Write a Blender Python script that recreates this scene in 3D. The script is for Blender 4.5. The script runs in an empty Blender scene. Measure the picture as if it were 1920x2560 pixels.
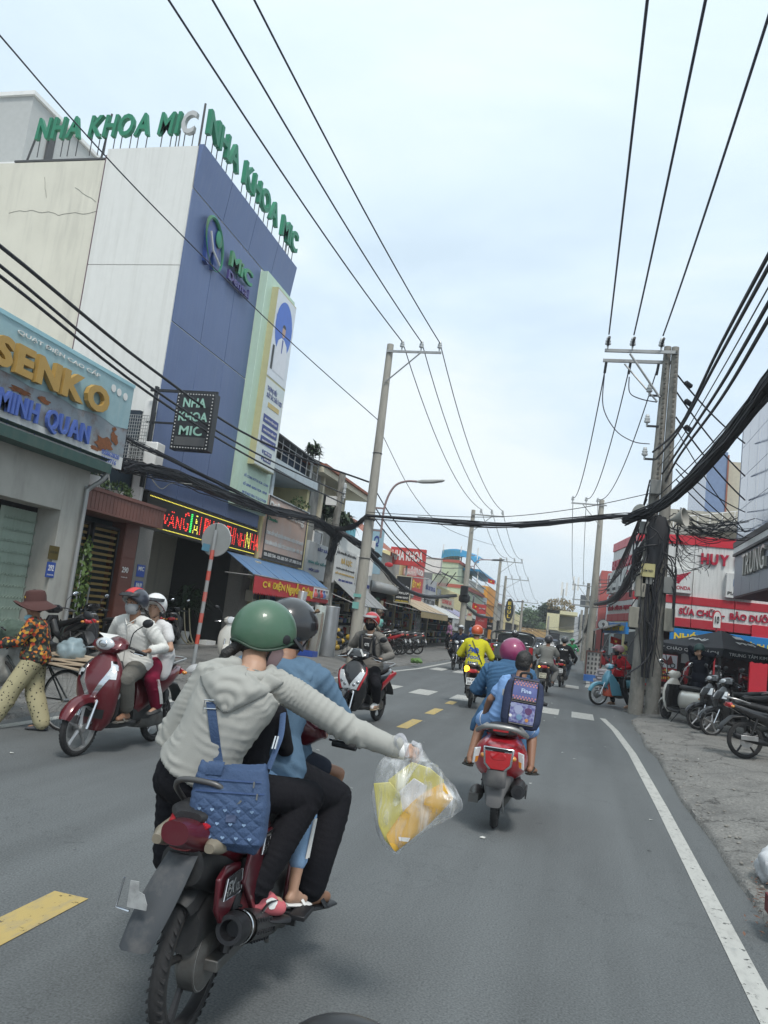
import bpy,bmesh,math,random
import numpy as np
from mathutils import Vector,Matrix,noise
R=math.radians
random.seed(7)
S=bpy.context.scene
COL=S.collection
CF,PIT,ROLL,YAW,CH=1980.0,R(7.5),R(6.75),R(14.4),1.6
cam=bpy.data.cameras.new('camera'); camo=bpy.data.objects.new('camera',cam); COL.objects.link(camo)
cam.sensor_fit='VERTICAL'; cam.sensor_height=36.0; cam.sensor_width=27.0
cam.lens=36.0*CF/2560.0
cam.clip_start=0.05; cam.clip_end=3000
camo.matrix_world=(Matrix.Translation((0,0,CH))@Matrix.Rotation(YAW,4,'Z')@Matrix.Rotation(R(90)+PIT,4,'X')@Matrix.Rotation(ROLL,4,'Z'))
S.camera=camo
SUN_EL,SUN_AZ=R(58),R(150)
w=bpy.data.worlds.new('World'); S.world=w; w.use_nodes=True
nt=w.node_tree; nt.nodes.clear()
def wn(t,**k):
 n=nt.nodes.new(t)
 for a,b in k.items():setattr(n,a,b)
 return n
sky=wn('ShaderNodeTexSky',sky_type='NISHITA',sun_disc=False,sun_elevation=SUN_EL,sun_rotation=SUN_AZ)
sky.dust_density=4.0; sky.air_density=1.5
tc=wn('ShaderNodeTexCoord'); mp=wn('ShaderNodeMapping'); mp.inputs['Scale'].default_value=(1.0,1.0,2.6)
n1=wn('ShaderNodeTexNoise'); n1.inputs['Scale'].default_value=1.8; n1.inputs['Detail'].default_value=7; n1.inputs['Roughness'].default_value=.56
n1.inputs['Distortion'].default_value=.35
r1=wn('ShaderNodeValToRGB'); e=r1.color_ramp.elements
e[0].position=.36; e[0].color=(.44,.545,.65,1); e[1].position=.66; e[1].color=(.67,.725,.755,1)
m1=e=r1.color_ramp.elements.new(.5); m1.color=(.53,.635,.73,1)
sep=wn('ShaderNodeSeparateXYZ')
mr=wn('ShaderNodeMapRange'); mr.inputs['From Min'].default_value=.3; mr.inputs['From Max'].default_value=.8; mr.inputs['To Max'].default_value=.8
mx=wn('ShaderNodeMix',data_type='RGBA'); mx.inputs['B'].default_value=(.68,.79,.83,1)
mr2=wn('ShaderNodeMapRange'); mr2.inputs['From Min'].default_value=.0; mr2.inputs['From Max'].default_value=.14; mr2.inputs['To Min'].default_value=.55; mr2.inputs['To Max'].default_value=0
mx2=wn('ShaderNodeMix',data_type='RGBA'); mx2.inputs['B'].default_value=(.60,.65,.68,1)
b1=wn('ShaderNodeBackground'); b1.inputs['Strength'].default_value=.10
b2=wn('ShaderNodeBackground'); b2.inputs['Strength'].default_value=1.0
ms=wn('ShaderNodeMixShader'); ms.inputs[0].default_value=.88
out=wn('ShaderNodeOutputWorld')
L=nt.links.new
L(tc.outputs['Generated'],mp.inputs['Vector']); L(mp.outputs[0],n1.inputs['Vector']); L(n1.outputs['Fac'],r1.inputs[0])
L(tc.outputs['Generated'],sep.inputs[0]); L(sep.outputs['Z'],mr.inputs['Value']); L(mr.outputs[0],mx.inputs['Factor']); L(r1.outputs[0],mx.inputs['A'])
L(sep.outputs['Z'],mr2.inputs['Value']); L(mr2.outputs[0],mx2.inputs['Factor']); L(mx.outputs['Result'],mx2.inputs['A'])
L(sky.outputs[0],b1.inputs['Color']); L(mx2.outputs['Result'],b2.inputs['Color'])
L(b1.outputs[0],ms.inputs[1]); L(b2.outputs[0],ms.inputs[2]); L(ms.outputs[0],out.inputs[0])
sl=bpy.data.lights.new('sun','SUN'); sl.energy=1.5; sl.angle=R(12); sl.color=(1,.955,.9)
slo=bpy.data.objects.new('sun',sl); COL.objects.link(slo)
slo.rotation_euler=Vector((-math.sin(SUN_AZ)*math.cos(SUN_EL),-math.cos(SUN_AZ)*math.cos(SUN_EL),-math.sin(SUN_EL))).to_track_quat('-Z','Y').to_euler()
S.view_settings.view_transform='Standard'; S.view_settings.look='None'; S.view_settings.gamma=1; S.view_settings.exposure=0.62
S.view_settings.use_curve_mapping=False
S.render.engine='CYCLES'; S.cycles.use_denoising=True; S.cycles.max_bounces=6; S.cycles.transparent_max_bounces=12
def ray(px,py):
 dx=px-960.0; dy=1280.0-py
 c,s=math.cos(ROLL),math.sin(ROLL); x=dx*c-dy*s; y=dx*s+dy*c
 c,s=math.cos(PIT),math.sin(PIT); fy=CF*c-y*s; up=CF*s+y*c
 c,s=math.cos(YAW),math.sin(YAW)
 return(x*c-fy*s,x*s+fy*c,up)
def G(px,py,z=0.0):
 r=ray(px,py); t=(z-CH)/r[2]; return Vector((r[0]*t,r[1]*t,z))
def PX(px,py,X):
 r=ray(px,py); t=X/r[0]; return Vector((X,r[1]*t,CH+r[2]*t))
def PY(px,py,Y):
 r=ray(px,py); t=Y/r[1]; return Vector((r[0]*t,Y,CH+r[2]*t))
MC={}
def M(name,col,rough=.6,metal=0.0,var=.12,scale=5.0,bump=0.0,bscale=60.0,dirt=None,damt=.5,dscale=(2,2,.5),coat=0.0,emit=0.0,alpha=1.0,trans=0.0,spec=.5,sheen=0.0):
 if name in MC:return MC[name]
 m=bpy.data.materials.new(name); m.use_nodes=True; MC[name]=m
 n=m.node_tree.nodes; l=m.node_tree.links.new; p=n['Principled BSDF']
 p.inputs['Roughness'].default_value=rough; p.inputs['Metallic'].default_value=metal
 p.inputs['Coat Weight'].default_value=coat; p.inputs['Coat Roughness'].default_value=.08
 p.inputs['Specular IOR Level'].default_value=spec; p.inputs['Sheen Weight'].default_value=sheen
 p.inputs['Alpha'].default_value=alpha; p.inputs['Transmission Weight'].default_value=trans
 t=n.new('ShaderNodeTexCoord')
 no=n.new('ShaderNodeTexNoise'); no.inputs['Scale'].default_value=scale; no.inputs['Detail'].default_value=6
 l(t.outputs['Object'],no.inputs['Vector'])
 mi=n.new('ShaderNodeMix'); mi.data_type='RGBA'
 mi.inputs['A'].default_value=tuple(max(0,c*(1-var))for c in col)+(1,)
 mi.inputs['B'].default_value=tuple(min(1,c*(1+var))for c in col)+(1,)
 l(no.outputs['Fac'],mi.inputs['Factor']); last=mi.outputs['Result']
 if dirt:
  mp=n.new('ShaderNodeMapping'); mp.inputs['Scale'].default_value=dscale; l(t.outputs['Object'],mp.inputs['Vector'])
  nd=n.new('ShaderNodeTexNoise'); nd.inputs['Scale'].default_value=2.0; nd.inputs['Detail'].default_value=8; nd.inputs['Roughness'].default_value=.65
  l(mp.outputs[0],nd.inputs['Vector'])
  mr=n.new('ShaderNodeMapRange'); mr.inputs['From Min'].default_value=.48; mr.inputs['From Max'].default_value=.72
  mr.inputs['To Max'].default_value=damt; l(nd.outputs['Fac'],mr.inputs['Value'])
  m2=n.new('ShaderNodeMix'); m2.data_type='RGBA'; m2.inputs['B'].default_value=tuple(dirt)+(1,)
  l(last,m2.inputs['A']); l(mr.outputs[0],m2.inputs['Factor']); last=m2.outputs['Result']
 l(last,p.inputs['Base Color'])
 if bump:
  nb=n.new('ShaderNodeTexNoise'); nb.inputs['Scale'].default_value=bscale; nb.inputs['Detail'].default_value=5
  l(t.outputs['Object'],nb.inputs['Vector'])
  bp=n.new('ShaderNodeBump'); bp.inputs['Strength'].default_value=bump; bp.inputs['Distance'].default_value=.01
  l(nb.outputs['Fac'],bp.inputs['Height']); l(bp.outputs[0],p.inputs['Normal'])
 if emit:
  p.inputs['Emission Color'].default_value=tuple(col)+(1,); p.inputs['Emission Strength'].default_value=emit
 return m
def nodes_of(m):return m.node_tree.nodes,m.node_tree.links.new,m.node_tree.nodes['Principled BSDF']
def V(*a):return Vector(a)
def frame(d,ref=None):
 d=d.normalized(); r=ref or(V(0,0,1)if abs(d.z)<.93 else V(0,1,0))
 a=r.cross(d)
 if a.length<1e-5:a=V(1,0,0).cross(d)
 a.normalize(); return a,d.cross(a)
class MB:
 def __init__(s):s.v=[]; s.f=[]; s.m=[]
 def add(s,vs,fs,mi=0):
  o=len(s.v); s.v+=[tuple(v)for v in vs]
  s.f+=[tuple(i+o for i in f)for f in fs]; s.m+=[mi]*len(fs); return s
 def box(s,c,d,rot=None,mi=0):
  x,y,z=d[0]/2,d[1]/2,d[2]/2
  vs=[Vector((a*x,b*y,e*z))for e in(-1,1)for b in(-1,1)for a in(-1,1)]
  if rot is not None:vs=[rot@v for v in vs]
  c=Vector(c); vs=[v+c for v in vs]
  return s.add(vs,[(0,2,3,1),(4,5,7,6),(0,1,5,4),(2,6,7,3),(0,4,6,2),(1,3,7,5)],mi)
 def b2(s,x0,x1,y0,y1,z0,z1,mi=0):return s.box(((x0+x1)/2,(y0+y1)/2,(z0+z1)/2),(x1-x0,y1-y0,z1-z0),None,mi)
 def rings(s,rs,cap=True,close=False,mi=0):
  n=len(rs[0]); vs=[v for r in rs for v in r]; fs=[]
  k=len(rs)
  for i in range(k if close else k-1):
   a=i*n; b=((i+1)%k)*n
   for j in range(n):fs.append((a+j,a+(j+1)%n,b+(j+1)%n,b+j))
  if cap and not close:
   fs.append(tuple(range(n-1,-1,-1))); fs.append(tuple((k-1)*n+j for j in range(n)))
  return s.add(vs,fs,mi)
 def tube(s,pts,r,seg=8,mi=0,cap=True,close=False,flat=1.0):
  pts=[Vector(p)for p in pts]; n=len(pts)
  if not hasattr(r,'__len__'):r=[r]*n
  rs=[]; pa=None
  for i,p in enumerate(pts):
   if close:d=pts[(i+1)%n]-pts[i-1]
   else:d=(pts[min(i+1,n-1)]-pts[max(i-1,0)])
   if d.length<1e-9:d=V(0,0,1)
   d.normalize()
   if pa is None:a,b=frame(d)
   else:
    a=pa-d*pa.dot(d)
    if a.length<1e-4:a,b=frame(d)
    a.normalize(); b=d.cross(a)
   pa=a
   rs.append([p+a*(math.cos(t)*r[i])+b*(math.sin(t)*r[i]*flat)for t in(2*math.pi*k/seg for k in range(seg))])
  return s.rings(rs,cap,close,mi)
 def cap(s,pts,r,seg=10,mi=0):
  pts=[Vector(p)for p in pts];
  if not hasattr(r,'__len__'):r=[r]*len(pts)
  d0=(pts[0]-pts[1]).normalized(); d1=(pts[-1]-pts[-2]).normalized()
  P=[pts[0]+d0*r[0]*.95,pts[0]+d0*r[0]*.6]+pts+[pts[-1]+d1*r[-1]*.6,pts[-1]+d1*r[-1]*.95]
  Q=[r[0]*.3,r[0]*.8]+list(r)+[r[-1]*.8,r[-1]*.3]
  return s.tube(P,Q,seg,mi)
 def cyl(s,a,b,r,seg=12,mi=0,r2=None):return s.tube([a,b],[r,r if r2 is None else r2],seg,mi)
 def lathe(s,prof,c=(0,0,0),ax=(0,0,1),seg=20,mi=0,cap=True):
  c=Vector(c); ax=Vector(ax).normalized(); a,b=frame(ax)
  rs=[[c+ax*h+(a*math.cos(t)+b*math.sin(t))*max(r,1e-4)for t in(2*math.pi*k/seg for k in range(seg))]for r,h in prof]
  return s.rings(rs,cap,False,mi)
 def ell(s,c,r,rot=None,seg=14,ns=9,mi=0):
  c=Vector(c); rs=[]
  for i in range(ns+1):
   t=-math.pi/2+math.pi*(i+.02)/(ns+.04)
   z=math.sin(t); q=max(math.cos(t),.02)
   ring=[Vector((r[0]*q*math.cos(p),r[1]*q*math.sin(p),r[2]*z))for p in(2*math.pi*k/seg for k in range(seg))]
   rs.append([c+(rot@v if rot is not None else v)for v in ring])
  return s.rings(rs,True,False,mi)
 def torus(s,c,Rr,r,ax,seg=28,sec=8,flat=1.0,mi=0,a0=0,a1=2*math.pi):
  c=Vector(c); ax=Vector(ax).normalized(); a,b=frame(ax); rs=[]
  full=abs(a1-a0-2*math.pi)<1e-6; n=seg if full else seg+1
  for i in range(n):
   t=a0+(a1-a0)*i/seg; d=a*math.cos(t)+b*math.sin(t)
   rs.append([c+d*(Rr+r*math.cos(p))+ax*(r*flat*math.sin(p))for p in(2*math.pi*k/sec for k in range(sec))])
  return s.rings(rs,not full,full,mi)
 def prism(s,poly,o,u,v,dep,mi=0):
  o,u,v=Vector(o),Vector(u),Vector(v); n=u.cross(v).normalized()
  A=[o+u*a+v*b for a,b in poly]; B=[p-n*dep for p in A]; k=len(A)
  fs=[tuple(range(k)),tuple(range(2*k-1,k-1,-1))]+[(i,i+k,(i+1)%k+k,(i+1)%k)for i in range(k)]
  return s.add(A+B,fs,mi)
 def sup(s,secs,ax='y',seg=20,mi=0,ex=2.6):
  rs=[]
  for q in secs:
   pos,cz,hw,hh=q[:4]; e=q[4]if len(q)>4 else ex; ring=[]
   for k in range(seg):
    t=2*math.pi*k/seg; c,si=math.cos(t),math.sin(t)
    x=hw*math.copysign(abs(c)**(2/e),c); z=hh*math.copysign(abs(si)**(2/e),si)
    ring.append(V(x,pos,cz+z)if ax=='y' else V(x,cz+z,pos))
   rs.append(ring)
  return s.rings(rs,True,False,mi)
 def mesh(s,name='m'):
  me=bpy.data.meshes.new(name); me.from_pydata(s.v,[],s.f); return me
 def build(s,name,mat,parent=None,smooth=True,ang=40,kind=None,label=None,cat=None,group=None,bevel=0):
  me=s.mesh(name); bm=bmesh.new(); bm.from_mesh(me); bmesh.ops.recalc_face_normals(bm,faces=bm.faces); bm.to_mesh(me); bm.free()
  mats=mat if isinstance(mat,(list,tuple))else[mat]
  for m in mats:me.materials.append(m)
  if len(mats)>1:me.polygons.foreach_set('material_index',s.m)
  return put(me,name,parent,smooth,ang,kind,label,cat,group,bevel)
def put(me,name,parent=None,smooth=True,ang=40,kind=None,label=None,cat=None,group=None,bevel=0):
 if smooth:
  me.polygons.foreach_set('use_smooth',[True]*len(me.polygons)); me.set_sharp_from_angle(angle=R(ang))
 o=bpy.data.objects.new(name,me); COL.objects.link(o)
 if parent is not None:o.parent=parent
 if bevel:
  b=o.modifiers.new('b','BEVEL'); b.width=bevel; b.segments=2; b.limit_method='ANGLE'; b.angle_limit=R(40)
 if kind:o['kind']=kind
 tag(o,label,cat,group); return o
def tag(o,label=None,cat=None,group=None):
 if label:o['label']=label
 if cat:o['category']=cat
 if group:o['group']=group
 return o
def thing(name,label,cat,loc=(0,0,0),rz=0.0,group=None,rx=0.0,ry=0.0):
 o=bpy.data.objects.new(name,None); COL.objects.link(o); o.empty_display_size=.2
 o.rotation_mode='ZXY' if(rx or ry)else 'XYZ'
 o.location=loc; o.rotation_euler=(rx,ry,rz); return tag(o,label,cat,group)
def mcopy(o,parent=None,loc=None):
 c=o.copy(); COL.objects.link(c)
 if parent is not None:c.parent=parent
 if loc is not None:c.location=loc
 return c
def smoothpath(pts,n=4):
 P=[Vector(p)for p in pts]; o=[]
 for i in range(len(P)-1):
  p0,p1,p2,p3=P[max(i-1,0)],P[i],P[i+1],P[min(i+2,len(P)-1)]
  for k in range(n):
   t=k/n; o.append(.5*((2*p1)+(p2-p0)*t+(2*p0-5*p1+4*p2-p3)*t*t+(3*p1-p0-3*p2+p3)*t**3))
 return o+[P[-1]]
TC={}
def text_mesh(st,bold=0.0,shear=0.0,ext=.02,res=3):
 k=(st,bold,shear,ext,res)
 if k in TC:return TC[k]
 cu=bpy.data.curves.new('t','FONT'); cu.body=st; cu.size=1.0; cu.extrude=ext; cu.offset=bold; cu.shear=shear
 cu.resolution_u=res; cu.space_line=1.05; cu.align_x='LEFT'
 ob=bpy.data.objects.new('t',cu); me=bpy.data.meshes.new_from_object(ob)
 n=len(me.vertices); a=np.empty(n*3); me.vertices.foreach_get('co',a); a=a.reshape(-1,3)
 if n:bb=(a[:,0].min(),a[:,0].max(),a[:,1].min(),a[:,1].max())
 else:bb=(0,.3,0,.1)
 fs=[tuple(p.vertices)for p in me.polygons]
 bpy.data.objects.remove(ob); bpy.data.meshes.remove(me); bpy.data.curves.remove(cu)
 TC[k]=(a,fs,bb); return TC[k]
def text(st,o,u,v,w,h,mat,parent=None,dep=.01,bold=.02,shear=0.0,name='lettering',label=None,warp=None,**kw):
 """lettering fitted in a w x h box whose lower left is o, on the plane u, v"""
 a,fs,bb=text_mesh(st,bold,shear,.02)
 o=Vector(o); u=Vector(u).normalized(); v=Vector(v).normalized(); n=u.cross(v)
 sx=w/(bb[1]-bb[0]); sy=h/max(bb[3]-bb[2],1e-3)
 vs=[]
 for q in a:
  x=(q[0]-bb[0])*sx; y=(q[1]-bb[2])*sy; z=(q[2]+.02)/.04*dep
  if warp:x,y,z=warp(x,y,z)
  vs.append(tuple(o+u*x+v*y+n*z))
 me=bpy.data.meshes.new(name); me.from_pydata(vs,[],fs); me.materials.append(mat)
 return put(me,name,parent,False,label=label,**kw)
def letters(st,o,u,v,w,h,mat,parent,dep=.05,bold=.02,shear=0.0,gap=.06,mats=None,legs=None,drop=.45):
 """each big letter a part of its own"""
 ms=[text_mesh(c,bold,shear,.02)if c!=' ' else None for c in st]
 ws=[.32 if m is None else m[2][1]-m[2][0]for m in ms]
 tot=sum(ws)+gap*(len(st)-1); sc=w/tot; x=0
 base=text_mesh('H',bold,shear,.02)[2]; hh=base[3]-base[2]
 o=Vector(o); u=Vector(u).normalized(); v=Vector(v).normalized(); n=u.cross(v); obs=[]
 for i,(c,m,cw)in enumerate(zip(st,ms,ws)):
  if m is not None:
   a,fs,bb=m; sy=h/hh
   vs=[tuple(o+u*((q[0]-bb[0])*sc+x)+v*((q[1]-base[2])*sy)+n*((q[2]+.02)/.04*dep))for q in a]
   me=bpy.data.meshes.new('letter'); me.from_pydata(vs,[],fs); me.materials.append((mats or{}).get(i,mat))
   obs.append(put(me,'letter',parent,False))
   if legs is not None:
    for f in(.2,.8):
     q=o+u*(x+cw*sc*f)-n*.0
     legs.append((q-v*drop,q+v*h*.25))
  x+=(cw+gap)*sc
 return obs
def voxel(mb,size,smooth=2,name='v'):
 me=mb.mesh(name); bm=bmesh.new(); bm.from_mesh(me); bmesh.ops.recalc_face_normals(bm,faces=bm.faces); bm.to_mesh(me); bm.free()
 o=bpy.data.objects.new(name,me); COL.objects.link(o)
 r=o.modifiers.new('r','REMESH'); r.mode='VOXEL'; r.voxel_size=size
 if smooth:
  q=o.modifiers.new('s','SMOOTH'); q.factor=.5; q.iterations=smooth
 dg=bpy.context.evaluated_depsgraph_get(); out=bpy.data.meshes.new_from_object(o.evaluated_get(dg))
 bpy.data.objects.remove(o); bpy.data.meshes.remove(me); out.name=name
 return out
def displace(me,fn):
 n=len(me.vertices); co=np.empty(n*3); me.vertices.foreach_get('co',co); co=co.reshape(-1,3)
 no=np.empty(n*3); me.vertex_normals.foreach_get('vector',no); no=no.reshape(-1,3)
 d=fn(co); co=co+no*d[:,None]; me.vertices.foreach_set('co',co.ravel()); me.update(); return me
def folds(amp=.006,fr=28.0,axis=(0,0,1),seed=0,warp=3.0):
 fr=fr*3.4; amp=amp*1.15
 ax=np.array(axis,float); ax/=np.linalg.norm(ax)
 rs=np.random.RandomState(seed); ks=[(rs.randn(3)*warp*(1.6**i),rs.rand()*6)for i in range(5)]
 def f(co):
  w=sum(np.sin(co@k+p)for k,p in ks)*.9
  t=co@ax*fr+w*1.5
  m=.5+.5*np.sin(co@ks[0][0]*1.7+ks[1][1])*np.sin(co@ks[1][0]*1.3)
  return np.maximum(-.0012,amp*(np.abs(np.sin(t*.5))**.8-.6)*(.15+.85*m)*1.1+amp*.9*np.sin(co@ks[3][0]*1.2+w))
 return f
def segfolds(segs,amp=.006,lam=.035,seed=0):
 """creases running round each limb, bunched near the joints"""
 rs=np.random.RandomState(seed+3); K=[(rs.randn(3)*8,rs.rand()*6)for i in range(4)]; K2=[(rs.randn(3)*26,rs.rand()*6)for i in range(3)]
 def f(co):
  best=np.full(len(co),1e9); ph=np.zeros(len(co)); mk=np.zeros(len(co)); off=0
  for a,b,r in segs:
   a=np.array(a); b=np.array(b); ab=b-a; L_=np.linalg.norm(ab); d=ab/L_; u=np.clip((co-a)@d,-.1,L_+.1); dist=np.linalg.norm(co-a-u[:,None]*d,axis=1)/r
   p=rs.randn(3); p-=p@d*d; p/=np.linalg.norm(p); ss=u+(co-a)@p*.35
   w=dist<best; best=np.where(w,dist,best); ph=np.where(w,ss+off,ph); e=np.minimum(u,L_-u)/L_; mk=np.where(w,.35+.65*np.clip(1-e*2.6,0,1),mk); off+=L_*1.3
  wv=sum(np.sin(co@k+q)for k,q in K); w2=sum(np.sin(co@k+q)for k,q in K2)
  t_=ph/lam*2*np.pi+wv*2.6+w2*.35; r1_=(.5+.5*np.cos(t_))**2.2; r2_=(.5+.5*np.cos(t_*1.63+2*wv+w2))**3
  m=np.clip(.25+.6*wv+.2*w2,.0,1); m2=np.clip(.3-.6*wv+.4*w2,0,1)
  return amp*(mk*(m*r1_+.6*m2*r2_)+.25*(1+wv*.4))
 return f
def asphalt():
 m=M('asphalt',(.112,.121,.124),rough=.8,var=.14,scale=.55,dirt=(.062,.066,.068),damt=.5,dscale=(.35,.12,1))
 n,l,p=nodes_of(m); t=n.new('ShaderNodeTexCoord')
 src=p.inputs['Base Color'].links[0].from_socket
 a=n.new('ShaderNodeTexNoise'); a.inputs['Scale'].default_value=90; a.inputs['Detail'].default_value=4; l(t.outputs['Object'],a.inputs['Vector'])
 mr=n.new('ShaderNodeMapRange'); mr.inputs['From Min'].default_value=.3; mr.inputs['From Max'].default_value=.7; mr.inputs['To Min'].default_value=.62; mr.inputs['To Max'].default_value=1.32
 l(a.outputs['Fac'],mr.inputs['Value'])
 b=n.new('ShaderNodeTexNoise'); b.inputs['Scale'].default_value=4.3; b.inputs['Detail'].default_value=9; b.inputs['Roughness'].default_value=.7; l(t.outputs['Object'],b.inputs['Vector'])
 mb=n.new('ShaderNodeMapRange'); mb.inputs['From Min'].default_value=.635; mb.inputs['From Max'].default_value=.72; mb.inputs['To Min'].default_value=1; mb.inputs['To Max'].default_value=.55
 l(b.outputs['Fac'],mb.inputs['Value'])
 mp=n.new('ShaderNodeMapping'); mp.inputs['Scale'].default_value=(1.4,.06,1); l(t.outputs['Object'],mp.inputs['Vector'])
 c=n.new('ShaderNodeTexNoise'); c.inputs['Scale'].default_value=1.6; c.inputs['Detail'].default_value=4; l(mp.outputs[0],c.inputs['Vector'])
 mc=n.new('ShaderNodeMapRange'); mc.inputs['From Min'].default_value=.3; mc.inputs['From Max'].default_value=.7; mc.inputs['To Min'].default_value=.84; mc.inputs['To Max'].default_value=1.13
 l(c.outputs['Fac'],mc.inputs['Value'])
 q=n.new('ShaderNodeMath'); q.operation='MULTIPLY'; l(mr.outputs[0],q.inputs[0]); l(mb.outputs[0],q.inputs[1])
 q2=n.new('ShaderNodeMath'); q2.operation='MULTIPLY'; l(q.outputs[0],q2.inputs[0]); l(mc.outputs[0],q2.inputs[1])
 wv=n.new('ShaderNodeTexNoise'); wv.inputs['Scale'].default_value=.9; wv.inputs['Detail'].default_value=11; wv.inputs['Roughness'].default_value=.68; l(t.outputs['Object'],wv.inputs['Vector'])
 ad=n.new('ShaderNodeVectorMath'); ad.operation='MULTIPLY_ADD'; ad.inputs[1].default_value=(3,3,3); l(wv.outputs['Color'],ad.inputs[0]); l(t.outputs['Object'],ad.inputs[2])
 vo=n.new('ShaderNodeTexVoronoi'); vo.feature='DISTANCE_TO_EDGE'; vo.inputs['Scale'].default_value=.28; l(ad.outputs[0],vo.inputs['Vector'])
 mk=n.new('ShaderNodeMapRange'); mk.inputs['From Min'].default_value=0; mk.inputs['From Max'].default_value=.0035; mk.inputs['To Min'].default_value=.62; mk.inputs['To Max'].default_value=1; l(vo.outputs['Distance'],mk.inputs['Value'])
 q3=n.new('ShaderNodeMath'); q3.operation='MULTIPLY'; l(q2.outputs[0],q3.inputs[0]); l(mk.outputs[0],q3.inputs[1]); q2=q3
 v=n.new('ShaderNodeVectorMath'); v.operation='SCALE'; l(src,v.inputs[0]); l(q2.outputs[0],v.inputs['Scale']); l(v.outputs[0],p.inputs['Base Color'])
 bp=n.new('ShaderNodeBump'); bp.inputs['Strength'].default_value=.55; bp.inputs['Distance'].default_value=.008; l(a.outputs['Fac'],bp.inputs['Height']); l(bp.outputs[0],p.inputs['Normal'])
 return m
def concrete(name,col,crack=.55,sc=.8):
 m=M(name,col,rough=.9,var=.18,scale=2.2,dirt=(.05,.05,.05),damt=.55,dscale=(.8,.8,.8))
 n,l,p=nodes_of(m); t=n.new('ShaderNodeTexCoord'); src=p.inputs['Base Color'].links[0].from_socket
 wv=n.new('ShaderNodeTexNoise'); wv.inputs['Scale'].default_value=2.0; wv.inputs['Detail'].default_value=10; wv.inputs['Roughness'].default_value=.7; l(t.outputs['Object'],wv.inputs['Vector'])
 ad=n.new('ShaderNodeVectorMath'); ad.operation='MULTIPLY_ADD'; ad.inputs[1].default_value=(1.1,1.1,1.1); l(wv.outputs['Color'],ad.inputs[0]); l(t.outputs['Object'],ad.inputs[2])
 vo=n.new('ShaderNodeTexVoronoi'); vo.feature='DISTANCE_TO_EDGE'; vo.inputs['Scale'].default_value=sc; l(ad.outputs[0],vo.inputs['Vector'])
 mr=n.new('ShaderNodeMapRange'); mr.inputs['From Min'].default_value=.0; mr.inputs['From Max'].default_value=.012; mr.inputs['To Min'].default_value=1-crack; mr.inputs['To Max'].default_value=1
 l(vo.outputs['Distance'],mr.inputs['Value'])
 gr=n.new('ShaderNodeTexNoise'); gr.inputs['Scale'].default_value=38; gr.inputs['Detail'].default_value=6; l(t.outputs['Object'],gr.inputs['Vector'])
 mg=n.new('ShaderNodeMapRange'); mg.inputs['From Min'].default_value=.3; mg.inputs['From Max'].default_value=.7; mg.inputs['To Min'].default_value=.68; mg.inputs['To Max'].default_value=1.25; l(gr.outputs['Fac'],mg.inputs['Value'])
 q=n.new('ShaderNodeMath'); q.operation='MULTIPLY'; l(mr.outputs[0],q.inputs[0]); l(mg.outputs[0],q.inputs[1])
 v=n.new('ShaderNodeVectorMath'); v.operation='SCALE'; l(src,v.inputs[0]); l(q.outputs[0],v.inputs['Scale']); l(v.outputs[0],p.inputs['Base Color'])
 bp=n.new('ShaderNodeBump'); bp.inputs['Strength'].default_value=.8; bp.inputs['Distance'].default_value=.02; l(q.outputs[0],bp.inputs['Height']); l(bp.outputs[0],p.inputs['Normal'])
 return m
ASPH=asphalt(); PAVE=concrete('pavement_concrete',(.20,.197,.185)); PAVEL=concrete('left_pavement_concrete',(.17,.168,.16),.5,.6)
def paint(name,col,wear=.5):
 m=M(name,col,rough=.75,var=.06,scale=3,dirt=(.2,.2,.195),damt=.5,dscale=(9,3,5))
 n,l,p=nodes_of(m); t=n.new('ShaderNodeTexCoord')
 a=n.new('ShaderNodeTexNoise'); a.inputs['Scale'].default_value=14; a.inputs['Detail'].default_value=10; a.inputs['Roughness'].default_value=.75; l(t.outputs['Object'],a.inputs['Vector'])
 mr=n.new('ShaderNodeMapRange'); mr.inputs['From Min'].default_value=wear-.02; mr.inputs['From Max'].default_value=wear+.02; mr.inputs['To Min'].default_value=1; mr.inputs['To Max'].default_value=.0
 l(a.outputs['Fac'],mr.inputs['Value']); l(mr.outputs[0],p.inputs['Alpha'])
 return m
WPAINT=paint('road_paint_white',(.42,.42,.395),.605); YPAINT=paint('road_paint_yellow',(.44,.33,.12),.61)
MB().add([(-300,-60,0),(300,-60,0),(300,600,0),(-300,600,0)],[(0,1,2,3)]).build('road',ASPH,kind='structure',smooth=False)
def edgeL(y):return-5.86 if y<14 else-5.86+.0016*(y-14)**2.0*(1 if y<30 else 1)if y<30 else-5.45
def nz(x,y,s=1.0):return noise.noise(Vector((x*s,y*s,3.7)))
def strip(name,ys,prof,mat,label=None):
 """ground sheet: prof(y) -> list of (x, z)"""
 rs=[prof(y)for y in ys]; n=len(rs[0]); vs=[]; fs=[]
 for y,r in zip(ys,rs):
  for x,z in r:vs.append((x,y,z))
 for i in range(len(ys)-1):
  for j in range(n-1):fs.append((i*n+j,i*n+j+1,(i+1)*n+j+1,(i+1)*n+j))
 me=bpy.data.meshes.new(name); me.from_pydata(vs,[],fs); me.materials.append(mat)
 return put(me,name,None,True,60,kind='structure')
def yr(a,b,st0=.12,g=1.0):
 o=[a];
 while o[-1]<b:o.append(o[-1]+max(st0,abs(o[-1])*.012*g))
 return o
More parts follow.
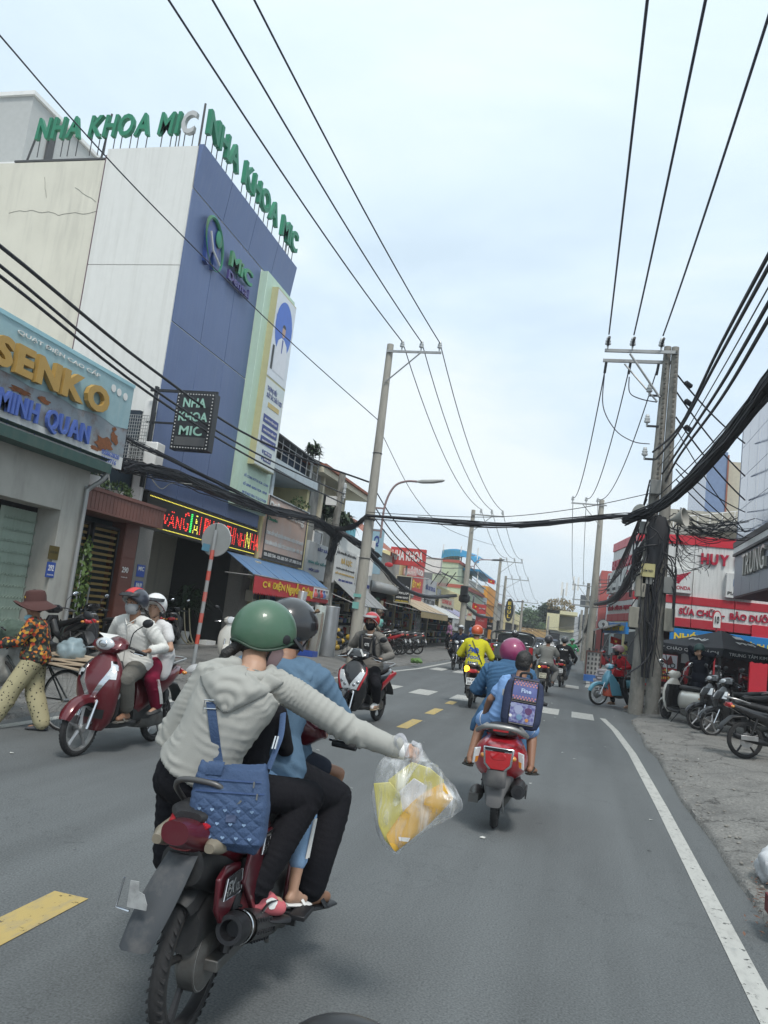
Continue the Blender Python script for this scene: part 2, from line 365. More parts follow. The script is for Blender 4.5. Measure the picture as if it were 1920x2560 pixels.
def profR(y):
 o=[]; e=1.27+nz(0,y,.8)*.07
 if y>29:e=.78+nz(0,y,.8)*.06+.004*(y-29)
 fade=1.0
 if 17.5<y<=20.6:e+=max(0,(y-17.5))**2*.05
 for k,d in enumerate([0,.02,.06,.1,.15,.2,.26,.32,.38,.45,.52,.6,.68,.76,.85,.95,1.05,1.15,1.28,1.4,1.55,1.7,1.9,2.1,2.35,2.6,3,3.6,4.4,6,9,16,60]):
  x=e+d; z=-.004+min(.05+.09*min(d,1.0),.03+d*.5)if d>0 else-.02
  if 0<d<3:z+=nz(x,y,2.6)*.035*(1 if d>.05 else .4)+nz(x,y,7)*.016+nz(x,y,17)*.008
  o.append((x,z))
 return o
strip('pavement',yr(-2,20.6,.05,.7),profR,PAVE)
strip('pavement',yr(29.2,400,.3),profR,PAVE)
def profL(y):
 o=[]; e=edgeL(y)-.12+nz(5,y,.7)*.06
 for k,d in enumerate([0,.03,.12,.25,.4,.6,.85,1.2,1.6,2.1,2.7,3.5,4.6,6,60]):
  x=e-d; z=-.02 if d==0 else min(.04+.10*min(d,.9),.03+d*.6)
  if 0<d<3:z+=nz(x,y,2.2)*.025+nz(x,y,6)*.012
  o.append((x,z))
 return o[::-1]
strip('pavement',yr(-8,400,.14),profL,PAVEL)
PZ=.13
def mark(name,quads,mat):
 b=MB()
 for q in quads:b.add([(x,y,.004)for x,y in q],[(0,1,2,3)])
 return b.build(name,mat,kind='structure',smooth=False)
def lineq(pts,w):
 o=[]
 for(x0,y0),(x1,y1)in zip(pts,pts[1:]):o.append([(x0-w/2,y0),(x0+w/2,y0),(x1+w/2,y1),(x1-w/2,y1)])
 return o
mark('edge_line',lineq([(1.0,-5),(1.0,9),(.97,13),(.86,16),(.70,18.1)],.12),WPAINT)
mark('edge_line',lineq([(.52,29.2),(.60,31),(.63,34.5)],.15)+lineq([(.68,36),(.8,60),(1.3,110)],.15),WPAINT)
mark('edge_line',lineq([(-5.74,-6),(-5.74,14),(-5.62,18),(-5.36,22.7),(-5.1,27),(-5.2,60),(-5.0,120)],.14),WPAINT)
for(a,b)in[(-3.6,-1.2),(1.4,3.85)]:
 mark('lane_dash',[[(-2.50,a),(-2.30,a),(-2.30,b),(-2.50,b)]],YPAINT)
for(y0,y1)in[(11.9,13.15),(14.2,15.3),(16.45,17.2),(31,32.5),(34.5,36)]:
 mark('lane_dash',[[(-2.48,y0),(-2.31,y0),(-2.31,y1),(-2.48,y1)]],YPAINT)
for i,x in enumerate([-4.95,-4.15,-3.28,-2.35,-1.42,-.45,.28]):
 mark('crossing_bar',[[(x-.23,18.9-.045*i*2-1),(x+.23,18.9-.045*i*2-1.02),(x+.23,18.9-.09*i+.35),(x-.23,18.9-.09*i+.37)]],WPAINT)
for i,x in enumerate([-4.6,-3.8,-3.0,-2.2,-1.4,-.65,.02]):
 mark('crossing_bar',[[(x-.22,27.6),(x+.22,27.6),(x+.22,29.2),(x-.22,29.2)]],WPAINT)
lit=MB(); rr=random.Random(3)
for i in range(60):
 x=rr.uniform(-5.5,3.2); y=rr.uniform(3,22); a=rr.uniform(0,3); s=rr.uniform(.012,.035)
 z=.006 if x<1.2 else .17
 lit.add([(x+s*math.cos(a+k*1.57+rr.uniform(-.4,.4)),y+s*.7*math.sin(a+k*1.57),z+rr.uniform(0,.01))for k in range(4)],[(0,1,2,3)])
lit.build('litter_scraps',M('litter',(.55,.55,.52),.8),kind='stuff',smooth=False)
rb=MB(); rr=random.Random(9)
for i in range(230):
 y=3.6+15*rr.random()**1.3; x=1.27+abs(rr.gauss(.05,.35))if i<150 else-6.0-abs(rr.gauss(0,.3))
 if i>=150:y=rr.uniform(7,20)
 z=.05+.10*min(1,abs(x-1.27 if x>0 else x+5.98)); s_=rr.uniform(.006,.022)
 rb.ell((x,y,z),(s_*rr.uniform(.7,1.5),s_,s_*.6),Matrix.Rotation(rr.uniform(0,3),3,'Z'),6,4)
rb.build('pebbles',M('pebble_grey',(.22,.21,.19),.9,var=.5,scale=20),kind='stuff',smooth=False)
UX,UY,UZ=V(1,0,0),V(0,1,0),V(0,0,1)
WHITEW=M('white_wall',(.68,.685,.66),.85,var=.05,dirt=(.50,.50,.47),damt=.4,dscale=(3.5,3.5,.16),bump=.15,bscale=8)
CREAMW=M('cream_wall',(.64,.62,.53),.88,var=.12,dirt=(.36,.35,.31),damt=.4,dscale=(2.2,2.2,.2),scale=1.2,bump=.25,bscale=6)
BLUEP=M('blue_cladding',(.10,.145,.28),.42,metal=.25,var=.10,scale=1.5,dirt=(.15,.19,.30),damt=.6,dscale=(7,7,.22))
MINT=M('mint_panel',(.48,.64,.52),.5,var=.05,dirt=(.40,.50,.38),damt=.4)
GREYC=M('grey_render',(.40,.395,.36),.9,var=.10,dirt=(.22,.21,.19),damt=.45)
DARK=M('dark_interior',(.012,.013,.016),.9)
DKGREEN=M('dark_green_paint',(.03,.075,.065),.6,dirt=(.1,.12,.1))
GRAN=M('granite',(.20,.19,.175),.7,var=.45,scale=45,dirt=(.1,.1,.1),damt=.3)
BLACKM=M('black_metal',(.02,.021,.024),.45,metal=.3)
STEEL=M('galvanised_steel',(.34,.35,.35),.5,metal=.5,dirt=(.2,.16,.12),damt=.3)
GREEN=M('green_letter',(.012,.19,.10),.5)
GOLD=M('gold_letter',(.43,.27,.07),.55,dirt=(.35,.2,.04))
BLUEL=M('blue_letter',(.07,.13,.42),.5)
WHITEP=M('white_paint',(.74,.74,.72),.6,dirt=(.4,.4,.38),damt=.25)
REDP=M('red_paint',(.48,.03,.04),.5,dirt=(.25,.05,.05),damt=.3)
CREAMB_=M('hose_cream',(.36,.32,.22),.6)
YEL=M('yellow_print',(.75,.56,.05),.6)
GREYD=M('dark_grey',(.07,.072,.075),.7)
BROWN=M('brown_cladding',(.165,.07,.055),.6,dirt=(.1,.05,.04))
LEAF=M('leaf',(.05,.09,.025),.55,var=.5,scale=3)
LEAFD=M('leaf_dark',(.025,.05,.02),.6,var=.5,scale=3)
TERRA=M('roof_tile',(.30,.11,.07),.85,dirt=(.12,.06,.05))
def slab(b,X,y0,y1,z0,z1,t=.1):b.b2(X-t,X,y0,y1,z0,z1)
t=thing('shop_house','low grey rendered shop house numbered 292 with folding shutter, below the weathered gold lettered sign','shop',(-9.4,11,0))
def P(b,name,mat,**k):
 o=b.build(name,mat,t,**k); o.matrix_parent_inverse=t.matrix_world.inverted()if False else Matrix.Translation(-Vector(t.location)); return o
def Pt(o):
 if o.parent==t:o.matrix_parent_inverse=Matrix.Translation(-Vector(t.location))
 return o
X=-9.4
b=MB(); b.b2(X-.5,X,12.7,13.4,0,3.85); b.b2(X-.5,X,3,12.7,2.85,3.85); b.b2(X-.5,X,3,5.2,0,2.78); b.b2(-16,X-.5,13.2,13.4,0,5.6); b.b2(-16,X-.5,3,13.2,5.4,5.6)
P(b,'wall',GREYC,bevel=.01)
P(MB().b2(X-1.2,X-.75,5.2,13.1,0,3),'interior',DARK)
P(MB().b2(X-.72,X-.58,11.55,11.75,.1,2.85),'door_post',M('red_oxide',(.16,.03,.02),.7))
SHG=M('shutter_green',(.33,.41,.35),.5,metal=.2,dirt=(.2,.25,.2))
b0=None
for k in range(13):
 y=11.8+k*.083; X-=.22
 b=MB(); b.add([(X-.33,y,.1),(X-.26,y+.04,.1),(X-.33,y+.08,.1),(X-.33,y,2.76),(X-.26,y+.04,2.76),(X-.33,y+.08,2.76)],[(0,1,4,3),(1,2,5,4)])
 P(b,'shutter_leaf',SHG,smooth=False); X+=.22
b=MB()
for zz in[.35+.2*i for i in range(12)]:
 for k in range(13):
  y=11.8+k*.083; b.tube([(X-.475,y+.02,zz),(X-.455,y+.05,zz+.05),(X-.475,y+.075,zz)],.008,4)
P(b,'shutter_lattice',SHG)
P(MB().b2(X,X+.012,12.55,12.83,1.93,2.18),'brass_plaque',M('brass_plate',(.14,.11,.035),.4,metal=.5))
Pt(text('NGUYEN THANH',(X+.013,12.58,2.04),UY,UZ,.22,.05,M('brass_dark',(.06,.05,.02)),t,.002,.01))
P(MB().b2(X,X+.012,12.56,12.80,1.60,1.88),'number_plate',M('enamel_blue',(.03,.08,.33),.3))
Pt(text('292',(X+.013,12.60,1.72),UY,UZ,.16,.11,WHITEP,t,.003,.02)); Pt(text('TÔ NGỌC VÂN',(X+.013,12.59,1.63),UY,UZ,.18,.035,WHITEP,t,.002,.01))
b=MB(); b.b2(X,-9.0,3,13.45,3.72,3.9); b.add([(-9.4,3,3.86),(-9.4,13.4,3.86),(-9.0,13.4,3.99),(-9.0,3,3.99)],[(0,1,2,3)])
P(b,'gutter',DKGREEN)
P(MB().tube(smoothpath([(-9.05,13.45,3.85),(-9.1,13.4,3.6),(-9.33,13.3,3.35),(-9.33,13.28,3.1),(-9.33,13.27,.1)],4),.045,10),'drain_pipe',STEEL)
t=thing('shop_sign','weathered light blue tin signboard with thick gold letters above blue letters over shop 292','sign',(-9.15,12,4))
SX=-9.12
tin=M('sign_tin',(.26,.30,.33),.5,metal=.25,var=.2,scale=1.5,dirt=(.15,.06,.03),damt=.9,dscale=(1.2,1.2,1.2))
n,l,p=nodes_of(tin)
P(MB().b2(SX-.12,SX,4,13.95,3.9,5.60),'board',tin)
LB=M('sign_film_blue',(.27,.42,.46),.45,var=.12,dirt=(.4,.5,.5))
def strip_poly(z0f,z1f,mat,nm,xo=.006,y0=4,y1=13.95):
 b=MB(); k=40
 for i in range(k):
  a=y0+(y1-y0)*i/k; c=y0+(y1-y0)*(i+1)/k
  b.add([(SX+xo,a,z0f(a)),(SX+xo,c,z0f(c)),(SX+xo,c,z1f(c)),(SX+xo,a,z1f(a))],[(0,1,2,3)])
 b2=b
 return P(b2,nm,mat,smooth=False)
strip_poly(lambda y:4.72+.03*math.sin(y*5)+.02*nz(y,1,6),lambda y:5.60,LB,'blue_film')
strip_poly(lambda y:3.9+.02*math.sin(9*y),lambda y:4.14+.015*math.sin(y*7),M('sign_film_white',(.62,.63,.62),.5,dirt=(.3,.3,.3)),'white_film',.008)
strip_poly(lambda y:5.59,lambda y:5.66,M('lightblue_trim',(.30,.52,.58),.5),'trim',.03)
Pt(text('QUẠT ĐIỆN CAO CẤP',(SX+.02,10.45,5.41),UY,UZ,2.3,.12,WHITEP,t,.012,.0))
for o in letters('SENKO',(SX+.03,9.95,4.77),UY,UZ,3.1,.48,GOLD,t,.09,.05,gap=.10):Pt(o)
for o in letters('MINH QUAN',(SX+.03,10.25,4.12),UY,UZ,2.42,.34,BLUEL,t,.06,.02,gap=.12):Pt(o)
Pt(text('SỬA BÁN THIẾT BỊ ĐIỆN DÂN DỤNG & CÔNG NGHIỆP',(SX+.02,9.2,3.94),UY,UZ,3.45,.10,BLUEL,t,.004,.01))
Pt(text('02862820\n0909716',(SX+.02,13.2,3.94),UY,UZ,.6,.22,BLUEL,t,.004,.02))
rust=M('rust',(.20,.075,.03),.95,var=.5,scale=25)
def blob(cy,cz,ry,rz,seed,xo=.012,mat=rust,nm='rust_patch'):
 rr=random.Random(seed); k=18
 pts=[(SX+xo,cy+ry*math.cos(a)*q,cz+rz*math.sin(a)*q)for a,q in((2*math.pi*i/k,rr.uniform(.55,1.1))for i in range(k))]
 P(MB().add(pts,[tuple(range(k))]),nm,mat,smooth=False)
for a in[(10.75,4.55,.3,.06,1),(11.35,4.57,.18,.06,2),(13.25,4.28,.33,.16,3),(13.55,4.45,.16,.14,4),(13.5,4.62,.08,.05,5),(13.0,4.12,.2,.05,6)]:blob(*a)
for i,y in enumerate((13.25,13.45,13.68)):P(MB().cyl((SX+.012,y,5.38-i*.02),(SX+.02,y,5.38-i*.02),.075,14),'badge_sticker',WHITEP)
P(MB().tube([(-9.6,13.2,5.4),(-9.5,13.3,5.75)],.03,6).tube([(-11.2,13,5.4),(-11.2,13,5.7)],.03,6),'sign_brace',STEEL)
t=thing('gate_house','narrow dark recessed house with slatted yellow and black gate numbered 290','house',(-10,15,0))
P(MB().b2(-13,-10.3,13.4,16.4,0,3.4),'wall',M('deep_teal',(.02,.035,.045),.8))
P(MB().b2(-12.8,-12.6,13.4,16.4,3.4,6.3),'upper_wall',M('navy_tarp',(.02,.04,.06),.7))
P(MB().b2(-10.3,-9.95,15.78,16.35,0,3.2),'tiled_pier',M('brown_tile',(.15,.055,.04),.5))
for k in range(14):P(MB().b2(-9.97,-9.94,15.8,16.33,.1+k*.215,.1+k*.215+.2),'tile',MC['brown_tile'])
Pt(text('290',(-9.93,15.86,1.9),UY,UZ,.26,.13,WHITEP,t,.003,.02)); Pt(text('TÔ NGỌC VÂN',(-9.93,15.86,1.78),UY,UZ,.26,.035,WHITEP,t,.002,.01))
OCH=M('gate_ochre',(.17,.115,.025),.5)
for g0,g1 in((13.55,14.6),(14.7,15.7)):
 P(MB().b2(-10.1,-10.02,g0,g0+.06,.05,2.85).b2(-10.1,-10.02,g1-.06,g1,.05,2.85).b2(-10.1,-10.02,g0,g1,2.8,2.86),'gate_frame',BLACKM)
 for k in range(21):P(MB().b2(-10.08,-10.05,g0+.06,g1-.06,.12+k*.13,.12+k*.13+.055),'gate_slat',OCH)
 P(MB().cyl((-9.96,(g1 if g0<14 else g0)-(.1 if g0<14 else-.1),.9),(-9.96,(g1 if g0<14 else g0)-(.1 if g0<14 else-.1),1.5),.018,8),'gate_handle',STEEL)
t=thing('canopy','boxy brown ribbed metal canopy between shop 292 and the blue clinic','canopy',(-9.4,15,3.2))
P(MB().b2(-10.3,-9.42,13.42,16.35,3.0,3.45),'box',BROWN)
P(MB().b2(-9.42,-9.37,13.4,16.4,3.4,3.47).b2(-9.42,-9.37,13.4,16.4,2.99,3.03),'trim',BROWN)
for k in range(23):P(MB().b2(-9.42,-9.40,13.44+k*.129,13.44+k*.129+.115,3.03,3.4),'panel',BROWN)
def leafball(name,label,c,r,n,size,mat,cat='plant',parent=None,seed=1,blade=False,group=None,trunk=None):
 rr=random.Random(seed); b=MB()
 for i in range(n):
  d=Vector((rr.gauss(0,1),rr.gauss(0,1),rr.gauss(0,1))).normalized(); q=rr.uniform(.35,1)**.5
  p0=Vector(c)+Vector((d.x*r[0],d.y*r[1],d.z*r[2]))*q
  if blade:
   p0=Vector(c)+Vector((rr.uniform(-.15,.15),rr.uniform(-.15,.15),rr.uniform(-.3,.3)*r[2])); L=rr.uniform(.6,1)*r[0]; e=p0+Vector((d.x,d.y,abs(d.z)*.8+.1)).normalized()*L*.6
   e2=p0+Vector((d.x,d.y,d.z*.3)).normalized()*L; s=frame(e-p0)[0]*size
   b.add([p0-s*.5,p0+s*.5,e+s,e-s,e2],[(0,1,2,3),(3,2,4)])
  else:
   a,e=frame(Vector((rr.gauss(0,1),rr.gauss(0,1),rr.gauss(0,1)))); s=size*rr.uniform(.6,1.3)
   b.add([p0-a*s*.4,p0+e*s*.6-a*.0,p0+a*s*.4,p0-e*s*.6],[(0,1,2,3)])
 th=thing(name,label,cat,c,group=group)
 o=b.build('foliage',mat,th,smooth=False); o.matrix_parent_inverse=Matrix.Translation(-Vector(c))
 if trunk:
  o=trunk.build('trunk' if 'tree' in name else 'pot',M('bark',(.14,.11,.08),.9)if 'tree' in name else WHITEP,th); o.matrix_parent_inverse=Matrix.Translation(-Vector(c))
 return th
leafball('potted_plant','bushy green plant in a white pot on the brown canopy',(-9.85,13.95,3.95),(.3,.3,.4),420,.07,LEAF,seed=3,trunk=MB().lathe([(.12,0),(.17,.02),(.2,.28)],(-9.75,13.9,3.45)))
leafball('potted_plant','low trailing plant at the right end of the brown canopy',(-9.8,15.0,3.62),(.3,.5,.2),260,.07,LEAF,seed=5,trunk=MB().lathe([(.1,0),(.14,.15)],(-9.8,15.0,3.45)))
leafball('climbing_plant','light green climbing plant beside the drain pipe of shop 292',(-9.45,13.75,1.7),(.14,.22,.8),300,.09,M('leaf_light',(.10,.16,.04),.55,var=.4),seed=8,trunk=MB().cyl((-9.5,13.75,.13),(-9.5,13.75,2.2),.015))
t=thing('ladder','pale metal ladder standing on the brown canopy','ladder',(-10,14.9,3.5))
b=MB(); b.cyl((-9.9,14.55,3.4),(-10.4,14.55,5.2),.02,6).cyl((-9.9,14.95,3.4),(-10.4,14.95,5.2),.02,6); P(b,'rail',STEEL)
for k in range(6):P(MB().cyl((-9.95-.08*k,14.55,3.6+k*.28),(-9.95-.08*k,14.95,3.6+k*.28),.014,5),'rung',STEEL)
t=thing('air_conditioner','white outdoor air conditioner unit behind wire mesh above the brown canopy','air conditioner',(-11.6,15.6,4.6))
q=PY(322,1100,15.8); w_=.75
P(MB().b2(q.x,q.x+w_,15.8,16.15,q.z-.62,q.z),'case',WHITEP,bevel=.02)
for i in range(4):
 for j in range(5):P(MB().b2(q.x+.06+i*.1,q.x+.14+i*.1,15.79,15.8,q.z-.56+j*.105,q.z-.48+j*.105),'grille_slot',GREYD)
t=thing('wire_mesh_screen','wire mesh screen over the dark gap beside the white clinic wall','screen',(-11.6,15.7,5)); q=PY(300,1035,15.7); q2=PY(362,1115,15.7)
b=MB()
for k in range(14):x=q.x+(q2.x-q.x)*k/13; b.cyl((x,15.7,q2.z-.3),(x,15.7,q.z),.008,4)
for k in range(14):z=q2.z-.3+(q.z-q2.z+.3)*k/13; b.cyl((q.x,15.7,z),(q2.x,15.7,z),.008,4)
P(b,'mesh',STEEL); P(MB().b2(-12.6,-10.32,16.2,16.3,3.3,5.72),'backing_sheet',M('navy_sheet',(.012,.025,.04),.7))
t=thing('clinic_building','tall clinic with blue panel front, white side wall and mint green advertising strip','building',(-10,20,0))
P(MB().b2(-12.56,-10.02,16.4,23.2,3.9,12.5),'body_wall',WHITEW)
P(MB().b2(-15,-14.8,16.5,23.1,0,3.9).b2(-14.8,-10.3,16.42,16.6,0,3.9).b2(-14.8,-10.3,23.0,23.2,0,3.9).b2(-14.8,-10.2,16.5,23.1,3.7,3.9),'garage_wall',M('garage_wall',(.05,.05,.05),.9))
for z0,z1 in((5.74,9.42),(9.44,12.56)):
 P(MB().b2(-12.56,-10.02,16.37,16.40,z0,z1),'panel',WHITEW)
P(MB().b2(-18,-12.6,16.45,23,0,12.3),'rear_wall',CREAMW)
P(MB().b2(-12.60,-12.56,16.38,16.47,6,12.4),'wall_joint',M('joint_purple',(.12,.07,.09),.8))
ck=MB(); rr=random.Random(4)
for(x0,z0,dx,dz,nn)in[(-12.65,10.9,-.16,.01,16),(-12.7,11.15,-.12,.07,5),(-14.2,11.3,-.03,.11,6),(-15.4,9.3,-.2,.0,6)]:
 p0=V(x0,16.445,z0)
 for i in range(nn):
  p1=p0+V(dx*rr.uniform(.7,1.3),0,dz+rr.uniform(-.06,.06)); ck.tube([p0,p1],.0045,4); p0=p1
P(ck,'wall_crack',M('crack',(.17,.16,.14),.9))
P(MB().b2(-10.3,-10.05,16.3,16.42,3.5,6.0),'corner_trim',WHITEP)
FX=-10.0
ys=[16.4,17.9,19.35,20.82]
for i in range(3):
 for(z0,z1)in((3.9,4.55),(4.58,8.0),(8.03,11.45)):
  P(MB().b2(FX-.03,FX,ys[i]+.008,ys[i+1]-.008,z0,z1),'cladding_panel',BLUEP,bevel=.006)
P(MB().b2(FX-.03,FX-.0,20.83,23.2,3.9,4.5),'cladding_panel',BLUEP)
for i,(a,c)in enumerate(((16.4,18.1),(18.12,19.8),(19.82,21.5),(21.52,23.2))):
 b=MB()
 b.add([(FX,a,11.48),(FX,c,11.48),(FX+.12,c,12.62),(FX+.12,a,12.62),(FX-.02,a,12.62),(FX-.02,c,12.62)],[(0,1,2,3),(3,2,5,4),(0,3,4),(1,5,2)])
 P(b,'crown_panel',BLUEP,smooth=False)
P(MB().b2(FX-.06,FX-.03,16.4,23.2,3.9,12.5),'backing',M('joint_dark',(.02,.03,.07),.7))
P(MB().b2(FX-.02,FX+.22,20.86,23.2,4.3,11.4),'mint_strip',MINT,bevel=.01)
P(MB().b2(FX+.22,FX+.42,21.3,22.9,5.6,11.1),'lightbox',M('box_edge',(.45,.43,.25),.5))
P(MB().b2(FX+.42,FX+.43,21.33,22.87,8.35,11.05),'portrait_print',M('print_white',(.62,.66,.70),.35))
P(MB().b2(FX+.42,FX+.43,21.33,22.87,5.63,8.28),'info_print',M('print_info',(.60,.64,.62),.35,dirt=(.3,.5,.55),dscale=(.4,.4,.6)))
QX=FX+.434
def disc_poly(cy,cz,ry,rz,mat,nm,x=QX,a0=0,a1=360,k=24):
 pts=[(x,cy+ry*math.cos(R(a0+(a1-a0)*i/k)),cz+rz*math.sin(R(a0+(a1-a0)*i/k)))for i in range(k+(a1-a0<359))]
 P(MB().add(pts,[tuple(range(len(pts)))]),nm,mat,smooth=False)
disc_poly(22.1,10.05,.68,.85,M('print_blue',(.03,.12,.50),.4),'print_disc')
P(MB().b2(QX,QX+.001,21.43,22.77,10.05,10.3),'print_band',MC['print_blue'])
prs=lambda pts,mat,nm,xo:P(MB().add([(QX+xo,y,z)for y,z in pts],[tuple(range(len(pts)))]),nm,mat,smooth=False)
prs([(21.65,8.6),(22.65,8.6),(22.62,9.3),(22.5,9.62),(22.25,9.75),(22.02,9.75),(21.8,9.6),(21.66,9.2)],M('print_coat',(.68,.70,.74),.5),'print_coat',.002)
disc_poly(22.14,9.98,.13,.19,M('print_skin',(.45,.30,.22),.5),'print_face',QX+.003)
disc_poly(22.14,10.09,.135,.11,M('print_hair',(.02,.02,.02),.5),'print_hair',QX+.004,0,180)
prs([(22.1,9.72),(22.2,9.72),(22.19,9.3),(22.12,9.3)],M('print_tie',(.05,.08,.3),.5),'print_tie',.004)
prs([(21.45,8.6),(21.6,8.6),(21.6,9.35),(21.45,9.35)],MC['print_hair'],'print_stand',.003)
def T(s,y,z,w_,h_,m,x=QX,bold=.02,dep=.003,**k):return Pt(text(s,(x,y,z),UY,UZ,w_,h_,m,t,dep,bold,**k))
NAVY=M('navy_print',(.03,.05,.22),.5)
T('THƯƠNG HIỆU\nXUẤT SẮC CHÂU Á 2023',21.5,7.72,1.25,.4,NAVY)
P(MB().b2(QX,QX+.006,21.7,22.6,7.45,7.6),'gold_ribbon',M('ribbon',(.5,.38,.12),.4))
for z,s in((7.08,'NHA KHOA TỔNG QUÁT'),(6.75,'NHA KHOA THẨM MỸ'),(6.42,'NHA KHOA PHỤC HỒI')):
 P(MB().b2(QX,QX+.008,21.5,22.7,z-.12,z+.12),'pill_label',NAVY,bevel=.004); T(s,21.6,z-.05,1.0,.1,WHITEP,QX+.009)
for z in(6.1,5.9):P(MB().b2(QX,QX+.006,21.9,22.5,z-.07,z+.05),'phone_label',NAVY); disc_poly(21.8,z,.06,.06,NAVY,'phone_icon',QX+.002); T('0909 200 216',21.95,z-.04,.5,.06,WHITEP,QX+.007,.0)
for z,s in((5.2,'SỐ CCHN: 017713/ HCM - CCHN'),(4.95,'SỐ GPHĐ: 06956/ HCM - GPHĐ'),(4.68,'290 TÔ NGỌC VÂN, P. TX, Q.12, TP. HCM')):
 T(s,21.2,z,1.85,.12,BLUEL,FX+.223,.015)
lg=MB()
o3=V(FX+.05,17.5,9.25)
P(MB().tube([(FX+.12,17.65+.52*math.cos(a),10.6+.56*math.sin(a)-.25*math.cos(a))for a in[2*math.pi*i/30 for i in range(30)]],[.035+.025*math.sin(i/30*math.pi*2)for i in range(30)],6,close=True),'logo_orbit',M('logo_green',(.03,.22,.13),.5,dirt=(.2,.1,.05)))
b=MB(); b.prism([(-.42,.2),(-.38,.48),(-.18,.6),(0,.5),(.18,.6),(.4,.48),(.44,.2),(.36,-.1),(.3,-.55),(.14,-.6),(.05,-.18),(-.05,-.18),(-.14,-.6),(-.3,-.55),(-.36,-.1)],(FX+.1,17.65,10.58),UY,UZ,.1)
P(b,'logo_tooth',M('logo_blue',(.03,.07,.26),.3,dirt=(.25,.12,.06),damt=.5))
P(MB().ell((FX+.13,17.85,10.85),(.03,.2,.24)),'logo_leaf',MC['logo_green'])
b=MB(); b.tube([(FX+.16,17.3,10.8),(FX+.16,17.55,10.4),(FX+.16,18.0,10.2)],.03,6); P(b,'logo_swoosh',WHITEP)
for o in letters('MiC',(FX+.08,18.6,10.5),UY,UZ,1.45,.42,M('letter_mint',(.03,.24,.11),.4,dirt=(.25,.12,.05)),t,.08,.025):Pt(o)
for o in letters('Dental',(FX+.08,18.6,10.13),UY,UZ,1.4,.26,M('letter_violet',(.055,.05,.2),.4,dirt=(.25,.1,.05)),t,.06,.03):Pt(o)
lg=[]
wl=M('bare_letter',(.45,.46,.46),.5)
for o in letters('NHA KHOA MIC',(FX+.02,16.5,12.98),UY,UZ,6.5,.66,GREEN,t,.12,.028,legs=lg):Pt(o)
for o in letters('NHA KHOA MIC',(-14.85,16.5,12.93),UX,UZ,4.65,.6,GREEN,t,.12,.028,shear=.12,mats={11:wl},legs=lg):Pt(o)
for a_,c_ in lg+[(V(-10.05,16.45,12.5),V(-10.05,16.45,13.75)),(V(-12.9,16.6,12.3),V(-12.8,16.6,13.7)),(V(-15.2,16.6,12.2),V(-15.0,16.6,13.1))]:P(MB().cyl(a_,c_,.014 if(c_-a_).length<.8 else .03,5),'letter_post',GREYD)
P(MB().b2(-15.4,-12.6,16.45,16.5,12.33,12.38),'letter_rail',GREYD)
P(MB().b2(FX-.12,FX+.02,16.55,23.22,3.0,3.88),'led_panel',M('led_black',(.025,.023,.02),.7))
LR,LG2,LY=(M('led_'+a,c,.5,emit=.9)for a,c in(('red',(.9,.05,.04)),('green',(.05,.8,.15)),('yellow',(.85,.75,.1))))
def dots(st,y,z,w_,h_,m):
 a,fs,bb=text_mesh(st,.0,0,.02,2); pts=[]
 tris=[]
 for f in fs:
  if all(a[i][2]>0 for i in f):
   for k in range(1,len(f)-1):tris.append([a[f[0]][:2],a[f[k]][:2],a[f[k+1]][:2]])
 tr=np.array(tris); b=MB(); ny=11; nx=int(ny*w_/h_)
 for i in range(nx):
  for j in range(ny):
   px=bb[0]+(bb[1]-bb[0])*(i+.5)/nx; py=bb[2]+(bb[3]-bb[2])*(j+.5)/ny
   d=lambda A,B:(B[:,0]-A[:,0])*(py-A[:,1])-(B[:,1]-A[:,1])*(px-A[:,0])
   s1,s2,s3=d(tr[:,0],tr[:,1]),d(tr[:,1],tr[:,2]),d(tr[:,2],tr[:,0])
   if(((s1>=0)&(s2>=0)&(s3>=0))|((s1<=0)&(s2<=0)&(s3<=0))).any():
    yy=y+w_*(i+.5)/nx; zz=z+h_*(j+.5)/ny; b.b2(FX+.02,FX+.03,yy-.014,yy+.014,zz-.014,zz+.014)
 if b.v:P(b,'led_lettering',m,smooth=False)
y=17.35
for s,w_,m in(('VẤN',.95,LR),('G',.3,LR),('I',.1,LG2),('Ả',.3,LY),('I PH',.8,LR),('Ẩ',.3,LR),('U TH',.9,LR),('ÍNH',.75,LR),('N',.32,LY),('HA',.62,LR)):
 dots(s,y,3.18,w_,.5,m); y+=w_+.08
b=MB();
for k in range(95):yy=16.65+k*.069; b.b2(FX+.02,FX+.03,yy-.012,yy+.012,3.78,3.80).b2(FX+.02,FX+.03,yy-.012,yy+.012,3.07,3.09)
P(b,'led_border',LY,smooth=False)
for yy in(16.42,22.55):P(MB().b2(FX-.45,FX+.02,yy,yy+.62,0,3.02),'granite_pillar',GRAN)
EN=MC['enamel_blue']
for z,s in((2.0,'MIC'),(1.62,'SHALAM')):
 P(MB().b2(FX+.02,FX+.03,16.55,16.9,z-.14,z+.14),'number_plate',EN); T(s,16.6,z,.25,.1,WHITEP,FX+.031)
P(MB().b2(FX-.6,FX-.1,17.0,22.6,.0,.2),'step',PAVE)
leafball('garage_plant','dark feathery plant in a pot inside the garage of the clinic',(-11.2,21.6,1.3),(.8,.7,.8),160,.05,LEAFD,seed=31,blade=True,trunk=MB().lathe([(.15,0),(.22,.4)],(-11.2,21.6,.1)))
t=thing('clinic_entrance','pale hoses and boxes lying at the garage threshold of the clinic','hoses',(-10.6,20.8,.2))
for i in range(3):P(MB().tube(smoothpath([(-10.7,20.2+.3*i,1.2),(-10.6,20.3+.3*i,.5),(-10.5,20.6+.2*i,.22),(-10.6,21.1,.22)],4),.02,6),'hose',CREAMB_)
P(MB().b2(-10.6,-10.3,21.4,22.0,.2,.32),'box',WHITEP)
